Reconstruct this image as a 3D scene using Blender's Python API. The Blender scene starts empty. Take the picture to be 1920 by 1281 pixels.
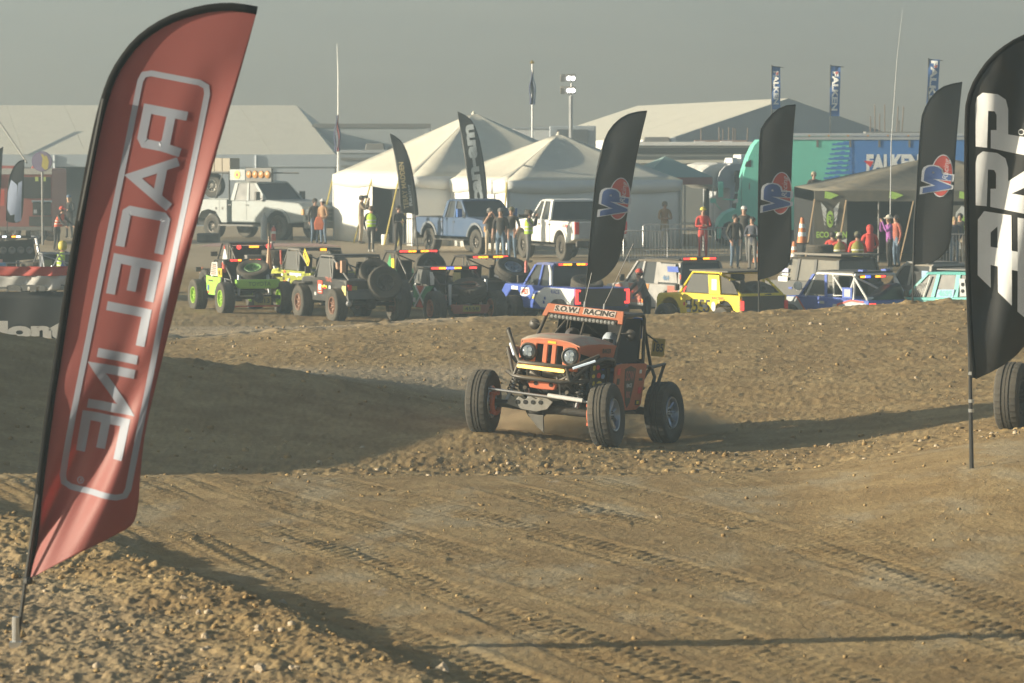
import bpy, bmesh, math, random
import numpy as np
from mathutils import Vector, Matrix, Euler
R = math.radians
rnd = random.Random(7)
SC = bpy.context.scene
COL = SC.collection
# ------------------------------------------------------------------ camera, light, exposure
F, HC, YH = 7200.0, 4.5, 245.0          # focal length in photo pixels, camera height, horizon row
PITCH = math.atan((640.5 - YH) / F)
cam = bpy.data.cameras.new('camera')
cam.sensor_width = 36.0; cam.lens = F / 1920 * 36.0
cam.clip_start = 0.5; cam.clip_end = 6000
cam.dof.use_dof = True; cam.dof.focus_distance = 61.0; cam.dof.aperture_fstop = 5.0
co = bpy.data.objects.new('camera', cam); COL.objects.link(co)
co.location = (0, 0, HC); co.rotation_euler = (math.pi / 2 - PITCH, 0, 0)
SC.camera = co
SUN_EL, SUN_AZ = R(11.0), R(-99)         # azimuth clockwise from +Y: the sun stands low on the left
w = bpy.data.worlds.new('World'); SC.world = w; w.use_nodes = True
nt = w.node_tree
sky = nt.nodes.new('ShaderNodeTexSky'); sky.sky_type = 'NISHITA'; sky.sun_disc = False
sky.sun_elevation = SUN_EL; sky.sun_rotation = SUN_AZ % (2 * math.pi)
sky.air_density = 1.0; sky.dust_density = 1.5; sky.ozone_density = 1.0
bg = nt.nodes['Background']; bg.inputs[1].default_value = 0.05
nt.links.new(sky.outputs[0], bg.inputs[0])
sl = bpy.data.lights.new('sun', 'SUN'); sl.energy = 5.0; sl.angle = R(0.6); sl.color = (1.0, 0.89, 0.68)
so = bpy.data.objects.new('sun', sl); COL.objects.link(so)
sdir = Vector((math.sin(SUN_AZ) * math.cos(SUN_EL), math.cos(SUN_AZ) * math.cos(SUN_EL), math.sin(SUN_EL)))
so.rotation_euler = sdir.to_track_quat('Z', 'Y').to_euler(); so.location = sdir * 60
SC.view_settings.view_transform = 'Standard'; SC.view_settings.look = 'None'
SC.view_settings.gamma = 1.0; SC.view_settings.use_curve_mapping = False
SC.view_settings.exposure = 1.38
SC.cycles.volume_bounces = 1
SC.cycles.max_bounces = 8
HAZE_DENSITY = 0.0022

def P(px, py, d):
    """world point on the ray through a photo pixel, d metres in front of the camera"""
    X, Y = (px - 960) / F, -(py - 640.5) / F
    v = Vector((X, math.cos(PITCH) + Y * math.sin(PITCH), -math.sin(PITCH) + Y * math.cos(PITCH)))
    return Vector((0, 0, HC)) + v * (d / v.y)
def DF(py): return HC * F / (py - YH)     # distance of level pit ground seen at row py
def S(d): return F / d                    # photo pixels per metre

# ------------------------------------------------------------------ helpers
def tag(o, label=None, cat=None, group=None, kind=None):
    if label: o['label'] = label
    if cat: o['category'] = cat
    if group: o['group'] = group
    if kind: o['kind'] = kind
    return o
def empty(name, loc=(0, 0, 0), rz=0.0, label=None, cat=None, group=None):
    o = bpy.data.objects.new(name, None); COL.objects.link(o)
    o.empty_display_size = 0.2
    o.location = loc; o.rotation_euler = (0, 0, rz)
    return tag(o, label, cat, group)
def link(name, me, parent=None):
    o = bpy.data.objects.new(name, me); COL.objects.link(o)
    if parent is not None: o.parent = parent
    return o
def copy_tree(o, parent=None):
    c = o.copy(); COL.objects.link(c); c.parent = parent
    for ch in o.children: copy_tree(ch, c)
    return c

class MB:
    """collects shapes, builds one mesh object"""
    def __init__(s, M=None): s.v = []; s.f = []; s.m = []; s.M = M
    def add(s, vs, fs, m=0, M=None):
        b = len(s.v)
        for p in vs:
            p = Vector(p)
            if M is not None: p = M @ p
            if s.M is not None: p = s.M @ p
            s.v.append(p)
        for f in fs: s.f.append([b + i for i in f]); s.m.append(m)
        return s
    def box(s, c, d, m=0, rot=None, taper=None):
        hx, hy, hz = d[0] / 2, d[1] / 2, d[2] / 2
        vs = []
        for z in (-1, 1):
            k = taper if (taper and z > 0) else 1.0
            for (x, y) in ((-1, -1), (1, -1), (1, 1), (-1, 1)): vs.append((x * hx * k, y * hy * k, z * hz))
        M = Matrix.Translation(c)
        if rot: M = M @ Euler(rot).to_matrix().to_4x4()
        return s.add(vs, [(3, 2, 1, 0), (4, 5, 6, 7), (0, 1, 5, 4), (1, 2, 6, 5), (2, 3, 7, 6), (3, 0, 4, 7)], m, M)
    def bbox(s, a, b, m=0):
        return s.box([(a[i] + b[i]) / 2 for i in range(3)], [abs(b[i] - a[i]) for i in range(3)], m)
    def tube(s, pts, r, m=0, seg=6, closed=False):
        pts = [Vector(p) for p in pts]; n = len(pts)
        rs = r if isinstance(r, (list, tuple)) else [r] * n
        vs = []; fs = []; up = None
        for i, p in enumerate(pts):
            if closed: t = pts[(i + 1) % n] - pts[i - 1]
            else: t = pts[min(i + 1, n - 1)] - pts[max(i - 1, 0)]
            t.normalize()
            if up is None:
                up = Vector((0, 0, 1)) if abs(t.z) < 0.9 else Vector((1, 0, 0))
            a = t.cross(up)
            if a.length < 1e-5: a = t.cross(Vector((0, 1, 0.3)))
            a.normalize(); b = a.cross(t).normalized(); up = b
            for k in range(seg):
                an = 2 * math.pi * k / seg
                vs.append(p + (a * math.cos(an) + b * math.sin(an)) * rs[i])
        for i in range(n if closed else n - 1):
            j = (i + 1) % n
            for k in range(seg):
                k2 = (k + 1) % seg
                fs.append((i * seg + k, i * seg + k2, j * seg + k2, j * seg + k))
        if not closed:
            fs.append(tuple(range(seg))[::-1]); fs.append(tuple((n - 1) * seg + k for k in range(seg)))
        return s.add(vs, fs, m)
    def lathe(s, prof, o, ax, m=0, seg=20, caps=True):
        ax = Vector(ax).normalized(); o = Vector(o)
        a = ax.orthogonal().normalized(); b = ax.cross(a)
        vs = []; fs = []; n = len(prof)
        for (r, h) in prof:
            for k in range(seg):
                an = 2 * math.pi * k / seg
                vs.append(o + ax * h + (a * math.cos(an) + b * math.sin(an)) * r)
        for i in range(n - 1):
            for k in range(seg):
                k2 = (k + 1) % seg
                fs.append((i * seg + k, i * seg + k2, (i + 1) * seg + k2, (i + 1) * seg + k))
        if caps:
            fs.append(tuple(range(seg))[::-1]); fs.append(tuple((n - 1) * seg + k for k in range(seg)))
        return s.add(vs, fs, m)
    def prism(s, outline, o, U, V, t, m=0):
        """outline in the U,V plane at o, extruded by vector t (both ways by half)"""
        o = Vector(o); U = Vector(U); V = Vector(V); t = Vector(t)
        n = len(outline)
        vs = [o + U * p[0] + V * p[1] - t / 2 for p in outline] + [o + U * p[0] + V * p[1] + t / 2 for p in outline]
        fs = [tuple(range(n))[::-1], tuple(range(n, 2 * n))]
        fs += [(i, (i + 1) % n, n + (i + 1) % n, n + i) for i in range(n)]
        return s.add(vs, fs, m)
    def loft(s, loops, m=0, caps=True):
        n = len(loops[0]); vs = [p for l in loops for p in l]; fs = []
        for i in range(len(loops) - 1):
            for k in range(n):
                k2 = (k + 1) % n
                fs.append((i * n + k, i * n + k2, (i + 1) * n + k2, (i + 1) * n + k))
        if caps:
            fs.append(tuple(range(n))[::-1]); fs.append(tuple((len(loops) - 1) * n + k for k in range(n)))
        return s.add(vs, fs, m)
    def grid(s, fn, nu, nv, m=0):
        vs = [fn(i / nu, j / nv) for j in range(nv + 1) for i in range(nu + 1)]
        fs = [(j * (nu + 1) + i, j * (nu + 1) + i + 1, (j + 1) * (nu + 1) + i + 1, (j + 1) * (nu + 1) + i) for j in range(nv) for i in range(nu)]
        return s.add(vs, fs, m)
    def mesh(s, name, mats, smooth=None, fix=True):
        me = bpy.data.meshes.new(name)
        me.from_pydata([tuple(p) for p in s.v], [], s.f)
        for mt in (mats if isinstance(mats, (list, tuple)) else [mats]): me.materials.append(mt)
        me.polygons.foreach_set('material_index', s.m)
        if fix:
            bm = bmesh.new(); bm.from_mesh(me); bmesh.ops.recalc_face_normals(bm, faces=bm.faces); bm.to_mesh(me); bm.free()
        if smooth is not None:
            me.shade_smooth()
            if smooth < 3.1: me.set_sharp_from_angle(angle=smooth)
        me.update()
        return me
    def build(s, name, mats, parent=None, smooth=None, bevel=0, fix=True):
        o = link(name, s.mesh(name, mats, smooth, fix), parent)
        if bevel:
            b = o.modifiers.new('bevel', 'BEVEL'); b.width = bevel; b.segments = 2; b.limit_method = 'ANGLE'; b.angle_limit = R(35)
        return o

_mats = {}
def mat(name, col, rough=0.6, metal=0.0, var=0.12, scale=6.0, dust=0.0, dcol=(.36, .29, .19), emit=0.0, bump=0.0, transl=0.0, spec=0.5, ecol=None):
    """procedural material: noise-broken colour, optional dust film (thicker on upward faces), bump and cloth translucency"""
    if name in _mats: return _mats[name]
    m = bpy.data.materials.new(name); m.use_nodes = True
    N = m.node_tree.nodes; L = m.node_tree.links
    b = N['Principled BSDF']; out = N['Material Output']
    tc = N.new('ShaderNodeTexCoord')
    nz = N.new('ShaderNodeTexNoise'); nz.inputs['Scale'].default_value = scale; nz.inputs['Detail'].default_value = 5
    L.new(tc.outputs['Object'], nz.inputs['Vector'])
    mx = N.new('ShaderNodeMix'); mx.data_type = 'RGBA'
    mx.inputs[6].default_value = [max(0, c * (1 - var)) for c in col] + [1]
    mx.inputs[7].default_value = [min(1, c * (1 + var)) for c in col] + [1]
    L.new(nz.outputs['Fac'], mx.inputs[0]); last = mx.outputs[2]
    if dust > 0:
        ge = N.new('ShaderNodeNewGeometry'); sx = N.new('ShaderNodeSeparateXYZ'); L.new(ge.outputs['Normal'], sx.inputs[0])
        mr = N.new('ShaderNodeMapRange'); mr.inputs[1].default_value = -0.6; mr.inputs[2].default_value = 1.0
        mr.inputs[3].default_value = dust * 0.25; mr.inputs[4].default_value = min(1, dust * 1.5)
        L.new(sx.outputs[2], mr.inputs[0])
        n2 = N.new('ShaderNodeTexNoise'); n2.inputs['Scale'].default_value = 3.1; n2.inputs['Detail'].default_value = 7
        L.new(tc.outputs['Object'], n2.inputs['Vector'])
        r2 = N.new('ShaderNodeMapRange'); r2.inputs[1].default_value = 0.3; r2.inputs[2].default_value = 0.75; r2.inputs[3].default_value = 0.45; r2.inputs[4].default_value = 1.25
        L.new(n2.outputs['Fac'], r2.inputs[0])
        mu = N.new('ShaderNodeMath'); mu.operation = 'MULTIPLY'; mu.use_clamp = True
        L.new(mr.outputs[0], mu.inputs[0]); L.new(r2.outputs[0], mu.inputs[1])
        m2 = N.new('ShaderNodeMix'); m2.data_type = 'RGBA'; m2.inputs[7].default_value = tuple(dcol) + (1,)
        L.new(mu.outputs[0], m2.inputs[0]); L.new(last, m2.inputs[6]); last = m2.outputs[2]
        rr = N.new('ShaderNodeMapRange'); rr.inputs[3].default_value = rough; rr.inputs[4].default_value = 0.95
        L.new(mu.outputs[0], rr.inputs[0]); L.new(rr.outputs[0], b.inputs['Roughness'])
    else: b.inputs['Roughness'].default_value = rough
    L.new(last, b.inputs['Base Color'])
    b.inputs['Metallic'].default_value = metal
    b.inputs['Specular IOR Level'].default_value = spec
    if emit > 0:
        b.inputs['Emission Color'].default_value = list(ecol or col) + [1]; b.inputs['Emission Strength'].default_value = emit
    if bump > 0:
        bp = N.new('ShaderNodeBump'); bp.inputs['Strength'].default_value = bump; bp.inputs['Distance'].default_value = 0.02
        L.new(nz.outputs['Fac'], bp.inputs['Height']); L.new(bp.outputs[0], b.inputs['Normal'])
    if transl > 0:
        tr = N.new('ShaderNodeBsdfTranslucent'); L.new(last, tr.inputs[0])
        ms = N.new('ShaderNodeMixShader'); ms.inputs[0].default_value = transl
        L.new(b.outputs[0], ms.inputs[1]); L.new(tr.outputs[0], ms.inputs[2]); L.new(ms.outputs[0], out.inputs[0])
    _mats[name] = m
    return m

# colours in use
RUB = mat('tyre_rubber', (0.035, 0.034, 0.032), 0.85, dust=0.17, scale=14)
RUBC = mat('tyre_rubber_clean', (0.028, 0.028, 0.028), 0.8, dust=0.2, scale=14)
BLK = mat('black_paint', (0.022, 0.022, 0.023), 0.45, dust=0.15)
DRK = mat('dark_interior', (0.012, 0.012, 0.012), 0.8)
STL = mat('bare_steel', (0.42, 0.43, 0.45), 0.35, metal=0.8, dust=0.2)
GRY = mat('grey_paint', (0.16, 0.165, 0.17), 0.5, dust=0.3)
GLS = mat('dark_glass', (0.03, 0.035, 0.04), 0.15, dust=0.09, spec=0.5)
WHT = mat('white_paint', (0.78, 0.78, 0.76), 0.4, dust=0.15)
RED = mat('red_lamp', (0.75, 0.03, 0.03), 0.3)
YEL = mat('yellow_plate', (0.75, 0.56, 0.04), 0.5)
REDE = mat('red_lamp_lit', (0.9, 0.05, 0.04), 0.3, emit=1.1)
AMBE = mat('amber_lamp_lit', (1.0, 0.34, 0.02), 0.3, emit=1.4)
BLUE_E = mat('blue_lamp_lit', (0.08, 0.12, 1.0), 0.3, emit=1.6)
WHTE = mat('white_lamp_lit', (0.85, 0.95, 1.0), 0.3, emit=1.5)

# ------------------------------------------------------------------ text and print helpers
def text_mesh(txt, bold=0.0, spacing=1.0, shear=0.0):
    """flat triangles of a word, centred, cap height 1"""
    cu = bpy.data.curves.new('text', 'FONT'); cu.body = txt; cu.size = 1.0; cu.offset = bold; cu.space_character = spacing
    cu.resolution_u = 3; cu.shear = shear
    o = bpy.data.objects.new('text', cu); COL.objects.link(o)
    dg = bpy.context.evaluated_depsgraph_get(); dg.update()
    me = bpy.data.meshes.new_from_object(o.evaluated_get(dg))
    vs = [v.co.copy() for v in me.vertices]; fs = [tuple(p.vertices) for p in me.polygons]
    bpy.data.objects.remove(o); bpy.data.curves.remove(cu); bpy.data.meshes.remove(me)
    xs = [v.x for v in vs]; ys = [v.y for v in vs]
    h = 0.70; cx = (min(xs) + max(xs)) / 2
    return [((v.x - cx) / h, v.y / h - 0.5) for v in vs], fs, (max(xs) - min(xs)) / h
def print_text(mb, txt, o, U, V, h, m=0, bold=0.0, spacing=1.0, width=None, shear=0.0):
    """lay a word on a plane: o centre, U reading direction, V up; h cap height, width fits the word"""
    vs, fs, wd = text_mesh(txt, bold, spacing, shear)
    o = Vector(o); U = Vector(U).normalized(); V = Vector(V).normalized()
    k = h if width is None else width / wd
    mb.add([o + U * (x * k) + V * (y * h) for x, y in vs], fs, m)
def subdivided(vs, fs, maxlen):
    bm = bmesh.new(); bv = [bm.verts.new((x, y, 0)) for x, y in vs]
    for f in fs:
        try: bm.faces.new([bv[i] for i in f])
        except ValueError: pass
    for _ in range(5):
        es = [e for e in bm.edges if e.calc_length() > maxlen]
        if not es: break
        bmesh.ops.subdivide_edges(bm, edges=es, cuts=1)
        bmesh.ops.triangulate(bm, faces=bm.faces)
    bm.verts.index_update()
    r = [(v.co.x, v.co.y) for v in bm.verts], [[v.index for v in f.verts] for f in bm.faces]
    bm.free(); return r

# ------------------------------------------------------------------ numpy noise
def _hash(ix, iy, seed):
    n = (ix.astype(np.int64) * 374761393 + iy.astype(np.int64) * 668265263 + seed * 974711) & 0x7fffffff
    n = (n ^ (n >> 13)) * 1274126177 & 0x7fffffff
    return ((n ^ (n >> 16)) & 0xffff) / 65535.0
def vnoise(x, y, seed=0):
    ix = np.floor(x); iy = np.floor(y); fx = x - ix; fy = y - iy
    fx = fx * fx * (3 - 2 * fx); fy = fy * fy * (3 - 2 * fy)
    a = _hash(ix, iy, seed); b = _hash(ix + 1, iy, seed); c = _hash(ix, iy + 1, seed); d = _hash(ix + 1, iy + 1, seed)
    return (a + (b - a) * fx) * (1 - fy) + (c + (d - c) * fx) * fy - 0.5
def fbm(x, y, seed=0, oct=4, gain=0.5):
    t = 0; a = 1.0
    for i in range(oct):
        t = t + a * vnoise(x * 2 ** i + 17.3 * i, y * 2 ** i - 9.1 * i, seed + i); a *= gain
    return t
def sstep(a, b, x):
    t = np.clip((x - a) / (b - a), 0, 1); return t * t * (3 - 2 * t)

# ------------------------------------------------------------------ terrain heights
TC = [-600, 0, 330, 600, 870, 1200, 1500, 1820, 2300]  # leftmost column: unseen mound, raised to throw its shadow over the left bank
TD = [
 (5,   [.2] * 9), (30, [.18] * 9), (40, [.12] * 7 + [.2, .3]),
 (46,  [.05] * 6 + [.12, .46, .8]), (50, [0] * 6 + [.03, .40, .9]), (53, [.5] + [-.3] * 5 + [-.24, .22, .8]),
 (56,  [1.3, -.55, -.6, -.6, -.6, -.6, -.52, -.05, .6]),
 (58.5,[1.9, -.30, -.5, -.6, -.6, -.6, -.52, -.16, .5]),
 (62,  [2.6, .35, .02, -.25, -.6, -.62, -.55, -.22, .2]),
 (66,  [3.0, 1.0, .60, .33, -.36, -.5, -.4, -.12, .2]),
 (69,  [2.4, .75, .32, .08, -.38, -.42, -.3, -.05, .2]),
 (75,  [.8, 0, -.22, -.17, -.15, -.13, -.03, .17, .3]),
 (82,  [.1, -.2, -.24, -.07, .05, .06, .14, .38, .45]),
 (88,  [-.2, -.3, -.30, -.05, .16, .21, .34, .62, .7]),
 (91,  [-.3, -.35, -.35, -.15, .08, .13, .26, .52, .6]),
 (96,  [-.5, -.45, -.45, -.4, -.35, -.4, -.3, -.2, -.2]),
 (100, [-.6] * 3 + [-.65, -.85, -1.2, -1.25, -1.25, -1.25]), (118, [-.56] * 3 + [-.62, -.85, -1.2, -1.25, -1.25, -1.25]), (127, [-.06] * 3 + [-.08] * 6), (133, [0] * 9), (5000, [0] * 9)]
_gd = np.concatenate([np.arange(5, 140, 0.25), [140, 5000]]); _gc = np.arange(-900, 2601, 20.0)
_tab = np.array([np.interp(_gc, TC, r[1]) for r in TD])
_tab = np.array([np.interp(_gd, [r[0] for r in TD], _tab[:, j]) for j in range(len(_gc))]).T
for _ in range(3):                        # soften the table
    q = np.pad(_tab, ((0, 0), (3, 3)), mode='edge'); _tab = sum(q[:, k:k + _tab.shape[1]] for k in range(7)) / 7
    q = np.pad(_tab, ((2, 2), (0, 0)), mode='edge'); _tab = sum(q[k:k + _tab.shape[0], :] for k in range(5)) / 5
BA, BB = np.array([-5.6, 43.5]), np.array([-0.42, 29.9])       # line of the loose bank in the foreground
_bl = BB - BA; _bL = np.linalg.norm(_bl); _bt = _bl / _bL; _bn = np.array([_bt[1], -_bt[0]])
CAR = (1.03, 62.5, -.52)
def bank(x, y):
    t = ((x - BA[0]) * _bt[0] + (y - BA[1]) * _bt[1]); s = (x - BA[0]) * _bn[0] + (y - BA[1]) * _bn[1]
    s = s + 0.25 * vnoise(t * 0.9, s * 0.0 + 3, 5)
    h = np.interp(t, [-8, -2, 0, 5, 9, 12, 14.5, 16, 24], [.05, .08, .11, .11, .10, .085, .065, .06, .06])
    return h * sstep(-.35, .3, s) * (.75 + .75 * np.exp(-((s - .4) / .8) ** 2)), s, h
def G(x, y):
    x = np.asarray(x, float); y = np.asarray(y, float)
    pxc = np.clip(960 + x / np.maximum(y, 5) * F, -900, 2599); d = np.clip(y, 5, 4999)
    ci = (pxc + 900) / 20; c0 = np.floor(ci).astype(int); cf = ci - c0; c0 = np.clip(c0, 0, len(_gc) - 2)
    r0 = np.clip(np.searchsorted(_gd, d, side='right') - 1, 0, len(_gd) - 2); rf = (d - _gd[r0]) / (_gd[r0 + 1] - _gd[r0])
    z = (_tab[r0, c0] * (1 - cf) + _tab[r0, c0 + 1] * cf) * (1 - rf) + (_tab[r0 + 1, c0] * (1 - cf) + _tab[r0 + 1, c0 + 1] * cf) * rf
    z = z + bank(x, y)[0]
    # ruts and lips under the moving car's wheels
    for (wx, wy, a) in ((-.46, 61.6, .24), (1.5, 60.8, .07), (2.52, 63.4, -.10), (.57, 64.2, -.05)):
        z = z + a * np.exp(-((x - wx) ** 2 + ((y - wy) * .6) ** 2) / (2.0 if a > .2 else .9))
    return z
def gz(x, y): return float(G(np.array([x]), np.array([y]))[0])
def treads(x, y):
    """lug prints pressed by tyres on the packed foreground"""
    z = np.zeros_like(x); cov = np.zeros_like(x)
    for k, (x0, x1, wd, ph, am) in enumerate(((-5.6, .6, .42, 0, 1.0), (-4.7, 1.9, .40, .4, .7), (-3.6, 2.9, .45, .1, .55), (-2.4, 4.6, .4, .7, .6), (-.9, 5.6, .42, .3, .75),
                                            (.6, 6.4, .4, .2, .6), (2.6, 6.0, .45, .9, .5), (-6.3, -.35, .5, .5, 1.2), (-4.0, 1.2, .3, .8, .5))):
        a = np.array([x0, 49.5]); b = np.array([x1, 28.0]); L = np.linalg.norm(b - a); t = (b - a) / L; n = np.array([-t[1], t[0]])
        tt = (x - a[0]) * t[0] + (y - a[1]) * t[1]; ss = (x - a[0]) * n[0] + (y - a[1]) * n[1] + .5 * np.sin(tt / L * 3.0 + k) * .6
        msk = sstep(wd, wd * .7, np.abs(ss)) * sstep(-.45, .1, fbm(tt * .22 + k * 7, ss * .8 + k, 40 + k, 3))
        lug = np.sin(2 * math.pi * (tt / .22 + ph + .55 * np.abs(ss) / wd + .25 * vnoise(tt * 2, ss * 3, 9))) * (.75 + .5 * np.sin(2 * math.pi * (ss / .2 + .5 * vnoise(tt * 3, ss, 8))))
        z = z + msk * am * .024 * np.clip(lug, -.5, .9) - msk * .010 * am + .009 * am * np.exp(-((np.abs(ss) - wd * 1.05) / .07) ** 2) * sstep(-.3, .3, fbm(tt * .3, ss * 0 + k, 60 + k, 3))
        cov = np.maximum(cov, msk * am)
    return z, cov
# ------------------------------------------------------------------ the setting
def ground_material():
    m = bpy.data.materials.new('dirt'); m.use_nodes = True; N = m.node_tree.nodes; L = m.node_tree.links; b = N['Principled BSDF']
    tc = N.new('ShaderNodeTexCoord')
    def noise(sc, det=6, stretch=None):
        n = N.new('ShaderNodeTexNoise'); n.inputs['Scale'].default_value = sc; n.inputs['Detail'].default_value = det; n.inputs['Roughness'].default_value = .62
        if stretch:
            mp = N.new('ShaderNodeMapping'); mp.inputs['Rotation'].default_value = (0, 0, stretch[0]); mp.inputs['Scale'].default_value = stretch[1]
            L.new(tc.outputs['Object'], mp.inputs[0]); L.new(mp.outputs[0], n.inputs['Vector'])
        else: L.new(tc.outputs['Object'], n.inputs['Vector'])
        return n.outputs['Fac']
    def ramp(fac, a, b_):
        r = N.new('ShaderNodeMapRange'); r.interpolation_type = 'SMOOTHSTEP'; r.inputs[1].default_value = a; r.inputs[2].default_value = b_; L.new(fac, r.inputs[0]); return r.outputs[0]
    def mix(f, a, b_):
        x = N.new('ShaderNodeMix'); x.data_type = 'RGBA'
        for i, q in ((0, f), (6, a), (7, b_)):
            if isinstance(q, tuple): x.inputs[i].default_value = q + (1,)
            elif isinstance(q, float): x.inputs[i].default_value = q
            else: L.new(q, x.inputs[i])
        return x.outputs[2]
    def mul(a, b_):
        x = N.new('ShaderNodeMath'); x.operation = 'MULTIPLY'
        for i, q in ((0, a), (1, b_)):
            if isinstance(q, float): x.inputs[i].default_value = q
            else: L.new(q, x.inputs[i])
        return x.outputs[0]
    at = N.new('ShaderNodeAttribute'); at.attribute_name = 'packed'          # 1 on the hard-packed track
    al = N.new('ShaderNodeAttribute'); al.attribute_name = 'pale'            # 1 on the pale silty flats
    c = mix(ramp(noise(1.3), .35, .68), (.275, .183, .080), (.385, .275, .132))
    c = mix(mul(ramp(noise(14., 8), .42, .72), .45), c, (.185, .115, .055))
    c = mix(mul(ramp(noise(45., 3), .58, .75), .5), c, (.47, .36, .23))
    silt = mul(ramp(noise(.55, 5, (R(-18), (1.6, .55, 1))), .5, .66), at.outputs['Fac'])
    c = mix(mul(silt, .6), c, (.375, .312, .205))
    chalk = mul(ramp(noise(.8, 9, (R(-15), (1.3, .5, 1))), .64, .74), at.outputs['Fac'])
    c = mix(mul(chalk, .4), c, (.53, .47, .39))
    c = mix(mul(ramp(noise(.33, 5, (R(-16), (1.5, .55, 1))), .50, .68), .38), c, (.205, .132, .058))
    c = mix(mul(al.outputs['Fac'], .8), c, (.44, .35, .235))
    L.new(c, b.inputs['Base Color'])
    b.inputs['Roughness'].default_value = .95; b.inputs['Specular IOR Level'].default_value = .2
    bp = N.new('ShaderNodeBump'); bp.inputs['Strength'].default_value = .55; bp.inputs['Distance'].default_value = .03
    L.new(noise(26., 8), bp.inputs['Height']); L.new(bp.outputs[0], b.inputs['Normal'])
    return m
DIRT = ground_material()
def build_ground():
    u = np.concatenate([-np.geomspace(3.0, .16, 26)[:-1], np.linspace(-.158, .158, 640), np.geomspace(.16, 3.0, 26)[1:]])
    d = np.concatenate([np.geomspace(4, 26, 14)[:-1], np.arange(26, 52, .045), np.arange(52, 100, .11), np.arange(100, 150, .6), np.geomspace(150, 4500, 36)])
    U, D = np.meshgrid(u, d); X = U * D; Y = D
    Z = G(X, Y)
    bk, s, h = bank(X, Y)
    loose = sstep(-.9, .3, s) * np.clip(h * 9, 0, 1) * sstep(49, 45, Y)
    flat = (1 - loose) * sstep(26, 27, Y) * sstep(52.5, 49.0, Y)
    tz, tcov = treads(X, Y)
    near = sstep(140, 100, Y) * sstep(3, 20, Y)
    rough = np.clip(1 - flat, .0, 1) * near
    # clods: billowed noise in several sizes
    c1 = np.abs(fbm(X * 2.2, Y * 2.2, 1, 3)); c2 = np.maximum(0, fbm(X * 7, Y * 5, 2, 3) - .05); c3 = fbm(X * 19, Y * 11, 3, 2)
    amp = np.where(Y < 52, 1.3, 1.0)
    patch = .45 + 1.1 * np.clip(fbm(X * .35, Y * .25, 21, 3) + .45, 0, 1)
    valley = sstep(51, 54, Y) * sstep(61, 57.5, Y)
    Z = Z + rough * (.018 * c1 + patch * .030 * c2 + .016 * c3 + .012 * fbm(X * 31, Y * 17, 19, 2)) + loose * (.045 * fbm(X * 1.6, Y * 1.3, 11, 3) + .045 * np.maximum(0, fbm(X * 7, Y * 5, 18, 3)) + .028 * np.maximum(0, fbm(X * 17, Y * 11, 22, 2) - .1) + .010 * fbm(X * 40, Y * 16, 23, 2))
    Z = Z + valley * (.05 * np.maximum(0, fbm(X * 3.2, Y * 2.1, 12, 3) - .02) + .035 * np.maximum(0, fbm(X * 11, Y * 6, 24, 2) - .1))
    Z = Z + near * .05 * fbm(X * .5, Y * .35, 13, 3) * sstep(30, 60, Y)
    Z = Z + flat * (tz + .012 * fbm(X * 1.2, Y * .7, 14, 3) + .006 * c3 + .035 * np.maximum(0, fbm(X * 6, Y * 4, 15, 2) - .34))
    # graded ridges along the far slope
    rid = sstep(64, 68, Y) * sstep(97, 90, Y) * sstep(-1, 3, X)
    Z = Z + rid * .035 * fbm(X * .12, Y * .9 + .05 * X, 16, 3)
    # crumbly lips: the mound's ridge and the berm in front of the parked rigs
    lip = np.exp(-((Y - 66.2 - .3 * vnoise(X, X * 0, 3)) / .7) ** 2) * sstep(1.5, -1, X) + np.exp(-((Y - 88.5) / 1.2) ** 2)
    Z = Z + lip * .14 * np.maximum(0, fbm(X * 2.4, Y * 1.5, 17, 3))
    nr, nc = U.shape
    me = bpy.data.meshes.new('ground')
    co = np.empty((nr * nc, 3), np.float32); co[:, 0] = X.ravel(); co[:, 1] = Y.ravel(); co[:, 2] = Z.ravel()
    idx = np.arange(nr * nc).reshape(nr, nc)
    q = np.stack([idx[:-1, :-1], idx[:-1, 1:], idx[1:, 1:], idx[1:, :-1]], -1).reshape(-1, 4)
    me.vertices.add(nr * nc); me.vertices.foreach_set('co', co.ravel())
    me.loops.add(q.size); me.loops.foreach_set('vertex_index', q.ravel().astype(np.int32))
    me.polygons.add(len(q)); me.polygons.foreach_set('loop_start', np.arange(0, q.size, 4, dtype=np.int32))
    me.update(calc_edges=True)
    a = me.attributes.new('packed', 'FLOAT', 'POINT'); a.data.foreach_set('value', flat.ravel().astype(np.float32))
    pale = sstep(1.5, -1.5, X + (Y - 88) * .15) * sstep(86, 90, Y) * sstep(101, 98, Y) + sstep(124, 131, Y) * 1.1 + .75 * sstep(68, 71, Y) * sstep(77, 74, Y) * sstep(.8, -.5, X)
    pale = pale * (.6 + .8 * np.clip(fbm(X * .4, Y * .25, 31, 3) + .5, 0, 1)) + loose * .5 * sstep(.9, 1.8, s)
    a = me.attributes.new('pale', 'FLOAT', 'POINT'); a.data.foreach_set('value', np.clip(pale, 0, 1).ravel().astype(np.float32))
    me.materials.append(DIRT)
    me.shade_smooth()
    return tag(link('ground', me), kind='structure')
GROUND = build_ground()

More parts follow.
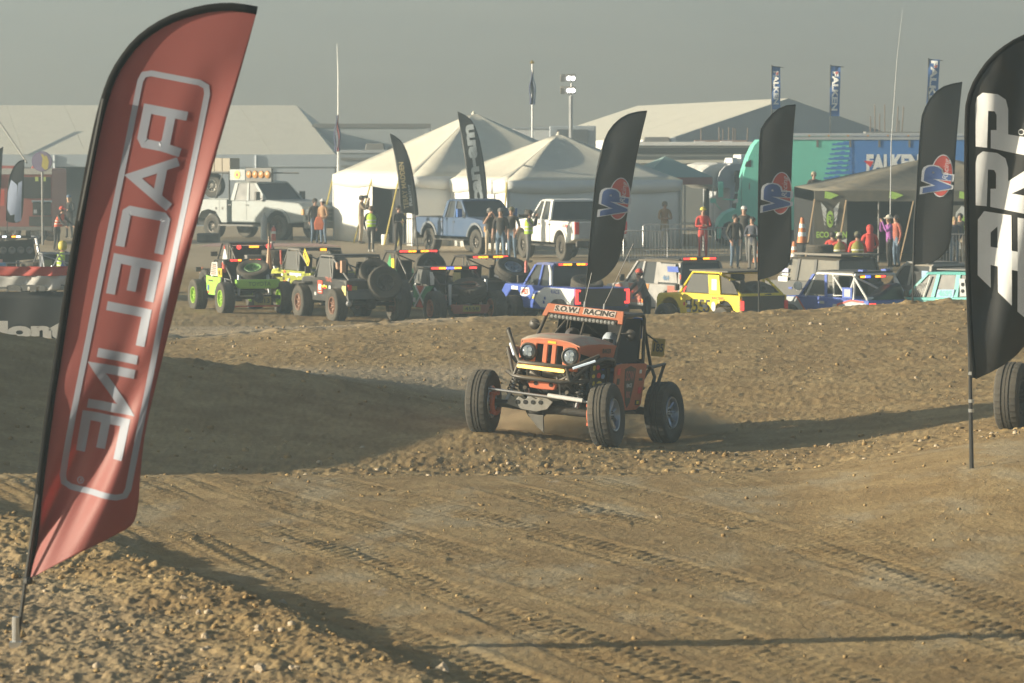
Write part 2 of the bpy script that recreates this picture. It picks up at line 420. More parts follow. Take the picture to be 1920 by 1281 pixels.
def build_hills():
    n, k = 160, 14
    mb = MB()
    xs = np.linspace(-900, 900, n + 1)
    top = 27 + 4 * fbm(xs / 420 + 3, xs * 0 + 1, 5, 5)
    def fn(i, j):
        x = -900 + 1800 * i; t = top[int(round(i * n))]
        y = 420 + 190 * j + 20 * math.sin(x / 130)
        rg = float(fbm(np.array([x / 90.]), np.array([y / 160.]), 8, 4)[0])
        return (x, y, -2 + t * j ** .9 * (1 + .22 * rg * (1 - j)))
    mb.grid(fn, n, k)
    hm = mat('desert_hillside', (.30, .235, .16), .95, var=.35, scale=.02)
    return tag(mb.build('hills', hm, smooth=4, fix=False), kind='structure')
build_hills()

def build_haze():
    mb = MB(); mb.bbox((-920, -60, -3), (920, 650, 32))
    m = bpy.data.materials.new('dust_haze'); m.use_nodes = True; N = m.node_tree.nodes
    for n in list(N):
        if n.type != 'OUTPUT_MATERIAL': N.remove(n)
    v = N.new('ShaderNodeVolumePrincipled'); v.inputs['Color'].default_value = (.57, .71, .79, 1)
    v.inputs['Density'].default_value = HAZE_DENSITY; v.inputs['Anisotropy'].default_value = 0.55
    m.node_tree.links.new(v.outputs[0], N['Material Output'].inputs['Volume'])
    return tag(mb.build('haze', m), label='pale dust haze hanging over the whole race ground', cat='haze', kind='stuff')
build_haze()
# ------------------------------------------------------------------ flags and banners
def resample(pts, n):
    """n+1 points at even length along a rounded polyline"""
    p = [np.array(q, float) for q in pts]; out = []
    for i in range(len(p) - 1):
        p0 = p[max(i - 1, 0)]; p1 = p[i]; p2 = p[i + 1]; p3 = p[min(i + 2, len(p) - 1)]
        for k in range(12):
            t = k / 12
            out.append(.5 * ((2 * p1) + (p2 - p0) * t + (2 * p0 - 5 * p1 + 4 * p2 - p3) * t * t + (3 * p1 - p0 - 3 * p2 + p3) * t ** 3))
    out.append(p[-1]); out = np.array(out)
    L = np.concatenate([[0], np.cumsum(np.linalg.norm(np.diff(out, axis=0), axis=1))]); q = np.linspace(0, L[-1], n + 1)
    return [(float(np.interp(t, L, out[:, 0])), float(np.interp(t, L, out[:, 1]))) for t in q]
def feather_flag(name, label, group, d, pole, sleeve, edge, wave, cloth, sleeve_mat, pole_mat, base=None, pole_r=.018, sleeve_r=.03, nu=26, nv=70):
    """sail banner: pole and edges given as outlines on the cloth's own plane d metres away; wave(px,py) is the cloth's billow in metres"""
    bx = P(pole[0][0], pole[0][1], d); bx.z = gz(bx.x, bx.y) - .02
    root = empty(name, bx, 0, label, 'flag', group); inv = Matrix.Translation(-bx)
    def at(px, py, off=0.0):
        q = P(px, py, d); q.y += wave(px, py) - off; return q
    mb = MB(inv); pp = [P(x, y, d) for x, y in pole]; pp[0] = bx
    mb.tube(pp, [pole_r * 1.25] + [pole_r] * (len(pp) - 1), 0, 8); mb.build('pole', pole_mat, root, smooth=.6)
    if base: base(root, inv, pp[0])
    sl = resample(sleeve, nv); ed = resample(edge, nv)
    mb = MB(inv)
    def fn(i, j):
        k = int(round(j * nv)); a = sl[k]; b = ed[k]
        return at(a[0] + (b[0] - a[0]) * i, a[1] + (b[1] - a[1]) * i)
    mb.grid(fn, nu, nv)
    o = mb.build('banner', cloth, root, smooth=4, fix=False)
    sd = o.modifiers.new('thickness', 'SOLIDIFY'); sd.thickness = .003; sd.offset = 0
    mb = MB(inv); mb.tube([at(x, y) for x, y in sl[::2]], sleeve_r, 0, 8); mb.build('sleeve', sleeve_mat, root, smooth=4)
    return root, inv, at
def printed(root, inv, at, name, polys, m, off, step):
    """flat print following the cloth: list of (verts, faces) in photo pixels"""
    mb = MB(inv)
    for vs, fs in polys:
        vs, fs = subdivided(vs, fs, step)
        mb.add([at(x, y, off) for x, y in vs], fs)
    return mb.build(name, m, root, smooth=4, fix=False)
def poly(pts): return (pts, [tuple(range(len(pts)))])
def ellipse(cx, cy, rx, ry, a=0.0, n=36):
    ca, sa = math.cos(a), math.sin(a)
    return poly([(cx + rx * math.cos(t) * ca - ry * math.sin(t) * sa, cy + rx * math.cos(t) * sa + ry * math.sin(t) * ca) for t in [2 * math.pi * k / n for k in range(n)]])
def stroke(pts, wd, closed=False):
    """a polyline of constant width with mitred corners"""
    p = [Vector(q).to_2d() for q in pts]; n = len(p); vs = []; fs = []
    for i in range(n):
        a = p[i - 1] if (i > 0 or closed) else None; b = p[(i + 1) % n] if (i < n - 1 or closed) else None
        d1 = (p[i] - a).normalized() if a is not None else (b - p[i]).normalized(); d2 = (b - p[i]).normalized() if b is not None else d1
        n1 = Vector((-d1.y, d1.x)); n2 = Vector((-d2.y, d2.x)); mm = n1 + n2
        if mm.length < .1: mm = n1.copy()
        mm.normalize(); k = wd / 2 / max(.45, mm.dot(n1))
        vs += [tuple(p[i] + mm * k), tuple(p[i] - mm * k)]
    for i in range(n if closed else n - 1):
        j = (i + 1) % n; fs.append((2 * i, 2 * i + 1, 2 * j + 1, 2 * j))
    return vs, fs
def word(txt, cx, cy, h, ang, wd=None, bold=.02, mirror=False, shear=0.0, spacing=1.0):
    """word in photo pixels: centre, cap height, reading direction ang (radians, screen, y down)"""
    vs, fs, W = text_mesh(txt, bold, spacing, shear); k = h if wd is None else wd / W
    ux, uy = math.cos(ang), math.sin(ang); wx, wy = math.sin(ang), -math.cos(ang)
    sg = -1 if mirror else 1
    return [(cx + sg * x * k * ux + y * h * wx, cy + sg * x * k * uy + y * h * wy) for x, y in vs], fs

CL_RED = mat('red_banner_cloth', (.46, .15, .138), .5, var=.10, scale=2, transl=.5)
CL_WHITE = mat('white_print', (.42, .46, .55), .6, var=.05, transl=.35)
CL_BLACK = mat('black_banner_cloth', (.020, .020, .020), .42, var=.2, transl=.06, spec=.6)
SLV = mat('black_sleeve', (.008, .008, .008), .9, spec=.15)
POLE = mat('carbon_pole', (.035, .035, .035), .35)
CHROME = mat('galvanised_spike', (.6, .6, .6), .3, metal=.9)

# --- tall red feather flag, seen from behind so its word reads mirrored
def red_wave(x, y):
    s = x * .8 + (y - 500) * .28
    lo = 1 / (1 + math.exp(-(x - (420 - y * .22)) / 22)) * max(0, min(1, (y - 100) / 300))
    lo2 = max(0, min(1, (y - 640) / 300))
    return .025 * math.sin(s / 55) + .085 * lo * math.sin(s / 17 + 1.3) + .10 * lo2 * math.sin((x * .9 + y * .55) / 30) + .02 * math.sin(y / 120) + .035 * (lo * .6 + lo2) * math.sin((x * .95 + y * .42) / 9.5) * (.5 + .5 * math.sin(y / 75 + x / 50))
def red_base(root, inv, p):
    mb = MB(inv); mb.tube([p + Vector((0, 0, -.15)), p + Vector((.004, 0, .28))], .034, 0, 10)
    mb.box(p + Vector((0, 0, .05)), (.10, .09, .05)); mb.build('ground_spike', CHROME, root, smooth=.6)
    mb = MB(inv); mb.lathe([(.03, 0), (.04, .01), (.04, .05), (.03, .06)], p + Vector((.10, 0, .55)), (.1, 0, 1), 0, 10); mb.build('pole_joint', POLE, root)
root, inv, at = feather_flag('feather_flag', 'tall translucent red feather flag with mirrored white lettering, nearest the camera', None, 31.5,
    [(30, 1242), (48, 1090), (98, 740), (150, 408), (194, 186)],
    [(50, 1088), (98, 740), (150, 408), (194, 190), (240, 97), (300, 46), (370, 20), (430, 13), (482, 20)],
    [(58, 1084), (140, 1040), (215, 1004), (246, 985), (257, 950), (263, 890), (275, 800), (310, 655), (352, 490), (402, 305), (452, 130), (482, 22)],
    red_wave, CL_RED, SLV, POLE, red_base, pole_r=.016, sleeve_r=.034, nu=30, nv=110)
def sheared(pts, n=8):            # letter cell u across (0 left..1 right), v down the banner, laid on the flag's slanted axis
    out = []
    for u, v in pts:
        x0 = 330 - v * (330 - 185) / 715; out.append((x0, v))
    return out
def axis_pt(u, v):
    """u: pixels right of the band's centre line, v: photo row of the centre line"""
    cx = 309 - (v - 235) * .198; ux, uy = .985, .19
    return (cx + u * ux, v + u * uy)
fr = []
for (u0, u1, v0, v1) in ((-62, 66, 146, 922),):
    rr = 18
    c = [(u0, v0 + rr), (u0 + 4, v0 + 5), (u0 + rr, v0), (u1 - rr, v0), (u1 - 4, v0 + 5), (u1, v0 + rr), (u1, v1 - rr), (u1 - 4, v1 - 5), (u1 - rr, v1), (u0 + rr, v1), (u0 + 4, v1 - 5), (u0, v1 - rr)]
    fr.append(stroke([axis_pt(*q) for q in c], 11, True))
letters = {                       # strokes in a cell: u -40..40 across the flag (letter height), v 0..1 along it (reading down, mirrored)
 'R': [[(40, .08), (-36, .08), (-36, .80), (-29, .92), (3, .92), (10, .80), (10, .08)], [(4, .92), (40, .98)]],
 'A': [[(40, 0), (-38, .5), (40, 1.0)], [(14, .2), (14, .8)]],
 'C': [[(-36, .95), (-36, .12), (-30, .05), (32, .05), (38, .12), (38, .95)]],
 'E': [[(-36, .95), (-36, .05), (38, .05), (38, .95)], [(1, .05), (1, .78)]],
 'L': [[(-38, .05), (38, .05), (38, .95)]],
 'I': [[(-38, .5), (38, .5)]],
 'N': [[(38, .05), (-36, .05), (36, .95), (-38, .95)]]}
v = 205; lp = []
for ch, ln in zip('RACELINE', (76, 86, 76, 74, 68, 16, 76, 76)):
    for st in letters[ch]:
        dense = []
        for (a, b) in zip(st[:-1], st[1:]): dense += [(a[0] + (b[0] - a[0]) * k / 4, a[1] + (b[1] - a[1]) * k / 4) for k in range(4)]
        dense.append(st[-1])
        lp.append(stroke([axis_pt(-uu * 1.0 * -1 - 2, v + tt * ln) for uu, tt in dense], 17))
    v += ln + 15
printed(root, inv, at, 'border', fr, CL_WHITE, .006, 9)
printed(root, inv, at, 'lettering', lp, CL_WHITE, .006, 7)
printed(root, inv, at, 'registered_mark', [stroke([(150 + 6 * math.cos(t), 901 + 6 * math.sin(t)) for t in [k * .628 for k in range(10)]], 1.6, True), word('R', 150, 901, 6, .18, mirror=True)], CL_WHITE, .006, 9)

# --- black flag with big white letters at the right edge
def prp_wave(x, y):
    return .05 * math.sin((x - 1815) / 16 + y / 90) * min(1, (x - 1812) / 60) + .04 * math.sin(y / 70 + x / 40) * max(0, min(1, (y - 560) / 80)) + .03 * math.sin((x - y * .3) / 9) * max(0, 1 - y / 230)
root, inv, at = feather_flag('feather_flag', 'black feather flag with huge white stacked letters at the right edge', None, 46.0,
    [(1822, 870), (1819, 700), (1813, 420), (1813, 230)],
    [(1826, 708), (1819, 620), (1813, 420), (1813, 230), (1819, 180), (1836, 142), (1868, 102), (1915, 72), (1962, 58), (2010, 54)],
    [(1830, 711), (1868, 692), (1905, 668), (1930, 640), (1960, 600), (1988, 540), (1999, 400), (2004, 220), (2010, 56)],
    prp_wave, CL_BLACK, SLV, POLE, None, pole_r=.022, sleeve_r=.03)
W2 = mat('white_print_opaque', (.74, .75, .76), .55, var=.05)
gp = lambda dy: [(1829, 275 + dy), (1829, 195 + dy), (1832, 182 + dy), (1842, 174 + dy), (1870, 177 + dy), (1886, 187 + dy), (1891, 205 + dy), (1891, 252 + dy), (1920, 257 + dy), (1996, 268 + dy), (1996, 308 + dy), (1920, 291 + dy), (1857, 278 + dy), (1857, 244 + dy), (1868, 244 + dy), (1868, 216 + dy), (1864, 209 + dy), (1852, 208 + dy), (1850, 277 + dy)]
def tri(pts):
    import mathutils
    t = mathutils.geometry.tessellate_polygon([[Vector((x, y, 0)) for x, y in pts]]); return pts, [tuple(q) for q in t]
bars = [[(1833, 432), (1858, 436), (1858, 540), (1833, 516)], [(1871, 400), (1896, 404), (1896, 573), (1871, 548)], [(1907, 408), (1934, 412), (1934, 606), (1907, 584)], [(1858, 463), (1871, 465), (1871, 500), (1858, 497)], [(1896, 470), (1907, 472), (1907, 508), (1896, 506)],
        [(1833, 432), (1833, 412), (1845, 396), (1871, 400), (1871, 425), (1858, 436)]]
printed(root, inv, at, 'lettering', [tri(gp(0)), tri(gp(110)), poly([(1891, 366), (1891, 340), (1945, 304), (1945, 340)])] + [poly(b) for b in bars], W2, .01, 12)
printed(root, inv, at, 'registered_mark', [stroke([(1915 + 5 * math.cos(t), 248 + 5 * math.sin(t)) for t in [k * .628 for k in range(10)]], 1.5, True)], W2, .01, 9)
mb = MB(inv)
for yy in (700, 752, 770):
    mb = MB(inv); mb.lathe([(.035, -.02), (.035, .02)], P(1821, yy, 46), (0, 0, 1), 0, 8); mb.build('pole_clip', CHROME, root)

# --- three black flags with a red oval and blue letters
VP_RED = mat('logo_red', (.45, .07, .06), .6); VP_BLUE = mat('logo_blue', (.06, .11, .30), .6); VP_W = mat('logo_white', (.55, .57, .62), .6)
vp = [
 (86, 'black feather flag with red oval emblem standing behind the orange race car', [(1098, 640), (1100, 530), (1105, 470), (1118, 330), (1133, 265)],
  [(1100, 535), (1106, 460), (1118, 335), (1128, 285), (1140, 250), (1160, 226), (1184, 213), (1213, 209)],
  [(1101, 533), (1128, 524), (1150, 505), (1163, 478), (1172, 430), (1183, 360), (1196, 285), (1213, 211)], (1154, 373, .12)),
 (89, 'black feather flag with red oval emblem in front of the teal truck cab', [(1423, 582), (1423, 400), (1425, 265)],
  [(1422, 526), (1422, 400), (1425, 262), (1434, 232), (1452, 211), (1470, 200), (1492, 197)],
  [(1423, 525), (1448, 518), (1470, 505), (1481, 488), (1484, 450), (1484, 350), (1487, 265), (1492, 199)], (1457, 363, .05)),
 (90, 'black feather flag with red oval emblem in front of the dark canopy', [(1711, 566), (1714, 420), (1726, 260), (1730, 225)],
  [(1714, 498), (1717, 400), (1727, 240), (1734, 205), (1750, 178), (1772, 162), (1804, 155)],
  [(1715, 497), (1745, 493), (1768, 478), (1781, 455), (1786, 400), (1792, 280), (1804, 157)], (1758, 330, .10))]
for k, (d, lab, pl, slv, ed, (cx, cy, tl)) in enumerate(vp):
    wv = lambda x, y, k=k: .05 * math.sin((x * .9 + y * .25) / 14 + k) * (.4 + .6 * math.sin(y / 60 + k) ** 2) * (.7 if k else 1) + .05 * math.sin(x / 30 + k)
    root, inv, at = feather_flag('feather_flag', lab, 'black feather flags with the red oval', d, pl, slv, ed, wv, CL_BLACK, SLV, POLE, None, pole_r=.018, sleeve_r=.02, nu=16, nv=44)
    a = -math.pi / 2 + tl; rt = lambda u, w: (cx + u * math.cos(tl) - w * math.sin(tl), cy + u * math.sin(tl) + w * math.cos(tl))
    oc = rt(7, -1)
    printed(root, inv, at, 'emblem_rim', [ellipse(oc[0], oc[1], 21, 40, tl)], VP_W, .035, 6)
    printed(root, inv, at, 'emblem_oval', [ellipse(oc[0], oc[1], 19, 38, tl)], VP_RED, .045, 6)
    lc = rt(-1, 9)
    printed(root, inv, at, 'letter_outline', [word('VP', lc[0], lc[1], 47, a, 58, bold=.11)], VP_W, .055, 6)
    printed(root, inv, at, 'lettering', [word('VP', lc[0], lc[1], 43, a, 53, bold=.07)], VP_BLUE, .065, 6)
    sc_ = rt(13, -14); printed(root, inv, at, 'script', [word('Racing', sc_[0], sc_[1], 10, a, 40, bold=.0, shear=.3)], VP_W, .066, 6)

# --- smaller sail flags in the pit
GOLD = mat('gold_print', (.42, .34, .17), .6); SILV = mat('silver_print', (.36, .40, .42), .6)
def small_flag(label, d, pl, slv, ed, words, prints, k=0):
    wv = lambda x, y: .03 * math.sin((x + y * .3) / 10 + k)
    root, inv, at = feather_flag('feather_flag', label, None, d, pl, slv, ed, wv, CL_BLACK, SLV, POLE, None, pole_r=.018, sleeve_r=.02, nu=10, nv=30)
    for nm, w_, m_ in words: printed(root, inv, at, nm, w_, m_, .05, 6)
small_flag('black feather flag with gold lettering beside the open white tent', 141, [(784, 468), (779, 410), (772, 330), (752, 268)],
  [(784, 402), (779, 360), (770, 310), (758, 275), (745, 259), (731, 251)], [(783, 404), (768, 400), (752, 396), (748, 350), (741, 300), (731, 252)],
  [('lettering', [word('TERRY MADDEN', 757, 348, 9, -math.pi / 2 - .12, 88, bold=.02)], GOLD), ('small_lettering', [word('Racing', 768, 366, 6, -math.pi / 2 - .12, 40)], SILV)], None, 1)
small_flag('black feather flag with silver lettering behind the blue pickup', 146, [(914, 467), (911, 370), (902, 290), (893, 250)],
  [(914, 410), (911, 340), (903, 285), (893, 245), (880, 222), (858, 210)], [(912, 411), (896, 410), (884, 407), (877, 340), (867, 270), (858, 212)],
  [('lettering', [word('can-am', 886, 309, 20, -math.pi / 2 - .13, 150, bold=.05)], SILV)], None, 2)
W3 = mat('pale_blue_print', (.40, .46, .62), .6)
small_flag('small dark feather flag with pale blue emblem in front of the red truck', 137, [(12, 478), (14, 400), (17, 340)],
  [(12, 414), (14, 370), (18, 335), (26, 314), (36, 303), (46, 300)], [(13, 416), (28, 418), (40, 412), (44, 380), (45, 340), (46, 302)],
  [('emblem', [poly([(21, 337), (33, 347), (30, 402), (20, 404), (14, 392), (15, 360)]), poly([(35, 343), (42, 339), (40, 414), (30, 418), (27, 412)])], W3)], None, 3)
small_flag('plain dark feather flag cut off by the left picture edge', 136, [(-14, 480), (-13, 400), (-12, 320)],
  [(-14, 400), (-13, 350), (-10, 310), (-6, 290), (0, 280), (6, 276)], [(-13, 402), (-2, 400), (0, 380), (2, 340), (4, 300), (6, 277)], [], None, 4)

# --- blue banner flags above the trailer
FBL = mat('blue_banner_cloth', (.055, .14, .38), .6, transl=.2)
for k, (x, y0, y1, wd, ln, lab) in enumerate(((1447, 125, 205, 16, 0, 'blue vertical banner flag above the white gable, leftmost of three'), (1557, 124, 218, 19, -4, 'blue vertical banner flag in the middle of three, above the trailer'), (1741, 112, 240, 21, -12, 'blue vertical banner flag nearest the right picture edge'))):
    d = 152; b = P(x, 440, d); root = empty('banner_flag', b, 0, lab, 'flag', 'blue banner flags over the trailer'); inv = Matrix.Translation(-b)
    mb = MB(inv); mb.tube([b + Vector((0, 0, -.3)), P(x, y0 - 3, d)], .025, 0, 6); mb.tube([P(x, y0 - 1, d), P(x + wd + 6, y0 + 2, d)], .015, 0, 5); mb.build('pole', POLE, root)
    at = lambda px, py, off=0: P(px, py, d) + Vector((0, .06 * math.sin(py / 14 + px / 9 + k) - off, 0))
    mb = MB(inv); mb.grid(lambda i, j: at(x + i * wd + ln * j * .5, y0 + (y1 - y0) * j), 5, 16); mb.build('banner', FBL, root, smooth=4, fix=False)
    cy = (y0 + y1) / 2 - (0 if k != 2 else 12)
    printed(root, inv, at, 'lettering', [word('FALKEN', x + wd * .5 + ln * .25, cy, wd * .55, math.pi / 2 - ln * .006, (y1 - y0) * .78, bold=.04)], WHT, .05, 6)
    printed(root, inv, at, 'red_corner', [poly([(x + wd * .45, y0 + 12), (x + wd * .8, y0 + 10), (x + wd * .6, y0 + 17)])], VP_RED, .06, 6)
# --- two limp flags on masts
for (x, yt, y0, y1, lab, white) in ((632, 82, 216, 284, 'limp flag at the foot of a tall thin whip mast above the white trailer', 1), (998, 120, 132, 196, 'limp dark flag on the pole with a gold tip above the white tents', 0)):
    d = 158; b = P(x, 450, d); root = empty('limp_flag', b, 0, lab, 'flag'); inv = Matrix.Translation(-b)
    mb = MB(inv)
    if white: mb.tube([b, P(x + 2, 290, d), P(x + 2, 140, d), P(x, yt, d)], [.05, .045, .03, .012], 0, 6)
    else: mb.tube([b, P(x, yt, d)], [.06, .035], 0, 6)
    mb.build('mast', [WHT if white else STL], root)
    fl = mat('dark_flag_cloth', (.05, .06, .13), .7, transl=.2); fr_ = mat('red_flag_cloth', (.42, .05, .05), .7, transl=.2)
    mb = MB(inv)
    wdt = lambda j: 5 + 9 * j ** .7 if j < .93 else 12
    for s0 in (0, 1, 2, 3):
        mb.grid(lambda i, j: P(x - wdt(j) * .45 + (wdt(j)) * (s0 + i) / 4 + 1.5 * math.sin(j * 9 + s0), y0 + (y1 - y0) * j, d - .1 - .12 * math.sin((s0 + i) * 2.6)), 4, 14, (s0 if white else (0, 2, 0, 1)[s0]) % 3)
    mb.build('flag_cloth', [fl, CL_WHITE, fr_ if white else WHT], root, smooth=4, fix=False)
    if not white:
        mb = MB(inv); mb.lathe([(.001, .16), (.07, .1), (.10, .05), (.03, 0)], P(x, yt, d), (0, 0, 1), 0, 8); mb.build('finial', mat('brass', (.6, .42, .1), .35, metal=.8), root)
SILVM = mat('mast_silver', (.45, .46, .46), .5)
# --- tall whip antenna mast in front of the trailer
b = P(1668, 500, 129); b.z = gz(b.x, b.y)
mb = MB(Matrix.Translation(-b)); mb.tube([b, P(1671, 270, 129), P(1682, 110, 129), P(1692, 20, 129)], [.022, .02, .012, .005], 0, 6)
o = mb.build('whip_mast', SILVM); o.location = b; tag(o, 'tall thin white whip mast leaning in front of the blue trailer', 'mast')
# ------------------------------------------------------------------ wheels (shared meshes)
_wm = {}
def wheel_meshes(Rt, wd, lug=True, seg=64):
    key = (round(Rt, 3), round(wd, 3), lug)
    if key in _wm: return _wm[key]
    h = wd / 2; rr = Rt * .5
    prof = [(rr * .98, -h * .72), (rr * 1.12, -h * .88), (Rt * .78, -h * 1.04), (Rt * .92, -h * 1.0), (Rt * .975, -h * .86), (Rt * .995, -h * .6), (Rt * .997, -h * .40), (Rt * .958, -h * .36), (Rt * .958, -h * .28), (Rt, -h * .24), (Rt, -h * .03), (Rt * .965, 0), (Rt, h * .03), (Rt, h * .24), (Rt * .958, h * .28), (Rt * .958, h * .36), (Rt * .997, h * .40), (Rt * .995, h * .6), (Rt * .975, h * .86), (Rt * .92, h * 1.0), (Rt * .78, h * 1.04), (rr * 1.12, h * .88), (rr * .98, h * .72)]
    mb = MB(); vs = []; fs = []; n = len(prof)
    for k in range(seg):
        an = 2 * math.pi * k / seg
        for i, (r, y) in enumerate(prof):
            kk = r
            if lug and 3 <= i <= n - 4:
                ph = (k + (1 if i >= n // 2 else 0)) % 2
                if i in (3, 4, 5, n - 6, n - 5, n - 4): kk = r * (1.008 if ph else .978)
                elif i in (6, 9, 10, 12, 13, n - 7): kk = r * (1.0 if (k + i // 3) % 2 else .985)
            vs.append((kk * math.cos(an), y, kk * math.sin(an)))
    for k in range(seg):
        for i in range(n - 1):
            k2 = (k + 1) % seg; fs.append((k * n + i, k * n + i + 1, k2 * n + i + 1, k2 * n + i))
    mb.add(vs, fs)
    tyre = mb.mesh('tyre', [RUB], .5)
    return _wm.setdefault(key, tyre)
_rm = {}
def rim_mesh(Rt, wd, m):
    key = (round(Rt, 3), round(wd, 3), m.name)
    if key in _rm: return _rm[key]
    r = Rt * .5; h = wd / 2; mb = MB()
    for sg in (1, -1):
        mb.lathe([(r * 1.04, sg * h * .80), (r * 1.0, sg * h * .92), (r * .93, sg * h * .90), (r * .86, sg * h * .45), (r * .40, sg * h * .25), (r * .36, sg * h * .5), (r * .02, sg * h * .55)], (0, 0, 0), (0, 1, 0), 0, 24, caps=False)
        for k in range(8):
            a = 2 * math.pi * k / 8
            mb.tube([(r * .38 * math.cos(a), sg * h * .42, r * .38 * math.sin(a)), (r * .9 * math.cos(a), sg * h * .6, r * .9 * math.sin(a))], r * .085, 0, 4)
            mb.lathe([(r * .04, 0), (r * .04, sg * h * .12)], (r * .22 * math.cos(a), sg * h * .52, r * .22 * math.sin(a)), (0, 1, 0), 1, 5)
    mb.lathe([(r * .98, -h * .8), (r * .98, h * .8)], (0, 0, 0), (0, 1, 0), 0, 24, caps=False)
    me = mb.mesh('rim', [m, BLK], .6)
    return _rm.setdefault(key, me)
RIM_DK = mat('dark_rim', (.06, .06, .065), .4, metal=.5, dust=.3); RIM_AL = mat('aluminium_rim', (.38, .42, .50), .28, metal=.9, dust=.12)
def wheel(parent, pos, Rt=.5, wd=.32, rim=None, steer=0.0, roll=0.0, name='wheel', tilt=None, lug=True):
    e = link(name, wheel_meshes(Rt, wd, lug), parent); e.location = pos
    e.rotation_euler = tilt if tilt else (roll, rnd.uniform(0, 6), steer)
    if not tilt: e.rotation_mode = 'ZXY'
    r = link('rim', rim_mesh(Rt, wd, rim or RIM_DK), e)
    return e
def spring(mb, a, b, r, n=7, m=0, th=.012):
    a = Vector(a); b = Vector(b); t = (b - a).normalized(); u = t.orthogonal().normalized(); v = t.cross(u)
    mb.tube([a + (b - a) * (k / (n * 8)) + (u * math.cos(k * .785) + v * math.sin(k * .785)) * r for k in range(n * 8 + 1)], th, m, 5)
def disc(mb, c, nrm, r, t, m=0, seg=16): mb.lathe([(r, -t / 2), (r, t / 2)], c, nrm, m, seg)

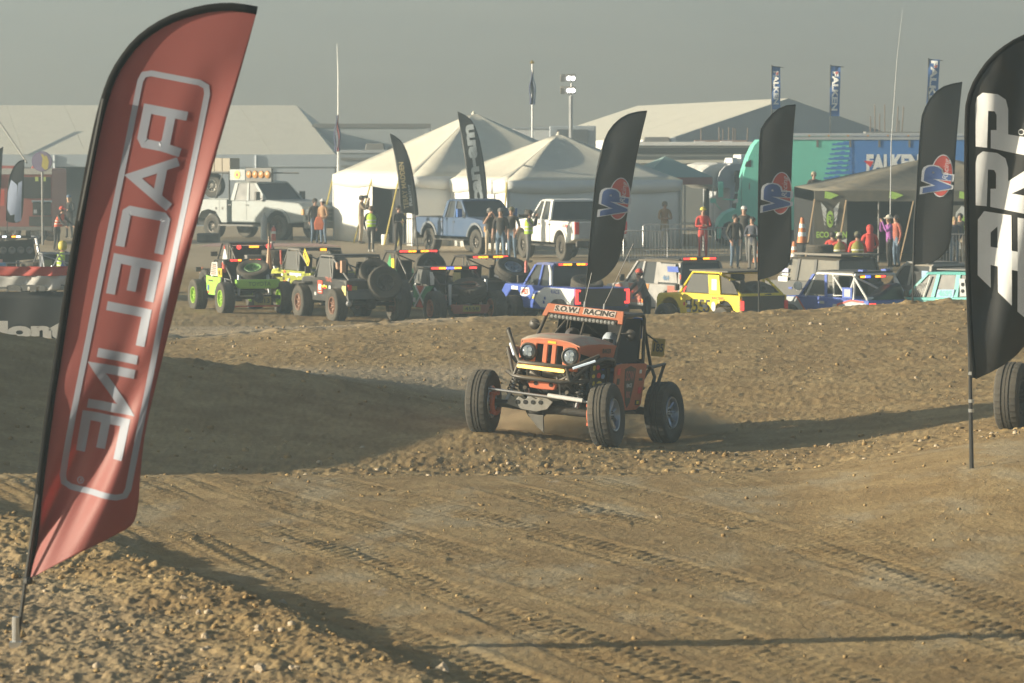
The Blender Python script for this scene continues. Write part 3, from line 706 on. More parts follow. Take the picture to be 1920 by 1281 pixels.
# ------------------------------------------------------------------ the orange race car
OR = mat('orange_body', (.56, .125, .045), .5, dust=.30, var=.14)
ORP = mat('orange_part', (.58, .12, .05), .5, dust=.2)
TUB = mat('black_tube', (.018, .018, .019), .4, dust=.22)
ALU = mat('raw_aluminium', (.20, .20, .195), .5, metal=.5, dust=.3, var=.4, scale=12)
def race_car():
    yaw = R(21.5)
    root = empty('race_car', CAR, 0, 'orange open rock racer with round headlights driving on the dirt track', 'race car')
    root.rotation_euler = (0, 0, -math.pi / 2 - yaw)      # local x = forward, y = left
    # suspended body tilts: right side up, nose up a little
    B = Matrix.Translation((0, 0, -.01)) @ Euler((R(-5.2), R(-2.5), 0)).to_matrix().to_4x4()
    mk = lambda: MB(B)
    # wheels rest where the ground puts them
    axz = {}
    for nm, (x, y) in (('FL', (1.4, 1.05)), ('FR', (1.4, -1.05)), ('RL', (-1.4, 1.05)), ('RR', (-1.4, -1.05))):
        wpt = Matrix.Translation(CAR) @ root.rotation_euler.to_matrix().to_4x4() @ Vector((x, y, 0))
        z = gz(wpt.x, wpt.y) - CAR[2] + .51 - .015
        axz[nm] = z
    tl = {'F': math.atan2(axz['FL'] - axz['FR'], 2.1), 'R': math.atan2(axz['RL'] - axz['RR'], 2.1)}
    for nm, (x, y) in (('FL', (1.4, 1.05)), ('FR', (1.4, -1.05)), ('RL', (-1.4, 1.05)), ('RR', (-1.4, -1.05))):
        wheel(root, (x, y, axz[nm]), .515, .34, RIM_AL, steer=R(3) if nm[0] == 'F' else 0, roll=tl[nm[0]])
    for ax, x in (('F', 1.4), ('R', -1.4)):
        a = Vector((x, .92, axz[ax + 'L'])); b = Vector((x, -.92, axz[ax + 'R'])); c = lambda t: b + (a - b) * t
        mb = MB(); mb.tube([a, c(.62), c(.5), c(.38), b], [.06, .075, .10, .075, .06], 0, 10)
        mb.lathe([(.06, -.2), (.16, -.13), (.19, 0), (.15, .1), (.05, .16)], c(.42) + Vector((-.03, 0, -.02)), (1, 0, 0), 0, 14)
        axle = mb.build('front_axle' if ax == 'F' else 'rear_axle', BLK, root, smooth=.7)
        if ax == 'F':
            mb = MB(); q = c(.40)
            mb.prism([(-.40, .0), (-.34, .09), (-.26, .05), (-.18, .12), (-.08, .07), (.02, .13), (.12, .08), (.25, .14), (.40, .04), (.30, -.08), (.12, -.12), (-.12, -.09)], q + Vector((.17, 0, .06)), (0, 1, 0), (0, 0, 1), (.03, 0, 0))
            mb.prism([(-.05, -.12), (.22, -.14), (.20, -.42), (.10, -.34)], q + Vector((.16, 0, .02)), (0, 1, 0), (.25, 0, 1), (.04, 0, 0))
            mb.build('axle_truss', ALU, root, bevel=.008)
            for k in range(4):
                mb = MB(); disc(mb, q + Vector((.19, -.2 + k * .13, .09)), (1, 0, 0), .035, .01); mb.build('truss_hole', DRK, root)
            mb = MB(); mb.tube([c(.02) + Vector((.3, 0, .24)), c(.98) + Vector((.3, 0, .22))], .022, 0, 8); mb.build('tie_rod', STL, root, smooth=.8)
            mb = MB(); mb.tube([c(.60) + Vector((.32, 0, .25)), c(.92) + Vector((.32, 0, .235))], .036, 0, 8); mb.build('steering_ram', mat('ram_white', (.7, .7, .68), .35, dust=.15), root, smooth=.8)
        for t in (.05, .95):
            mb = MB(); q = c(t) + Vector((.02, 0, 0)); rg = .17
            mb.tube([q + Vector((rg * math.cos(k), 0, rg * math.sin(k))) for k in [i * .45 - 2.4 for i in range(11)]], .045, 0, 6)
            mb.box(q + Vector((.05, 0, .15)), (.16, .12, .05)); mb.box(q + Vector((.05, 0, -.15)), (.16, .12, .05))
            mb.build('knuckle', ORP, root, smooth=.7)
        for sy in (1, -1):
            fx = .75 * (1 if ax == 'F' else -1)
            mb = MB(); w1 = c(.5 + .30 * sy)
            mb.tube([w1 + Vector((0, 0, -.04)), B @ Vector((x - fx * 1.35, sy * .25, .62))], .032, 0, 8); mb.build('link_arm', BLK if ax == 'F' else ALU, root, smooth=.8)
            top = B @ Vector((x - .12 * (1 if ax == 'F' else -1), sy * .52, 1.42 if ax == 'F' else 1.5)); bot = w1 + Vector((.12, sy * .04, .08))
            mb = MB(); mb.tube([bot, bot + (top - bot) * .5], .032, 0, 8); mb.tube([bot + (top - bot) * .45, top], .045, 1, 8); mb.build('shock', [STL, BLK], root, smooth=.8)
            mb = MB(); spring(mb, bot + (top - bot) * .12, bot + (top - bot) * .8, .072, 9); mb.build('coil_spring', BLK, root, smooth=.8)
    # chassis
    mb = mk()
    for sy in (1, -1):
        mb.tube([(1.62, sy * .36, .98), (1.25, sy * .40, .82), (.55, sy * .62, .66), (-.75, sy * .62, .66), (-1.3, sy * .45, .92), (-1.75, sy * .45, 1.0)], .034, 0, 8)
        mb.tube([(1.55, sy * .40, 1.32), (.6, sy * .66, 1.42), (-.6, sy * .72, 1.42), (-1.75, sy * .55, 1.36)], .03, 0, 8)
        mb.tube([(1.25, sy * .40, .82), (1.45, sy * .42, 1.32)], .028, 0, 6); mb.tube([(.55, sy * .62, .66), (.6, sy * .66, 1.42)], .03, 0, 6)
    mb.build('chassis_frame', TUB, root, smooth=.8)
    mb = mk(); mb.prism([(1.2, .70), (.6, .60), (-.8, .60), (-1.2, .74), (-1.2, .80), (1.2, .80)], (0, 0, 0), (1, 0, 0), (0, 0, 1), (0, .95, 0)); mb.build('skid_plate', BLK, root)
    mb = mk(); mb.box((.95, 0, 1.12), (.75, .5, .5)); mb.box((.95, 0, 1.40), (.5, .34, .12)); mb.tube([(1.3, .2, 1.2), (1.3, -.2, 1.22)], .06, 1, 8); mb.tube([(1.36, -.1, 1.0), (1.36, .25, 1.05)], .05, 1, 8)
    mb.box((1.42, -.28, 1.18), (.12, .16, .14), 1); mb.box((1.42, .3, 1.15), (.1, .1, .2), 1); mb.build('engine', [BLK, ALU], root, bevel=.02)
    mb = mk(); mb.prism([(-.24, 0), (-.14, .09), (.05, .08), (.24, .02), (.22, -.07), (0, -.08), (-.2, -.07)], (1.56, -.08, 1.06), (0, 1, 0), (0, 0, 1), (.10, 0, 0)); mb.build('winch', ORP, root, bevel=.015)
    for yy in (-.18, .08):
        mb = mk(); disc(mb, (1.615, yy, 1.07), (1, 0, 0), .035, .012); mb.build('winch_bolt', DRK, root)
    # grille: separate bands and bars around real openings
    GX = 1.60
    mb = mk()
    def loopx(x, w_, zt, zb):
        pts = []
        for k in range(13):
            a = math.pi * k / 12; pts.append((x, w_ * math.copysign(abs(math.cos(a)) ** .35, math.cos(a)), zb + (zt - zb) * (abs(math.sin(a)) ** .35)))
        return pts
    mb.prism([(-.50, 1.32), (-.52, 1.60), (-.46, 1.73), (-.3, 1.785), (0, 1.80), (.3, 1.785), (.46, 1.73), (.52, 1.60), (.50, 1.32), (.24, 1.32), (.24, 1.36), (.225, 1.70), (-.225, 1.70), (-.24, 1.36), (-.24, 1.32)], (GX, 0, 0), (0, 1, 0), (0, 0, 1), (.05, 0, 0))
    mb.bbox((GX - .025, -.238, 1.318), (GX + .025, .238, 1.37))
    grille = mb.build('grille', OR, root, bevel=.012)
    for k in (1, 2):
        y = -.225 + .45 * k / 3
        mb = mk(); mb.bbox((GX - .02, y - .036, 1.365), (GX + .024, y + .036, 1.705)); mb.build('grille_bar', OR, grille, bevel=.006)
    mb = mk(); mb.bbox((GX - .10, -.25, 1.34), (GX - .06, .25, 1.72)); mb.build('radiator', DRK, root)
    mb = mk(); mb.prism([(-.07, -.018), (.07, -.018), (.07, .018), (-.07, .018)], (GX + .028, .03, 1.745), (0, 1, 0), (0, 0, 1), (.006, 0, 0)); mb.build('badge', YEL, root)
    for sy in (1, -1):
        mb = mk(); mb.lathe([(.142, -.03), (.147, .03), (.125, .045), (.11, .02)], (GX + .01, sy * .36, 1.555), (1, 0, 0), 0, 24, caps=False); hl = mb.build('headlight', BLK, root, smooth=.6)
        mb = mk(); mb.lathe([(.118, .012), (.095, .032), (.05, .045), (.002, .05)], (GX + .01, sy * .36, 1.555), (1, 0, 0), 0, 20); mb.build('lens', mat('lamp_lens', (.16, .19, .23), .12, spec=.8), hl, smooth=1)
        for k in range(4):
            mb = mk(); a = math.pi / 4 + k * math.pi / 2; disc(mb, (GX + .048, sy * .36 + .055 * math.cos(a), 1.555 + .055 * math.sin(a)), (1, 0, 0), .036, .02, 0, 10); mb.build('led_cell', mat('led_chrome', (.35, .4, .46), .2, metal=.6), hl)
    for k, (x0, y0, z0, x1, y1, z1, rr_, m_) in enumerate(((1.5, -.3, 1.25, 1.45, .25, 1.0, .02, BLK), (1.48, .35, 1.28, 1.5, -.1, 1.02, .018, STL), (1.35, -.4, 1.3, 1.4, -.1, .9, .022, BLK), (1.4, .1, 1.3, 1.3, .4, .95, .02, BLK), (1.55, -.25, .84, 1.5, .3, .88, .03, ALU), (1.45, -.35, .95, 1.5, -.3, .62, .02, STL), (1.3, .45, 1.2, 1.42, .48, .7, .02, BLK), (1.52, .12, 1.2, 1.4, .3, .8, .015, STL))):
        mb = mk(); q0, q1 = Vector((x0, y0, z0)), Vector((x1, y1, z1)); mb.tube([q0, q0.lerp(q1, .3) + Vector((.07, .03, -.02)), q0.lerp(q1, .7) + Vector((.05, -.04, -.03)), q1], rr_, 0, 6); mb.build('hose', m_, root, smooth=.8)
    mb = mk(); mb.bbox((1.28, -.46, .82), (1.33, .46, 1.36)); mb.build('front_bulkhead', DRK, root)
    # hood
    def hood_sec(x, w_, zc, sag):
        return [(x, w_ * c_, zc - sag * abs(c_) ** 3.0) for c_ in [1 - 2 * k / 14 for k in range(15)]]
    secs = [hood_sec(1.625, .50, 1.80, .07), hood_sec(1.4, .55, 1.85, .085), hood_sec(.95, .63, 1.87, .10), hood_sec(.45, .70, 1.86, .11)]
    mb = mk()
    mb.loft([s_ + [(p[0], p[1], p[2] - .02) for p in s_[::-1]] for s_ in secs])
    mb.build('hood', mat('orange_hood', (.62, .125, .035), .45, dust=.9, dcol=(.52, .45, .34), var=.08), root, smooth=.7)
    for sy in (1, -1):
        mb = mk(); mb.loft([[(1.60, sy * .505, 1.62), (1.60, sy * .505, 1.74), (1.60, sy * .49, 1.74), (1.60, sy * .49, 1.62)],
                 [(1.0, sy * .63, 1.52), (1.0, sy * .63, 1.775), (1.0, sy * .61, 1.775), (1.0, sy * .61, 1.52)], [(.46, sy * .705, 1.46), (.46, sy * .705, 1.76), (.46, sy * .68, 1.76), (.46, sy * .68, 1.46)]])
        mb.build('hood_side', OR, root)
    mb = mk(); print_text(mb, 'BAKER', (.80, .672, 1.67), (-1, .14, 0), (0, 0, 1), .07, bold=.03); mb.build('hood_lettering', BLK, root)
    # fender tubes and black inner panels with stickers
    for sy in (1, -1):
        mb = mk(); mb.tube([(1.60, sy * .52, 1.36), (1.52, sy * .74, 1.50), (1.2, sy * .80, 1.56), (.78, sy * .78, 1.54), (.58, sy * .74, 1.44)], .035, 0, 8)
        mb.loft([[(1.55, sy * .52, 1.44), (1.50, sy * .76, 1.48), (1.50, sy * .76, 1.455), (1.55, sy * .52, 1.41)], [(1.1, sy * .6, 1.56), (1.1, sy * .80, 1.575), (1.1, sy * .80, 1.55), (1.1, sy * .6, 1.53)], [(.6, sy * .66, 1.47), (.6, sy * .76, 1.48), (.6, sy * .76, 1.45), (.6, sy * .66, 1.44)]])
        mb.build('fender', TUB, root, smooth=.7)
        mb = mk(); mb.prism([(1.25, .92), (1.30, 1.46), (.56, 1.46), (.52, .74), (.8, .72)], (0, sy * .60, 0), (1, 0, 0), (0, 0, 1), (0, .02, 0)); mb.build('inner_panel', BLK, root)
    st = [(1.16, 1.40, .06, .05, YEL), (.99, 1.40, .08, .04, RED), (.75, 1.38, .08, .03, BLUE_P), (1.16, 1.26, .07, .03, YEL), (.92, 1.27, .09, .045, RED), (.72, 1.25, .08, .04, SKYB), (.86, 1.12, .14, .06, YEL), (1.12, 1.13, .05, .05, YEL), (1.10, 1.02, .08, .025, RED), (.82, .99, .16, .02, WHT)]
    for k, (x, z, a, b_, m_) in enumerate(st):
        mb = mk(); mb.prism([(a * math.cos(t) * (1 if k % 2 else 1.0), b_ * math.sin(t)) for t in [i * math.pi / 6 for i in range(12)]], (x, .616, z), (1, 0, 0), (0, 0, 1), (0, .005, 0)); mb.build('sticker', m_, root)
    # bull bar with light bars
    mb = MB(B @ Matrix.Translation((0, 0, .15)))
    mb.tube([(1.50, -.78, 1.70), (1.72, -.52, 1.34), (1.86, -.40, 1.24), (1.86, .40, 1.24), (1.72, .52, 1.28), (1.45, .78, 1.46)], .034, 0, 8)
    mb.tube([(1.45, -.80, 1.72), (1.50, -.78, 1.70)], .034, 0, 8)
    mb.tube([(1.62, -.68, 1.06), (1.84, -.48, 1.01), (1.88, -.3, 1.0), (1.88, .3, 1.0), (1.84, .48, 1.01), (1.55, .68, 1.05)], .036, 0, 8)
    for sy in (1, -1):
        mb.tube([(1.86, sy * .40, 1.24), (1.84, sy * .48, 1.01)], .03, 0, 8); mb.tube([(1.84, sy * .48, 1.01), (1.50, sy * .76, 1.42)], .028, 0, 8); mb.tube([(1.84, sy * .42, 1.0), (1.4, sy * .40, .85)], .03, 0, 8); mb.tube([(1.78, sy * .45, 1.26), (1.5, sy * .42, 1.32)], .028, 0, 8)
    mb.build('bull_bar', TUB, root, smooth=.8)
    mb = MB(B @ Matrix.Translation((0, 0, .15))); mb.box((1.885, -.02, 1.175), (.05, .80, .055)); ab = mb.build('amber_light_bar', mat('amber_bar', (1, .55, .08), .3, emit=1.5, ecol=(1.0, .58, .13)), root, bevel=.02)
    for sy, a, b_ in ((1, (1.83, .50, 1.235), (1.60, .78, 1.38)), (-1, (1.74, -.55, 1.33), (1.62, -.68, 1.50))):
        mb = MB(B @ Matrix.Translation((0, 0, .15))); mb.tube([a, b_], .019, 0, 8); mb.build('side_light_bar', mat('white_bar', (.75, .82, .84), .3, emit=.25), root, smooth=.8)
    # cab
    mb = mk()
    A0, A1 = (.46, .70, 1.70), (.10, .66, 2.20); B1 = (-.85, .64, 2.24); B0 = (-.85, .72, 1.42); C0 = (-1.75, .55, 1.36)
    for sy in (1, -1):
        f_ = lambda p: (p[0], p[1] * sy, p[2])
        mb.tube([f_((.55, .72, 1.42)), f_(A0), f_(A1), f_((.02, .655, 2.22)), f_((-.75, .645, 2.255)), f_(B1), f_((-.90, .65, 2.18)), f_(B0)], .03, 0, 8)
        mb.tube([f_((-.88, .65, 2.12)), f_((-1.3, .6, 1.75)), f_(C0)], .028, 0, 8); mb.tube([f_(C0), f_((-1.3, .45, .92))], .028, 0, 8); mb.tube([f_(B0), f_(C0)], .028, 0, 8)
        mb.tube([f_((-1.75, .55, 1.38)), f_((-1.42, .75, 1.22)), f_((-1.25, .74, .72))], .03, 0, 8); mb.tube([f_((-1.1, .76, 1.38)), f_((-1.75, .78, 1.44)), f_((-1.55, .76, 1.05)), f_((-1.2, .74, .75))], .032, 0, 8)
    for p in (A1, B1): mb.tube([p, (p[0], -p[1], p[2])], .03, 0, 8)
    mb.tube([(-1.75, .55, 1.36), (-1.75, -.55, 1.36)], .03, 0, 8); mb.tube([(.46, .70, 1.70), (.46, -.70, 1.70)], .028, 0, 8)
    mb.tube([(.10, 0, 2.19), (.47, .05, 1.72)], .022, 0, 8); mb.tube([(.12, -.25, 2.18), (.49, -.45, 1.72)], .02, 0, 6); mb.tube([(-.88, -.62, 2.12), (-.85, .68, 1.45)], .025, 0, 8)
    mb.build('roll_cage', TUB, root, smooth=.8)
    mb = mk(); mb.prism([(.06, .66), (.06, -.66), (-.86, -.65), (-.86, .65)], (0, 0, 2.255), (1, 0, 0), (0, 1, 0), (0, 0, .02)); mb.build('roof_panel', BLK, root)
    NET = mat('window_net', (.03, .03, .03), .85, scale=60, var=.4)
    for sy in (1, -1):
        mb = mk(); mb.prism([(-.05, 2.19), (.36, 1.72), (.50, 1.46), (-.80, 1.46), (-.84, 2.18)], (0, sy * .675, 0), (1, 0, 0), (0, -.03 * sy, 1), (0, .008, 0)) if sy > 0 else mb.prism([(-.45, 2.18), (-.38, 1.5), (-.80, 1.46), (-.84, 2.18)], (0, -.675, 0), (1, 0, 0), (0, 0, 1), (0, .008, 0)); mb.build('window_net', NET, root)
        mb = mk(); mb.lathe([(.015, 0), (.075, .015), (.095, .04), (.08, .05)], (.26, sy * .84, 1.94), (-1, 0, 0), 0, 14); mb.tube([(.28, sy * .86, 1.98), (.3, sy * .70, 1.95)], .012, 0, 5); mb.build('mirror', BLK, root, smooth=.8)
    # visor with lettering and a row of lamps
    vo = Vector((.20, 0, 2.22)); vV = Vector((-.10, 0, .17)).normalized()
    mb = mk(); mb.prism([(-.70, -.14), (-.66, .09), (.66, .09), (.70, -.14), (.62, -.14), (.60, -.075), (-.60, -.075), (-.62, -.14)], vo, (0, 1, 0), vV, (.03, 0, .015)); mb.build('visor', OR, root, bevel=.006)
    nV = Vector((0, 1, 0)).cross(vV).normalized()
    mb = mk(); mb.prism([(-.52, -.048), (-.52, .068), (-.10, .068), (-.10, -.048)], vo + nV * .022, (0, 1, 0), vV, nV * .004); mb.prism([(-.02, -.048), (-.02, .068), (.54, .068), (.54, -.048)], vo + nV * .022, (0, 1, 0), vV, nV * .004); mb.build('lettering_ground', mat('pale_peach', (.62, .52, .46), .5, dust=.2), root)
    mb = mk(); mb.M = B; print_text(mb, 'S.O.W.', vo + Vector((0, -.31, 0)) + nV * .028 + vV * .01, (0, 1, 0), vV, .095, bold=.03, width=.40); mb.build('visor_lettering', BLK, root); mb = mk(); print_text(mb, 'RACING', vo + Vector((0, .26, 0)) + nV * .028 + vV * .01, (0, 1, 0), vV, .095, bold=.03, width=.52); mb.build('visor_lettering', BLK, root)
    mb = mk(); mb.box((.235, 0, 2.105), (.05, 1.16, .07)); bar = mb.build('roof_light_bar', BLK, root)
    for k in range(17):
        mb = mk(); mb.lathe([(.03, 0), (.028, .012), (.004, .016)], (.262, -.53 + k * 1.06 / 16, 2.105), (1, 0, 0), 0, 10); mb.build('lamp', mat('roof_lamp', (.22, .22, .21), .3, spec=.6), bar, smooth=1)
    # body sides
    for sy in (1, -1):
        mb = mk(); mb.prism([(.58, .80), (.60, 1.44), (.30, 1.47), (-.86, 1.46), (-.92, 1.44), (-.80, .78), (-.6, .70), (.4, .70)], (0, sy * .76, 0), (1, 0, 0), (0, 0, 1), (0, .025, 0)); mb.build('door_panel', OR, root, bevel=.006)
    mb = mk(); mb.prism([(-.26, .28), (0, .33), (.26, .28), (.22, 0), (.10, -.28), (0, -.36), (-.10, -.28), (-.22, 0)], (-.12, .776, 1.10), (1, 0, 0), (0, 0, 1), (0, .006, 0)); mb.build('shield', mat('shield_dark', (.07, .045, .035), .5, dust=.2), root)
    sr = mat('shield_red', (.5, .12, .09), .5, dust=.2)
    mb = mk(); print_text(mb, 'SOW', (-.12, .781, 1.27), (-1, 0, 0), (0, 0, 1), .15, bold=.03, width=.40); mb.build('shield_lettering', sr, root); mb = mk(); print_text(mb, 'RK', (-.12, .781, .96), (-1, 0, 0), (0, 0, 1), .10, bold=.03, width=.2); mb.build('shield_lettering', sr, root)
    mb = mk(); print_text(mb, 'RACE', (-.12, .781, 1.11), (-1, 0, 0), (0, 0, 1), .06, bold=.02, width=.24); mb.build('shield_small_lettering', WHT, root)
    for (x, z, a, b_, m_) in ((.42, 1.34, .06, .05, RED), (.42, 1.18, .06, .05, BLK), (.42, .98, .05, .07, SKYB), (-.62, 1.33, .05, .03, WHT), (-.66, 1.02, .07, .05, RED), (-.60, .82, .10, .04, BLK), (-.60, .822, .05, .025, YEL), (.40, .82, .1, .05, BLK), (-.66, 1.2, .08, .02, BLK)):
        mb = mk(); mb.prism([(-a, -b_), (a, -b_), (a, b_), (-a, b_)], (x, .777 if m_ is not YEL else .782, z), (1, 0, 0), (0, 0, 1), (0, .006, 0)); mb.build('sticker', m_, root)
    # interior, seats and rear
    mb = mk(); mb.bbox((.50, -.62, .82), (-.82, .62, .90)); mb.bbox((.42, -.62, 1.3), (.5, .62, 1.68)); mb.build('cockpit_floor', DRK, root)
    for sy in (1, -1):
        mb = mk(); mb.prism([(.0, 0), (.02, .12), (-.38, .18), (-.52, .95), (-.64, .93), (-.52, .0)], (0, sy * .33, .90), (1, 0, 0), (0, 0, 1), (0, .46, 0)); mb.build('seat', BLK, root, bevel=.03)
    mb = mk(); mb.bbox((-.86, -.62, .9), (-.90, .62, 2.16)); mb.build('firewall', DRK, root)
    mb = mk(); mb.bbox((-1.0, -.5, .95), (-1.6, .5, 1.42)); mb.box((-1.2, .1, 1.62), (.45, .7, .36)); mb.build('fuel_cell', BLK, root, bevel=.03)
    mb = mk(); mb.lathe([(.1, 0), (.12, .05), (.12, .3), (.08, .34)], (-1.0, .52, 1.85), (0, 0, 1), 0, 12); mb.build('blue_canister', mat('blue_can', (.05, .1, .35), .4), root, smooth=.7)
    mb = mk(); mb.prism([(-.11, -.15), (.11, -.15), (.11, .15), (-.11, .15)], (-1.36, .78, 1.72), (-.55, .83, 0), (0, 0, 1), (.012, .008, 0)); pl = mb.build('number_board', mat('dusty_yellow', (.45, .33, .08), .6, dust=.25), root)
    mb = mk(); print_text(mb, '185', Vector((-1.36, .78, 1.72)) + Vector((.83, .55, 0)) * .014, (-.55, .83, 0), (0, 0, 1), .13, bold=.03, width=.17); mb.build('number', BLK, pl)
    mb = mk(); mb.tube([(-1.05, .63, 1.95), (-1.36, .77, 1.80)], .014, 0, 6); mb.build('board_bracket', TUB, root)
    for (x, y, l, ph) in ((-.2, .18, 1.05, .09), (-.25, -.18, .5, .03)):
        mb = mk(); mb.tube([(x, y, 2.26), (x, y, 2.38)], .018, 1, 6); mb.tube([(x, y, 2.36), (x - l * .05, y + l * ph * 4, 2.36 + l)], .008, 0, 5); mb.build('antenna', [BLK, STL], root)
    return root, B
SKYB = mat('sky_blue', (.28, .42, .62), .5); BLUE_P = mat('royal_blue', (.04, .09, .42), .45, dust=.12)
CAR = (CAR[0], CAR[1], gz(1.49 + CAR[0], CAR[1] + .9))
HERO, HB = race_car()
# ------------------------------------------------------------------ parked rigs and trucks
def arch(xc, r, zc, zb, n=8):
    """wheel-arch points from front to rear above the sill line zb"""
    a0 = math.asin(max(-1, min(1, (zb - zc) / r))); a1 = math.pi - a0
    return [(xc + r * math.cos(a0 + (a1 - a0) * k / n), zc + r * math.sin(a0 + (a1 - a0) * k / n)) for k in range(n + 1)]
def side_prism(root, name, outline, W, m, bevel=.02, y=0.0):
    mb = MB(); mb.prism(outline, (0, y, 0), (1, 0, 0), (0, 0, 1), (0, W, 0)); o = mb.build(name, m, root, bevel=bevel)
    if name == 'body' and W > 1.4:
        for k in range(7):
            x = rnd.uniform(-.62, .62); z = rnd.uniform(.68, 1.02); a = rnd.uniform(.03, .12); b = rnd.uniform(.02, .05)
            mb = MB(); mb.prism([(x - a, z - b), (x + a, z - b), (x + a, z + b), (x - a, z + b)], (0, W / 2 + .006 + .003 * k, 0), (1, 0, 0), (0, 0, 1), (0, .01, 0)); mb.build('sticker', rnd.choice([WHT, BLK, RED, YEL, BLUE_P, SILV2, TEXTG]), o)
    return o
def panel_side(root, name, outline, y, m, t=.012, parent=None):
    mb = MB(); mb.prism(outline, (0, y, 0), (1, 0, 0), (0, 0, 1), (0, t, 0)); return mb.build(name, m, parent or root)
def panel_rear(root, name, outline, x, m, t=.015, parent=None, bevel=0):
    mb = MB(); mb.prism(outline, (x, 0, 0), (0, 1, 0), (0, 0, 1), (t, 0, 0)); return mb.build(name, m, parent or root, bevel=bevel)
def rect(x0, x1, z0, z1): return [(x0, z0), (x1, z0), (x1, z1), (x0, z1)]
def four_wheels(root, wb, tr, Rt, wd, rim=None, steer=0, xo=0.0):
    for x in (wb / 2 + xo, -wb / 2 + xo):
        for y in (tr / 2, -tr / 2): wheel(root, (x, y, Rt - .02), Rt, wd, rim, steer=steer if x > 0 else 0)
    for x in (wb / 2 + xo, -wb / 2 + xo):
        mb = MB(); mb.tube([(x, tr / 2, Rt), (x, .15, Rt), (x, -.15, Rt), (x, -tr / 2, Rt)], [.05, .06, .06, .05], 0, 8); mb.lathe([(.05, -.18), (.15, -.1), (.17, 0), (.1, .13)], (x, -.1, Rt), (1, 0, 0), 0, 12); mb.build('axle', BLK, root, smooth=.8)
    for y in (.42, -.42):
        mb = MB(); mb.tube([(wb / 2 + xo, y, Rt + .02), (.2 + xo, y * .7, Rt + .12)], .03, 0, 6); mb.build('link_arm', BLK, root); mb = MB(); mb.tube([(-wb / 2 + xo, y, Rt + .02), (-.2 + xo, y * .7, Rt + .12)], .03, 0, 6); mb.build('link_arm', BLK, root)
        for x in (wb / 2 + xo, -wb / 2 + xo):
            mb = MB(); mb.tube([(x, y * 1.1, Rt + .06), (x * .93, y * 1.0, Rt + .62)], .05, 0, 8); mb.build('shock', STL, root, smooth=.8)
def cage(root, m, xr, xm, xf, xw, w0, w1, z0, z1, r=.026, diag=True, name='roll_cage'):
    """hoops: rear leg foot xr, rear hoop xm, windshield top xf, windshield foot xw; half widths w0 at belt, w1 at roof"""
    mb = MB()
    for s in (1, -1):
        mb.tube([(xw, s * w0, z0), (xf + .02, s * w1, z1 - .05), (xf - .06, s * w1, z1), (xm + .07, s * w1, z1), (xm, s * w1, z1 - .06), (xm - .03, s * w0, z0 - .25)], r, 0, 7)
        mb.tube([(xm, s * w1, z1 - .08), (xr, s * w0 * .9, z0 + .02), (xr, s * w0 * .8, z0 - .3)], r, 0, 7)
        if diag: mb.tube([(xm + .3, s * w1, z1), (xm + .02, s * w0, z0)], r * .8, 0, 6)
    mb.tube([(xm, w1, z1 - .01), (xm, -w1, z1 - .01)], r, 0, 7); mb.tube([(xf, w1, z1 - .01), (xf, -w1, z1 - .01)], r, 0, 7); mb.tube([(xr, w0 * .9, z0 + .02), (xr, -w0 * .9, z0 + .02)], r, 0, 7)
    mb.tube([(xm, w1, z1 - .05), (xm, -w0, z0)], r * .8, 0, 6)
    return mb.build(name, m, root, smooth=.8)
LIT = {'r': REDE, 'a': AMBE, 'b': BLUE_E, 'w': WHTE, '.': None}
def light_bar(root, x, z, y0, y1, code, h=.055):
    mb = MB(); mb.bbox((x + .0, y0 - .03, z - h * .7), (x + .05, y1 + .03, z + h * .7)); b = mb.build('light_bar', BLK, root); n = len(code)
    for k, c in enumerate(code):            # y1 side first: as seen from behind, left to right
        if LIT[c] is None: continue
        a = y1 - (y1 - y0) * k / n; e = y1 - (y1 - y0) * (k + 1) / n
        mb = MB(); mb.bbox((x - .025, e + .01, z - h / 2), (x - .001, a - .01, z + h / 2)); mb.build('lamp', LIT[c], b)
def seats(root, x, z, m=None, ys=(.35, -.35)):
    for y in ys:
        mb = MB(); mb.prism([(.28, 0), (.28, .14), (-.12, .16), (-.26, .78), (-.38, .76), (-.28, 0)], (x, y, z), (1, 0, 0), (0, 0, 1), (0, .44, 0)); mb.build('seat', m or BLK, root, bevel=.03)
def plate(root, p, U, V, w, h, num, col=None, off=1):
    U = Vector(U).normalized(); V = Vector(V).normalized(); Nn = U.cross(V).normalized()
    mb = MB(); mb.prism(rect(-w / 2, w / 2, -h / 2, h / 2), p, U, V, Nn * .012); o = mb.build('number_plate', col or YEL, root)
    if num:
        mb = MB(); print_text(mb, num, Vector(p) + Nn * .010, U, V, h * .55, bold=.02, width=w * .82); mb.build('number', BLK, o)
def rig_root(name, label, px, d, a, group='rigs lined up for the start', cat='off-road rig', z=None):
    x = (px - 960) / F * d
    return empty(name, (x, d, gz(x, d) - .03 if z is None else z), math.pi / 2 + a, label, cat, group)
def spare(root, pos, tilt, Rt=.48, wd=.33, rim=None):
    return wheel(root, pos, Rt, wd, rim, name='spare_tyre', tilt=tilt)
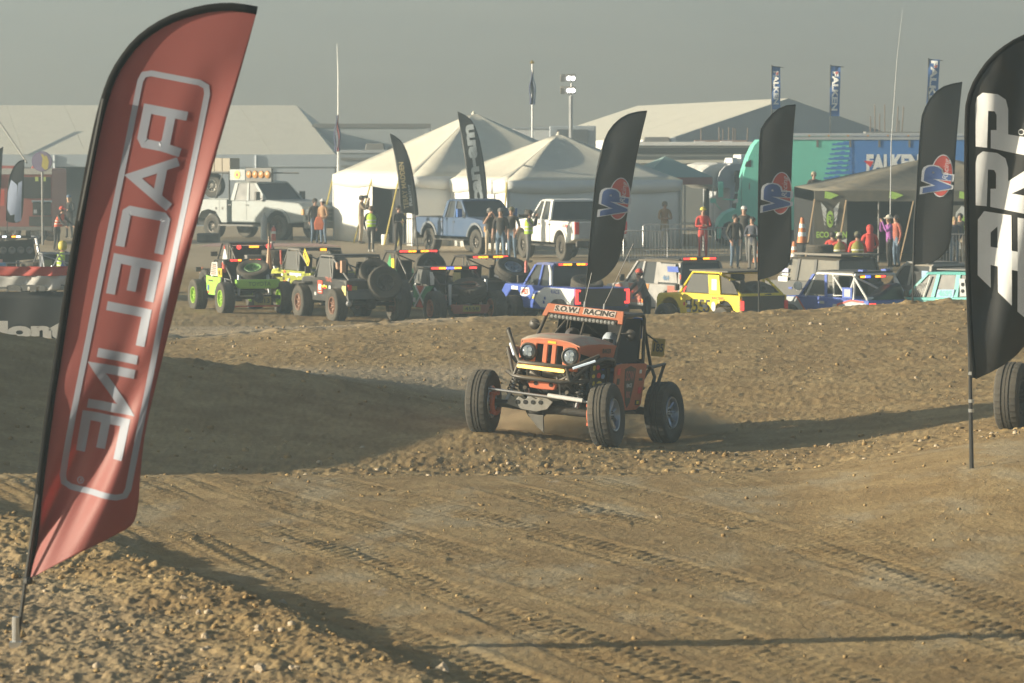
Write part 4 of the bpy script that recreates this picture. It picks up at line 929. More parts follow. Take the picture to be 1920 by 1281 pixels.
def chassis(root, xr, xf, z, w, m=None):
    mb = MB()
    for s in (1, -1):
        mb.tube([(xf, s * w * .6, z + .2), (xf - .5, s * w * .8, z), (xr + .5, s * w * .8, z), (xr, s * w * .7, z + .22)], .035, 0, 7)
    for x in (xf, (xf + xr) / 2 + .4, (xf + xr) / 2 - .4, xr): mb.tube([(x, w * .65, z + (.2 if x in (xf, xr) else 0)), (x, -w * .65, z + (.2 if x in (xf, xr) else 0))], .03, 0, 6)
    mb.build('chassis_frame', m or BLK, root, smooth=.8)
    mb = MB(); mb.bbox((xr + .4, -w * .75, z - .01), (xf - .5, w * .75, z + .05)); mb.build('floor_pan', DRK, root)
    mb = MB(); mb.box(((xr + xf) / 2 + .9, 0, z + .3), (.7, .5, .45)); mb.build('engine', BLK, root, bevel=.03)
C = lambda n, c, r=.45, du=.2, **k: mat(n, c, r, dust=du, **k)
LIME = C('lime_panel', (.30, .62, .07)); YGR = C('yellow_green', (.58, .62, .10)); GPAINT = C('flat_grey', (.075, .08, .085), .6, .16)
GREEN = C('race_green', (.03, .27, .10)); REDP = C('race_red', (.58, .06, .035)); BLUEW = C('pickup_blue', (.05, .11, .46), .4, .1)
TEAL = C('teal_suv', (.12, .52, .48), .5, .15); YELP = C('jeep_yellow', (.78, .60, .03), .45, .1); SILV2 = C('silver_wrap', (.42, .45, .48), .4, .15); REDB = C('brick_red', (.36, .09, .06), .5, .25)
TEXTG = mat('grey_decal2', (.30, .31, .30), .5)
TEXTG = mat('grey_decal', (.45, .46, .45), .5)

def toyota():
    r = rig_root('rock_buggy', 'lime green rock buggy with a lime tail panel and spare tyre on its back', 450, 109, R(22))
    four_wheels(r, 2.55, 1.72, .46, .34, C('lime_rim', (.35, .6, .05)))
    chassis(r, -1.25, 1.5, .58, .7)
    cage(r, BLK, -1.0, -.35, .55, .95, .66, .58, 1.0, 1.46)
    panel_side(r, 'side_panel', [(.85, 1.02), (.80, .62), (.62, .48), (-.32, .48), (-.50, .92), (-.50, 1.0), (.3, .99)], .74, LIME)
    panel_side(r, 'door_decal', [(.62, 1.02), (.46, 1.40), (-.05, 1.42), (-.10, 1.02)], .69, mat('pale_decal', (.55, .53, .48), .5, var=.5, scale=22))
    for k in range(6): panel_side(r, 'decal_stripe', rect(.05, .50 - k * .02, 1.06 + k * .055, 1.085 + k * .055), .70, BLK if k % 2 else REDP)
    panel_side(r, 'sticker', rect(.55, .68, .60, .75), .75, BLUE_P); panel_side(r, 'sticker', rect(.56, .68, .52, .58), .75, REDP); panel_side(r, 'sticker', rect(.2, .6, .86, .9), .75, BLK); panel_side(r, 'sticker', rect(-.2, 0, .55, .62), .75, GREEN)
    plate(r, (-.36, .71, 1.13), (-1, 0, 0), (0, 0, 1), .36, .24, '4813')
    mb = MB(); mb.prism([(-.66, .96), (-.62, .76), (-.52, .70), (.52, .70), (.62, .76), (.66, .96)], (-1.32, -.08, 0), (0, 1, 0), (0, 0, 1), (.16, 0, 0)); t = mb.build('tail_panel', LIME, r, bevel=.03)
    mb = MB(); print_text(mb, 'TOYOTA', (-1.402, -.12, .84), (0, -1, 0), (0, 0, 1), .11, bold=.02, width=.66); mb.build('tail_lettering', C('dark_green', (.05, .22, .03)), t)
    spare(r, (-.82, -.12, 1.16), (R(62), 0, R(65)), .47, .32, C('green_rim', (.12, .3, .10)))
    light_bar(r, -.36, 1.47, -.5, .42, 'rra..aar')
    plate(r, (-1.36, -.22, .36), (0, -1, 0), (0, 0, 1), .50, .24, '4813', C('dim_yellow', (.36, .30, .05)))
    mb = MB(); mb.lathe([(.02, 0), (.07, .04), (.07, .2), (.02, .25)], (-.5, .62, 1.12), (.2, 0, 1), 0, 10); mb.build('fire_bottle', REDP, r, smooth=.8)
    mb = MB(); mb.tube([(-1.3, .72, .95), (-.75, .70, .98), (-1.05, .68, .52), (-1.35, .4, .50), (-1.38, -.1, .5)], .022, 0, 6); mb.build('rear_tube', STL, r, smooth=.8)
    mb = MB(); mb.bbox((-1.38, -.85, .19), (-1.33, .75, .23)); mb.build('rear_strap', REDP, r)
    mb = MB(); mb.tube([(.7, .72, 1.2), (.75, .98, 1.18)], .012, 0, 5); mb.box((.76, 1.0, 1.19), (.05, .16, .13)); mb.build('mirror', BLK, r, bevel=.01)
    seats(r, .1, .66)
toyota()
def black_buggy():
    r = rig_root('rock_buggy', 'black rock buggy with checkered fin behind the lime green buggy', 466, 116, R(22))
    four_wheels(r, 2.6, 1.75, .48, .34); chassis(r, -1.3, 1.5, .6, .7)
    cage(r, BLK, -1.0, -.3, .55, .95, .72, .66, 1.05, 1.72)
    side_prism(r, 'body', [(1.6, .75), (1.55, 1.12), (.9, 1.18), (-.9, 1.05), (-1.1, .62), (1.1, .6)], 1.2, BLK)
    panel_side(r, 'fin', [(.42, 1.06), (.05, 1.68), (-.30, 1.06)], .73, mat('checker_white', (.6, .6, .58), .5, var=.75, scale=16)); panel_side(r, 'fin_tip', [(.12, 1.56), (.05, 1.68), (-.02, 1.56)], .745, REDP)
    panel_side(r, 'fin_foot', rect(-.3, .42, 1.06, 1.16), .745, REDP)
    mb = MB(); mb.prism(rect(-.33, .62, -.72, .72), (0, 0, 1.75), (1, 0, 0), (0, 1, 0), (0, 0, .02)); mb.build('roof_panel', BLK, r)
    panel_rear(r, 'rear_net', rect(-.6, .6, 1.08, 1.66), -.34, DRK)
    for y, z in ((.42, 1.62), (-.5, 1.64)):
        mb = MB(); mb.lathe([(.07, 0), (.06, .04), (.01, .05)], (-.36, y, z), (-1, 0, 0), 0, 10); mb.build('tail_lamp', REDE, r)
    mb = MB(); mb.box((-.38, -.05, 1.63), (.04, .3, .06)); mb.build('amber_lamp', AMBE, r)
    spare(r, (-.75, -.62, 1.38), (R(88), 0, R(10)), .44, .33); plate(r, (-.5, .62, 1.12), (0, -1, 0), (0, 0, 1), .3, .2, '')
    mb = MB(); mb.box((-.75, .1, 1.25), (.3, .5, .3)); mb.build('cooler_box', GRY, r, bevel=.03)
    mb = MB(); mb.box((.55, .92, 1.4), (.06, .2, .14)); mb.tube([(.55, .9, 1.4), (.5, .7, 1.35)], .012, 0, 5); mb.build('mirror', BLK, r)
    mb = MB(); mb.lathe([(.06, 0), (.05, .2), (.02, .24)], (-.34, -.62, 1.55), (0, 0, 1), 0, 8); mb.build('strobe_cone', C('cone_white', (.6, .5, .45)), r)
black_buggy()
def jeep(label, px, d, a, body, rim, roof_z, spec):
    r = rig_root(spec.get('name', 'jeep'), label, px, d, a)
    Rt = spec.get('Rt', .46); wb = spec.get('wb', 2.55); W = spec.get('W', 1.46); bz = spec.get('belt', 1.22); xf = wb / 2 + .42; xr = -wb / 2 - .42; zb = .62
    four_wheels(r, wb, 1.78, Rt, .34, rim); chassis(r, xr, xf, .55, .62)
    out = [(xr + .02, zb + .12)] + [(xr, bz)] + [(-.45, bz), (.78, bz)] + [(.80, bz + .06), (xf - .1, bz + .0), (xf, bz - .12), (xf, zb + .15)] + [p for p in arch(wb / 2, Rt + .10, Rt + .08, zb)] + [p for p in arch(-wb / 2, Rt + .10, Rt + .08, zb)]
    b = side_prism(r, 'body', out, W, body, .03)
    mb = MB(); mb.bbox((-.95, -W / 2 + .08, bz - .45), (.75, W / 2 - .08, bz + .01)); mb.build('cockpit', DRK, r)
    for s in (1, -1):
        mb = MB(); mb.loft([[(wb / 2 + .5, s * W / 2, bz - .14), (wb / 2 + .5, s * (W / 2 + .22), bz - .16), (wb / 2 + .5, s * (W / 2 + .22), bz - .2), (wb / 2 + .5, s * W / 2, bz - .18)], [(wb / 2 - .45, s * W / 2, bz - .10), (wb / 2 - .45, s * (W / 2 + .22), bz - .12), (wb / 2 - .45, s * (W / 2 + .22), bz - .16), (wb / 2 - .45, s * W / 2, bz - .14)]]); mb.build('front_fender', BLK, r)
        mb = MB(); mb.box((.75, s * (W / 2 + .17), bz + .22), (.06, .16, .2)); mb.tube([(.76, s * (W / 2 + .1), bz + .2), (.78, s * W / 2, bz + .1)], .012, 0, 5); mb.build('mirror', BLK, r, bevel=.02)
        mb = MB(); mb.box((xr - .02, s * (W / 2 - .1), bz - .2), (.05, .1, .16)); mb.build('tail_lamp', spec.get('tail', RED), r)
    cage(r, spec.get('cage', BLK), xr + .12, -.55, .42, .78, W / 2 - .04, W / 2 - .10, bz, roof_z)
    for s in (1, -1):
        mb = MB(); mb.prism([(-.55, bz + .02), (.74, bz + .02), (.42, roof_z - .06), (-.52, roof_z - .06)], (0, s * (W / 2 - .09), 0), (1, 0, 0), (0, 0, 1), (0, .008, 0)); mb.build('window_net', mat('mesh_net', (.10, .10, .095), .85, scale=60, var=.5), r)
    mb = MB(); mb.prism(rect(-.56, .42, -W / 2 + .1, W / 2 - .1), (0, 0, roof_z + .03), (1, 0, 0), (0, 1, 0), (0, 0, .02)); mb.build('roof_panel', spec.get('roof', BLK), r)
    panel_rear(r, 'rear_panel', rect(-W / 2 + .1, W / 2 - .1, zb + .1, bz - .02), xr - .005, spec.get('rear', BLK), .02)
    seats(r, .1, .82)
    return r, xr, W / 2, bz
r, xr, hw, bz = jeep('pale yellow green jeep with an arched roof cage and tilted yellow plate', 588, 111.5, R(24), YGR, RIM_DK, 1.74, {'belt': 1.12, 'rear': GRY, 'wb': 2.4, 'cage': GRY})
plate(r, (xr + .45, hw - .06, 1.52), (-.75, 0, -.66), (-.55, 0, .8), .52, .26, '4613'); light_bar(r, -.62, 1.74, -.16, .04, 'a', .07)
spare(r, (xr + .28, -.05, 1.32), (R(72), 0, R(80)), .46, .32, RIM_DK)
panel_side(r, 'lettering_stripe', rect(-.95, .0, bz - .13, bz - .05), hw + .012, mat('white_blue_decal', (.55, .6, .72), .5, var=.6, scale=20))
for k in range(4): panel_side(r, 'sticker', rect(.35 + .1 * k % .3, .5 + .1 * k % .3, .75 + .1 * k, .82 + .1 * k), hw + .012, (REDP, BLK, WHT, REDP)[k])
mb = MB(); mb.tube([(.68, hw + .02, 1.28), (.66, hw + .04, 1.7)], .035, 0, 8); mb.build('fire_bottle', REDP, r)
mb = MB(); mb.lathe([(.11, 0), (.05, .5), (.01, .95)], (.95, hw + .30, 1.15), (0, 0, 1), 0, 8); mb.build('sand_whip', C('faded_orange', (.45, .22, .10)), r)

r, xr, hw, bz = jeep('flat grey jeep with red square sticker and two spare tyres behind', 655, 106.3, R(24), GPAINT, C('rust_rim', (.25, .12, .08)), 1.76, {'belt': 1.14, 'wb': 2.6, 'W': 1.56, 'Rt': .47, 'cage': GRY})
spare(r, (xr - .12, -.30, 1.05), (R(18), R(10), R(84)), .48, .33, RIM_DK); spare(r, (xr + .30, -.18, 1.28), (R(38), 0, R(80)), .46, .33, RIM_DK)
o = panel_side(r, 'red_sticker', rect(.02, .38, .72, 1.08), hw + .012, REDP); panel_side(r, 'sticker_print', rect(.10, .30, .82, .98), hw + .02, WHT, .01, o); panel_side(r, 'sticker_print', rect(.08, .32, .76, .78), hw + .02, WHT, .01, o)
mb = MB(); print_text(mb, 'TRAIL', (-.45, hw + .012, 1.13), (-1, 0, 0), (0, 0, 1), .12, bold=.03, width=.5); mb.build('side_lettering', REDB, r)
plate(r, (xr + .10, hw + .02, .86), (-1, 0, 0), (0, 0, 1), .30, .26, '', C('cream_plate', (.68, .55, .22))); plate(r, (xr - .03, hw - .18, .86), (0, -1, 0), (0, 0, 1), .26, .26, '', C('dim_yellow', (.36, .30, .05)))
mb = MB(); mb.lathe([(.09, 0), (.08, .05), (.02, .06)], (xr - .02, -hw + .06, 1.10), (-1, 0, 0), 0, 12); mb.build('round_tail_lamp', REDE, r)
mb = MB(); mb.lathe([(.05, 0), (.06, .1), (.05, .2)], (-1.0, hw - .05, 1.42), (.3, 0, 1), 0, 8); mb.box((-1.2, hw - .12, 1.5), (.14, .14, .34)); mb.build('strapped_bag', C('tan_bag', (.42, .24, .15)), r, bevel=.03)
mb = MB(); mb.lathe([(.06, 0), (.09, .08), (.05, .16)], (xr - .08, hw - .05, .52), (-1, .3, 0), 0, 10); mb.build('exhaust_tip', STL, r)

def green_buggy(label, px, d, roof, lights, a=R(23), style=0):
    r = rig_root('rock_buggy', label, px, d, a)
    four_wheels(r, 2.7, 1.8, .48, .36, C('orange_rim', (.5, .17, .08))); chassis(r, -1.3, 1.6, .6, .7, GRY if style else BLK)
    cage(r, BLK, -1.1, -.4, .55, 1.0, .74, .66, 1.08, roof)
    mb = MB(); mb.prism(rect(-.42, .58, -.7, .7), (0, 0, roof + .03), (1, 0, 0), (0, 1, 0), (0, 0, .02)); mb.build('roof_panel', BLK, r)
    seats(r, .1, .7)
    return r
r = green_buggy('black buggy with a tall green triangular side fin', 775, 114, 1.70, None)
panel_side(r, 'fin', [(.45, .98), (-.05, 1.66), (-.30, 1.20), (-.62, 1.20), (-.62, .98), (-.35, .80), (.2, .6), (.45, .98)][:-1], .76, GREEN); panel_side(r, 'fin_back', [(.95, 1.15), (.75, .85), (.5, .80), (.62, 1.15)], .76, C('burnt_orange', (.5, .2, .04)))
plate(r, (-.33, .78, 1.38), (-1, 0, 0), (0, 0, 1), .24, .3, ''); light_bar(r, -.46, 1.74, -.58, .62, 'rraa.aarr')
side_prism(r, 'body', [(1.7, .75), (1.6, 1.12), (.9, 1.18), (.2, 1.0), (.2, .6), (1.1, .6)], 1.2, GREEN); spare(r, (-.95, -.15, 1.25), (R(15), 0, R(84)), .48, .34)
r = green_buggy('green, red and white striped buggy with spare tyre lying on its tail', 838, 107.5, 1.52, None, style=1)
panel_side(r, 'side_panel', [(.62, 1.04), (.66, .40), (-.42, .40), (-.55, .85), (-.92, 1.06), (-.2, 1.02)], .76, GREEN)
panel_side(r, 'stripe', [(.55, 1.03), (.42, 1.03), (-.38, .42), (-.25, .42)], .775, WHT, .006); panel_side(r, 'stripe', [(-.35, 1.03), (-.25, 1.03), (.60, .42), (.48, .42)], .778, WHT, .006)
panel_side(r, 'wedge', [(.40, 1.03), (-.22, 1.03), (.1, .80)], .775, REDP, .006); panel_side(r, 'wedge', [(.42, .42), (-.18, .42), (.1, .66)], .775, REDP, .006); panel_side(r, 'sticker', rect(.44, .62, .55, .68), .775, WHT, .006); panel_side(r, 'sticker', rect(-.42, -.34, .58, .8), .775, WHT, .006)
panel_side(r, 'white_decal', [(-.50, 1.06), (-.46, 1.42), (-.62, 1.44), (-.80, 1.3), (-.78, 1.08)], .70, mat('white_print2', (.6, .6, .58), .5, var=.5, scale=14)); panel_side(r, 'window_net', [(.7, 1.08), (.45, 1.48), (-.38, 1.48), (-.42, 1.08)], .69, mat('mesh_net', (.1, .1, .1), .85))
mb = MB(); mb.prism([(-.6, .55), (-.5, .30), (.5, .30), (.6, .55)], (-1.48, -.1, 0), (0, 1, 0), (0, 0, 1), (.06, 0, 0)); mb.build('tail_panel', REDB, r, bevel=.02)
plate(r, (-1.53, -.12, .44), (0, -1, 0), (0, 0, 1), .52, .17, '4558', C('dim_yellow', (.36, .30, .05))); plate(r, (-.60, -.05, 1.28), (-.3, -.95, 0), (0, 0, 1), .22, .26, '', C('cream_plate', (.68, .55, .22)))
spare(r, (-1.12, -.22, .92), (R(70), R(6), R(80)), .49, .42, C('rust_rim', (.25, .12, .08))); light_bar(r, -.44, 1.53, -.72, .66, 'raba.r')
panel_side(r, 'rear_fin', [(-1.25, .85), (-1.2, .35), (-1.42, .30), (-1.5, .8)], .62, mat('tricolour', (.55, .3, .25), .5, var=.7, scale=5)); mb = MB(); mb.tube([(-.9, .74, 1.0), (-1.2, .62, .6), (-1.0, .6, .3)], .03, 0, 6); mb.build('rear_tube', STL, r)
r = green_buggy('black buggy with a large tilted spare wheel slung on its rear', 905, 113, 1.72, None)
light_bar(r, -.46, 1.72, -.62, .50, 'raa.aar'); spare(r, (-1.0, -.52, 1.32), (R(58), R(-10), R(78)), .52, .36, RIM_AL); side_prism(r, 'body', [(1.7, .75), (1.6, 1.1), (.6, 1.12), (-.9, 1.0), (-1.1, .62), (1.1, .6)], 1.3, BLK)
mb = MB(); mb.tube([(-1.0, .05, 1.2), (-1.35, -.3, .98), (-1.2, -.9, .9)], .03, 0, 6); mb.build('spare_carrier', STL, r, smooth=.8)
mb = MB(); mb.box((-1.35, -.5, .45), (.3, .9, .35)); mb.build('rear_box', BLK, r, bevel=.02)

def cab_windows(r, xb, xt, z0, z1, hw0, hw1, m, glass, pw=.10, roof=None, skip=(), sides=(1, -1)):
    """pillars between belt (xb,z0) and roof (xt,z1) plus window panes; lists run front to rear"""
    for s in sides:
        for k, (a, b) in enumerate(zip(xb, xt)):
            w = pw[k] if isinstance(pw, (list, tuple)) else pw
            mb = MB(); mb.loft([[(a - w / 2, s * hw0, z0), (a + w / 2, s * hw0, z0), (a + w / 2, s * (hw0 - .06), z0), (a - w / 2, s * (hw0 - .06), z0)], [(b - w / 2, s * hw1, z1), (b + w / 2, s * hw1, z1), (b + w / 2, s * (hw1 - .06), z1), (b - w / 2, s * (hw1 - .06), z1)]]); mb.build('pillar', m, r)
        for k in range(len(xb) - 1):
            if k in skip: continue
            y0, y1 = s * (hw0 - .035), s * (hw1 - .035)
            mb = MB(); mb.add([(xb[k], y0, z0 - .02), (xb[k + 1], y0, z0 - .02), (xt[k + 1], y1, z1), (xt[k], y1, z1)], [(0, 1, 2, 3)]); o = mb.build('side_window', glass, r, fix=False); q = o.modifiers.new('t', 'SOLIDIFY'); q.thickness = .01
    for x0, x1, nm in ((xb[0], xt[0], 'windshield'), (xb[-1], xt[-1], 'rear_window')):
        mb = MB(); mb.add([(x0, hw0 - .05, z0), (x0, -hw0 + .05, z0), (x1, -hw1 + .05, z1), (x1, hw1 - .05, z1)], [(0, 1, 2, 3)]); o = mb.build(nm, glass, r, fix=False); q = o.modifiers.new('t', 'SOLIDIFY'); q.thickness = .012
    mb = MB(); X0, X1 = xt[0] + .06, xt[-1] - .06
    mb.loft([[(X0, -hw1, z1 - .01), (X0 - .02, -hw1 + .08, z1 + .05), (X0 - .02, hw1 - .08, z1 + .05), (X0, hw1, z1 - .01)], [((X0 + X1) / 2, -hw1, z1), ((X0 + X1) / 2, -hw1 + .1, z1 + .08), ((X0 + X1) / 2, hw1 - .1, z1 + .08), ((X0 + X1) / 2, hw1, z1)], [(X1, -hw1, z1 - .01), (X1 + .02, -hw1 + .08, z1 + .05), (X1 + .02, hw1 - .08, z1 + .05), (X1, hw1, z1 - .01)]])
    mb.build('roof', roof or m, r, smooth=.6)

# blue and white race pickup
r = rig_root('race_pickup', 'blue and white race pickup with red bracket tail lamps', 1058, 108.5, R(27), cat='pickup')
four_wheels(r, 2.9, 1.78, .46, .34); chassis(r, -2.1, 2.0, .55, .7)
o_ = [(-2.25, .68), (-2.25, 1.22), (2.05, 1.22), (2.25, 1.02), (2.28, .66)] + arch(1.45, .56, .52, .56) + arch(-1.45, .56, .52, .56)
side_prism(r, 'body', o_, 1.70, BLUEW, .04)
panel_side(r, 'white_swoosh', [(-.2, .62), (.15, .80), (.05, 1.02), (-.45, 1.19), (-2.2, 1.19), (-2.2, .75), (-.8, .62)], .856, WHT, .008); panel_side(r, 'logo_plate', [(1.05, .92), (.98, 1.14), (.50, 1.14), (.46, .96), (.75, .88)], .858, WHT, .008)
mb = MB(); print_text(mb, '4423', (.76, .866, 1.03), (-1, 0, 0), (0, 0, 1), .14, bold=.04, width=.42, shear=.25); mb.build('side_number', REDP, r)
panel_side(r, 'sticker', rect(1.2, 1.6, 1.06, 1.16), .857, WHT, .008); mb = MB(); print_text(mb, 'RACE', (-1.1, .863, 1.08), (-1, 0, 0), (0, 0, 1), .10, bold=.02, width=.5); mb.build('bed_lettering', BLUE_P, r)
cab_windows(r, [.95, .05, -.62], [.45, .0, -.5], 1.22, 1.80, .80, .68, BLUEW, GLS, .10, C('pickup_roof', (.06, .12, .40), .4, .35))
mb = MB(); mb.tube([(-.45, .7, 1.78), (-.7, .78, 1.6), (-.78, .82, 1.25)], .05, 0, 8); mb.build('bed_hoop', WHT, r, smooth=.8)
panel_rear(r, 'tailgate', rect(-.72, .72, .70, 1.20), -2.26, BLK, .03)
for s in (1, -1):
    mb = MB(); mb.prism([(-.08, .78), (.08, .78), (.08, .84), (-.0, .84), (-.0, 1.12), (.08, 1.12), (.08, 1.18), (-.08, 1.18)], (-2.275, s * .77, 0), (0, -s, 0), (0, 0, 1), (.04, 0, 0)); mb.build('tail_lamp', REDE, r)
    mb = MB(); mb.box((.78, s * 1.0, 1.38), (.08, .18, .22)); mb.tube([(.78, s * .95, 1.36), (.8, s * .8, 1.3)], .015, 0, 5); mb.build('mirror', BLK, r, bevel=.03)
light_bar(r, -.6, 1.82, -.5, .5, 'raa.aar'); spare(r, (-1.35, 0, 1.25), (R(70), 0, R(85)), .46, .33); mb = MB(); mb.lathe([(.05, 0), (.045, .3), (.02, .34)], (1.0, .70, 1.55), (0, 0, 1), 0, 8); mb.build('strobe', C('strobe_red', (.6, .12, .1)), r)
mb = MB(); mb.bbox((-2.0, -.7, .8), (-.7, .7, 1.15)); mb.build('bed_load', DRK, r)

# worn grey and red SUV
r = rig_root('race_suv', 'worn silver and brick red SUV with lamps on its dark roof', 1252, 113.5, R(30), cat='SUV')
four_wheels(r, 2.8, 1.78, .46, .34); chassis(r, -2.0, 2.0, .55, .7)
GRUN = mat('worn_silver', (.30, .30, .30), .55, var=.6, scale=2.2, dust=.25)
side_prism(r, 'body', [(-2.15, .68), (-2.15, 1.25), (1.2, 1.25), (2.1, 1.15), (2.15, .66)] + arch(1.4, .56, .52, .56) + arch(-1.4, .56, .52, .56), 1.72, GRUN, .05)
panel_side(r, 'red_block', [(-.2, .66), (.7, .66), (.8, 1.22), (.0, 1.22)], .867, REDB, .008); panel_side(r, 'red_block', rect(-1.9, -1.35, 1.02, 1.22), .867, REDB, .008); panel_side(r, 'orange_flash', [(-.3, 1.05), (-.12, 1.23), (-.35, 1.23)], .868, C('burnt_orange', (.5, .2, .04)), .01); panel_side(r, 'red_block', [(.9, .9), (1.2, .9), (1.6, 1.15), (1.2, 1.2)], .867, REDB, .008)
cab_windows(r, [1.1, .22, -.65, -1.9], [.55, .15, -.62, -1.75], 1.25, 1.88, .82, .70, GRUN, GLS, [.10, .10, .22, .12], C('dusty_dark_roof', (.05, .05, .05), .6, .35))
panel_side(r, 'quarter_panel', [(-.75, 1.3), (-.72, 1.85), (-1.7, 1.85), (-1.8, 1.3)], .80, GRUN, .02); panel_side(r, 'blue_decal', [(-1.3, 1.62), (-1.28, 1.78), (-1.85, 1.78), (-1.9, 1.62)], .818, BLUEW, .01)
mb = MB(); print_text(mb, '464', (-1.2, .825, 1.44), (-1, 0, 0), (0, 0, 1), .14, bold=.03, width=.34); mb.build('side_number', C('number_blue', (.1, .2, .35)), r)
light_bar(r, -1.72, 2.0, -.58, .55, 'ra.ar'); mb = MB(); mb.bbox((-1.6, -.62, 1.965), (.3, .62, 1.99)); mb.build('roof_board', BLK, r)
for s in (1, -1):
    mb = MB(); mb.box((-2.17, s * .72, 1.12), (.04, .18, .22)); mb.build('tail_lamp', REDE if s > 0 else RED, r); mb = MB(); mb.box((.95, s * 1.0, 1.38), (.08, .16, .2)); mb.build('mirror', BLK, r, bevel=.03)
panel_side(r, 'orange_lamp', rect(-1.98, -1.9, 1.42, 1.55), .79, REDP, .02)

# yellow four-door jeep
r = rig_root('race_jeep', 'bright yellow jeep with black numbers on its flank and a dark rear', 1352, 108.0, R(33), cat='jeep')
four_wheels(r, 2.75, 1.75, .45, .33); chassis(r, -1.9, 2.0, .55, .7)
side_prism(r, 'body', [(-2.0, .70), (-2.0, 1.20), (1.05, 1.20), (1.9, 1.15), (2.0, 1.0), (2.0, .72)] + arch(1.35, .52, .52, .60) + arch(-1.25, .52, .52, .60), 1.64, YELP, .04)
panel_rear(r, 'rear_panel', rect(-.72, .74, .66, 1.18), -2.01, BLK, .03); cage(r, YELP, -1.9, -1.0, .35, .85, .80, .72, 1.2, 1.80, .035, False)
panel_side(r, 'number_panel', [(-.55, 1.2), (-.50, 1.74), (-1.02, 1.74), (-1.08, 1.2)], .80, YELP, .02); panel_side(r, 'number_card', rect(-.92, -.68, 1.32, 1.62), .815, WHT, .01)
panel_side(r, 'window_net', [(.70, 1.22), (.32, 1.74), (-.45, 1.74), (-.5, 1.22)], .76, mat('mesh_net', (.1, .1, .1), .85)); panel_side(r, 'rear_net', [(-1.1, 1.24), (-1.05, 1.72), (-1.6, 1.55), (-1.85, 1.24)], .76, BLK)
mb = MB(); mb.prism(rect(-1.35, .45, -.76, .76), (0, 0, 1.84), (1, 0, 0), (0, 1, 0), (0, 0, .04)); mb.build('roof', C('dusty_dark_roof', (.05, .05, .05), .6, .35), r)
mb = MB(); print_text(mb, '4555', (-.05, .828, .86), (-1, 0, 0), (0, 0, 1), .36, bold=.02, width=1.15, shear=.15); mb.build('side_number', BLK, r)
mb = MB(); print_text(mb, 'RACING', (-1.0, .828, 1.10), (-1, 0, 0), (0, 0, 1), .08, bold=.02, width=.6); mb.build('small_lettering', REDP, r); panel_side(r, 'sticker', [(-.78 + .1 * math.cos(t), .86 + .14 * math.sin(t)) for t in [k * .63 for k in range(10)]], .826, WHT, .01)
for s in (1, -1):
    mb = MB(); mb.box((-2.02, s * .76, .92), (.05, .12, .26)); mb.build('tail_lamp', REDE if s > 0 else RED, r)
spare(r, (-1.5, -.2, 1.25), (R(65), 0, R(80)), .45, .32); mb = MB(); mb.box((-1.45, .45, 1.45), (.4, .2, .3)); mb.build('rear_box', BLK, r, bevel=.04)
mb = MB(); mb.bbox((-1.9, -.7, .9), (.9, .7, 1.19)); mb.build('cockpit', DRK, r); seats(r, .0, .95)
mb = MB(); mb.box((.75, .98, 1.35), (.07, .16, .18)); mb.build('mirror', BLK, r, bevel=.03)

# dark SUV carrying a tyre and a cone on its roof rack
r = rig_root('race_suv', 'dark SUV with stickered pillar, roof rack, tyre and orange cone on top', 1540, 116.5, R(33), cat='SUV')
four_wheels(r, 2.7, 1.75, .45, .33); chassis(r, -1.9, 2.0, .55, .7)
side_prism(r, 'body', [(-2.0, .68), (-2.0, 1.25), (1.2, 1.25), (2.0, 1.15), (2.05, .66)] + arch(1.35, .55, .5, .56) + arch(-1.35, .55, .5, .56), 1.70, GPAINT, .05)
cab_windows(r, [1.1, .2, -.7, -1.85], [.6, .15, -.68, -1.75], 1.25, 1.90, .82, .72, GPAINT, mat('dusty_glass', (.10, .10, .09), .3, dust=.25), .12, BLK)
for (x0, x1, z0, z1, m_) in ((.02, .35, 1.72, 1.88, SKYB), (.04, .34, 1.48, 1.60, C('lavender', (.42, .45, .72))), (.04, .36, 1.38, 1.44, WHT), (.0, .46, 1.20, 1.35, WHT)): panel_side(r, 'sticker', rect(x0 + .55, x1 + .55, z0, z1), .862 if z0 < 1.24 else .80, m_, .012)
mb = MB(); mb.bbox((-1.9, -.72, 2.03), (.5, .72, 2.09)); mb.build('roof_rack', C('rack_grey', (.12, .12, .12), .6, .4), r)
wheel(r, (-.25, .25, 2.21), .42, .24, None, name='spare_tyre', tilt=(R(90), 0, 0))

# blue and silver rig with a white cage
r = rig_root('race_jeep', 'blue and silver race jeep with white roll cage and covered load', 1585, 108.0, R(36), cat='jeep')
four_wheels(r, 2.7, 1.75, .45, .33); chassis(r, -1.9, 2.0, .55, .7)
side_prism(r, 'body', [(-1.95, .70), (-1.95, 1.08), (-.3, 1.14), (1.0, 1.14), (1.85, 1.10), (1.95, .7)] + arch(1.35, .55, .5, .56) + arch(-1.3, .55, .5, .56), 1.66, BLUEW, .04)
panel_side(r, 'silver_field', [(1.9, .7), (1.85, 1.08), (1.15, 1.10), (.95, .9), (.7, .62)], .836, SILV2, .008); panel_side(r, 'silver_field', [(-.35, .62), (-.7, .92), (-1.2, 1.04), (-1.85, 1.0), (-1.9, .72)], .836, SILV2, .008)
for q in ([(1.15, 1.10), (.95, .9), (.68, .62), (.60, .62), (.88, .9), (1.06, 1.10)], [(-.35, .62), (-.7, .92), (-1.2, 1.04), (-1.75, 1.02), (-1.75, 1.06), (-1.2, 1.09), (-.64, .96), (-.24, .62)]): panel_side(r, 'red_pinstripe', q, .838, REDP, .008)
WCG = C('white_cage', (.66, .66, .64), .4, .12)
cage(r, WCG, -1.75, -1.25, .35, .75, .80, .74, 1.12, 1.78, .038, False)
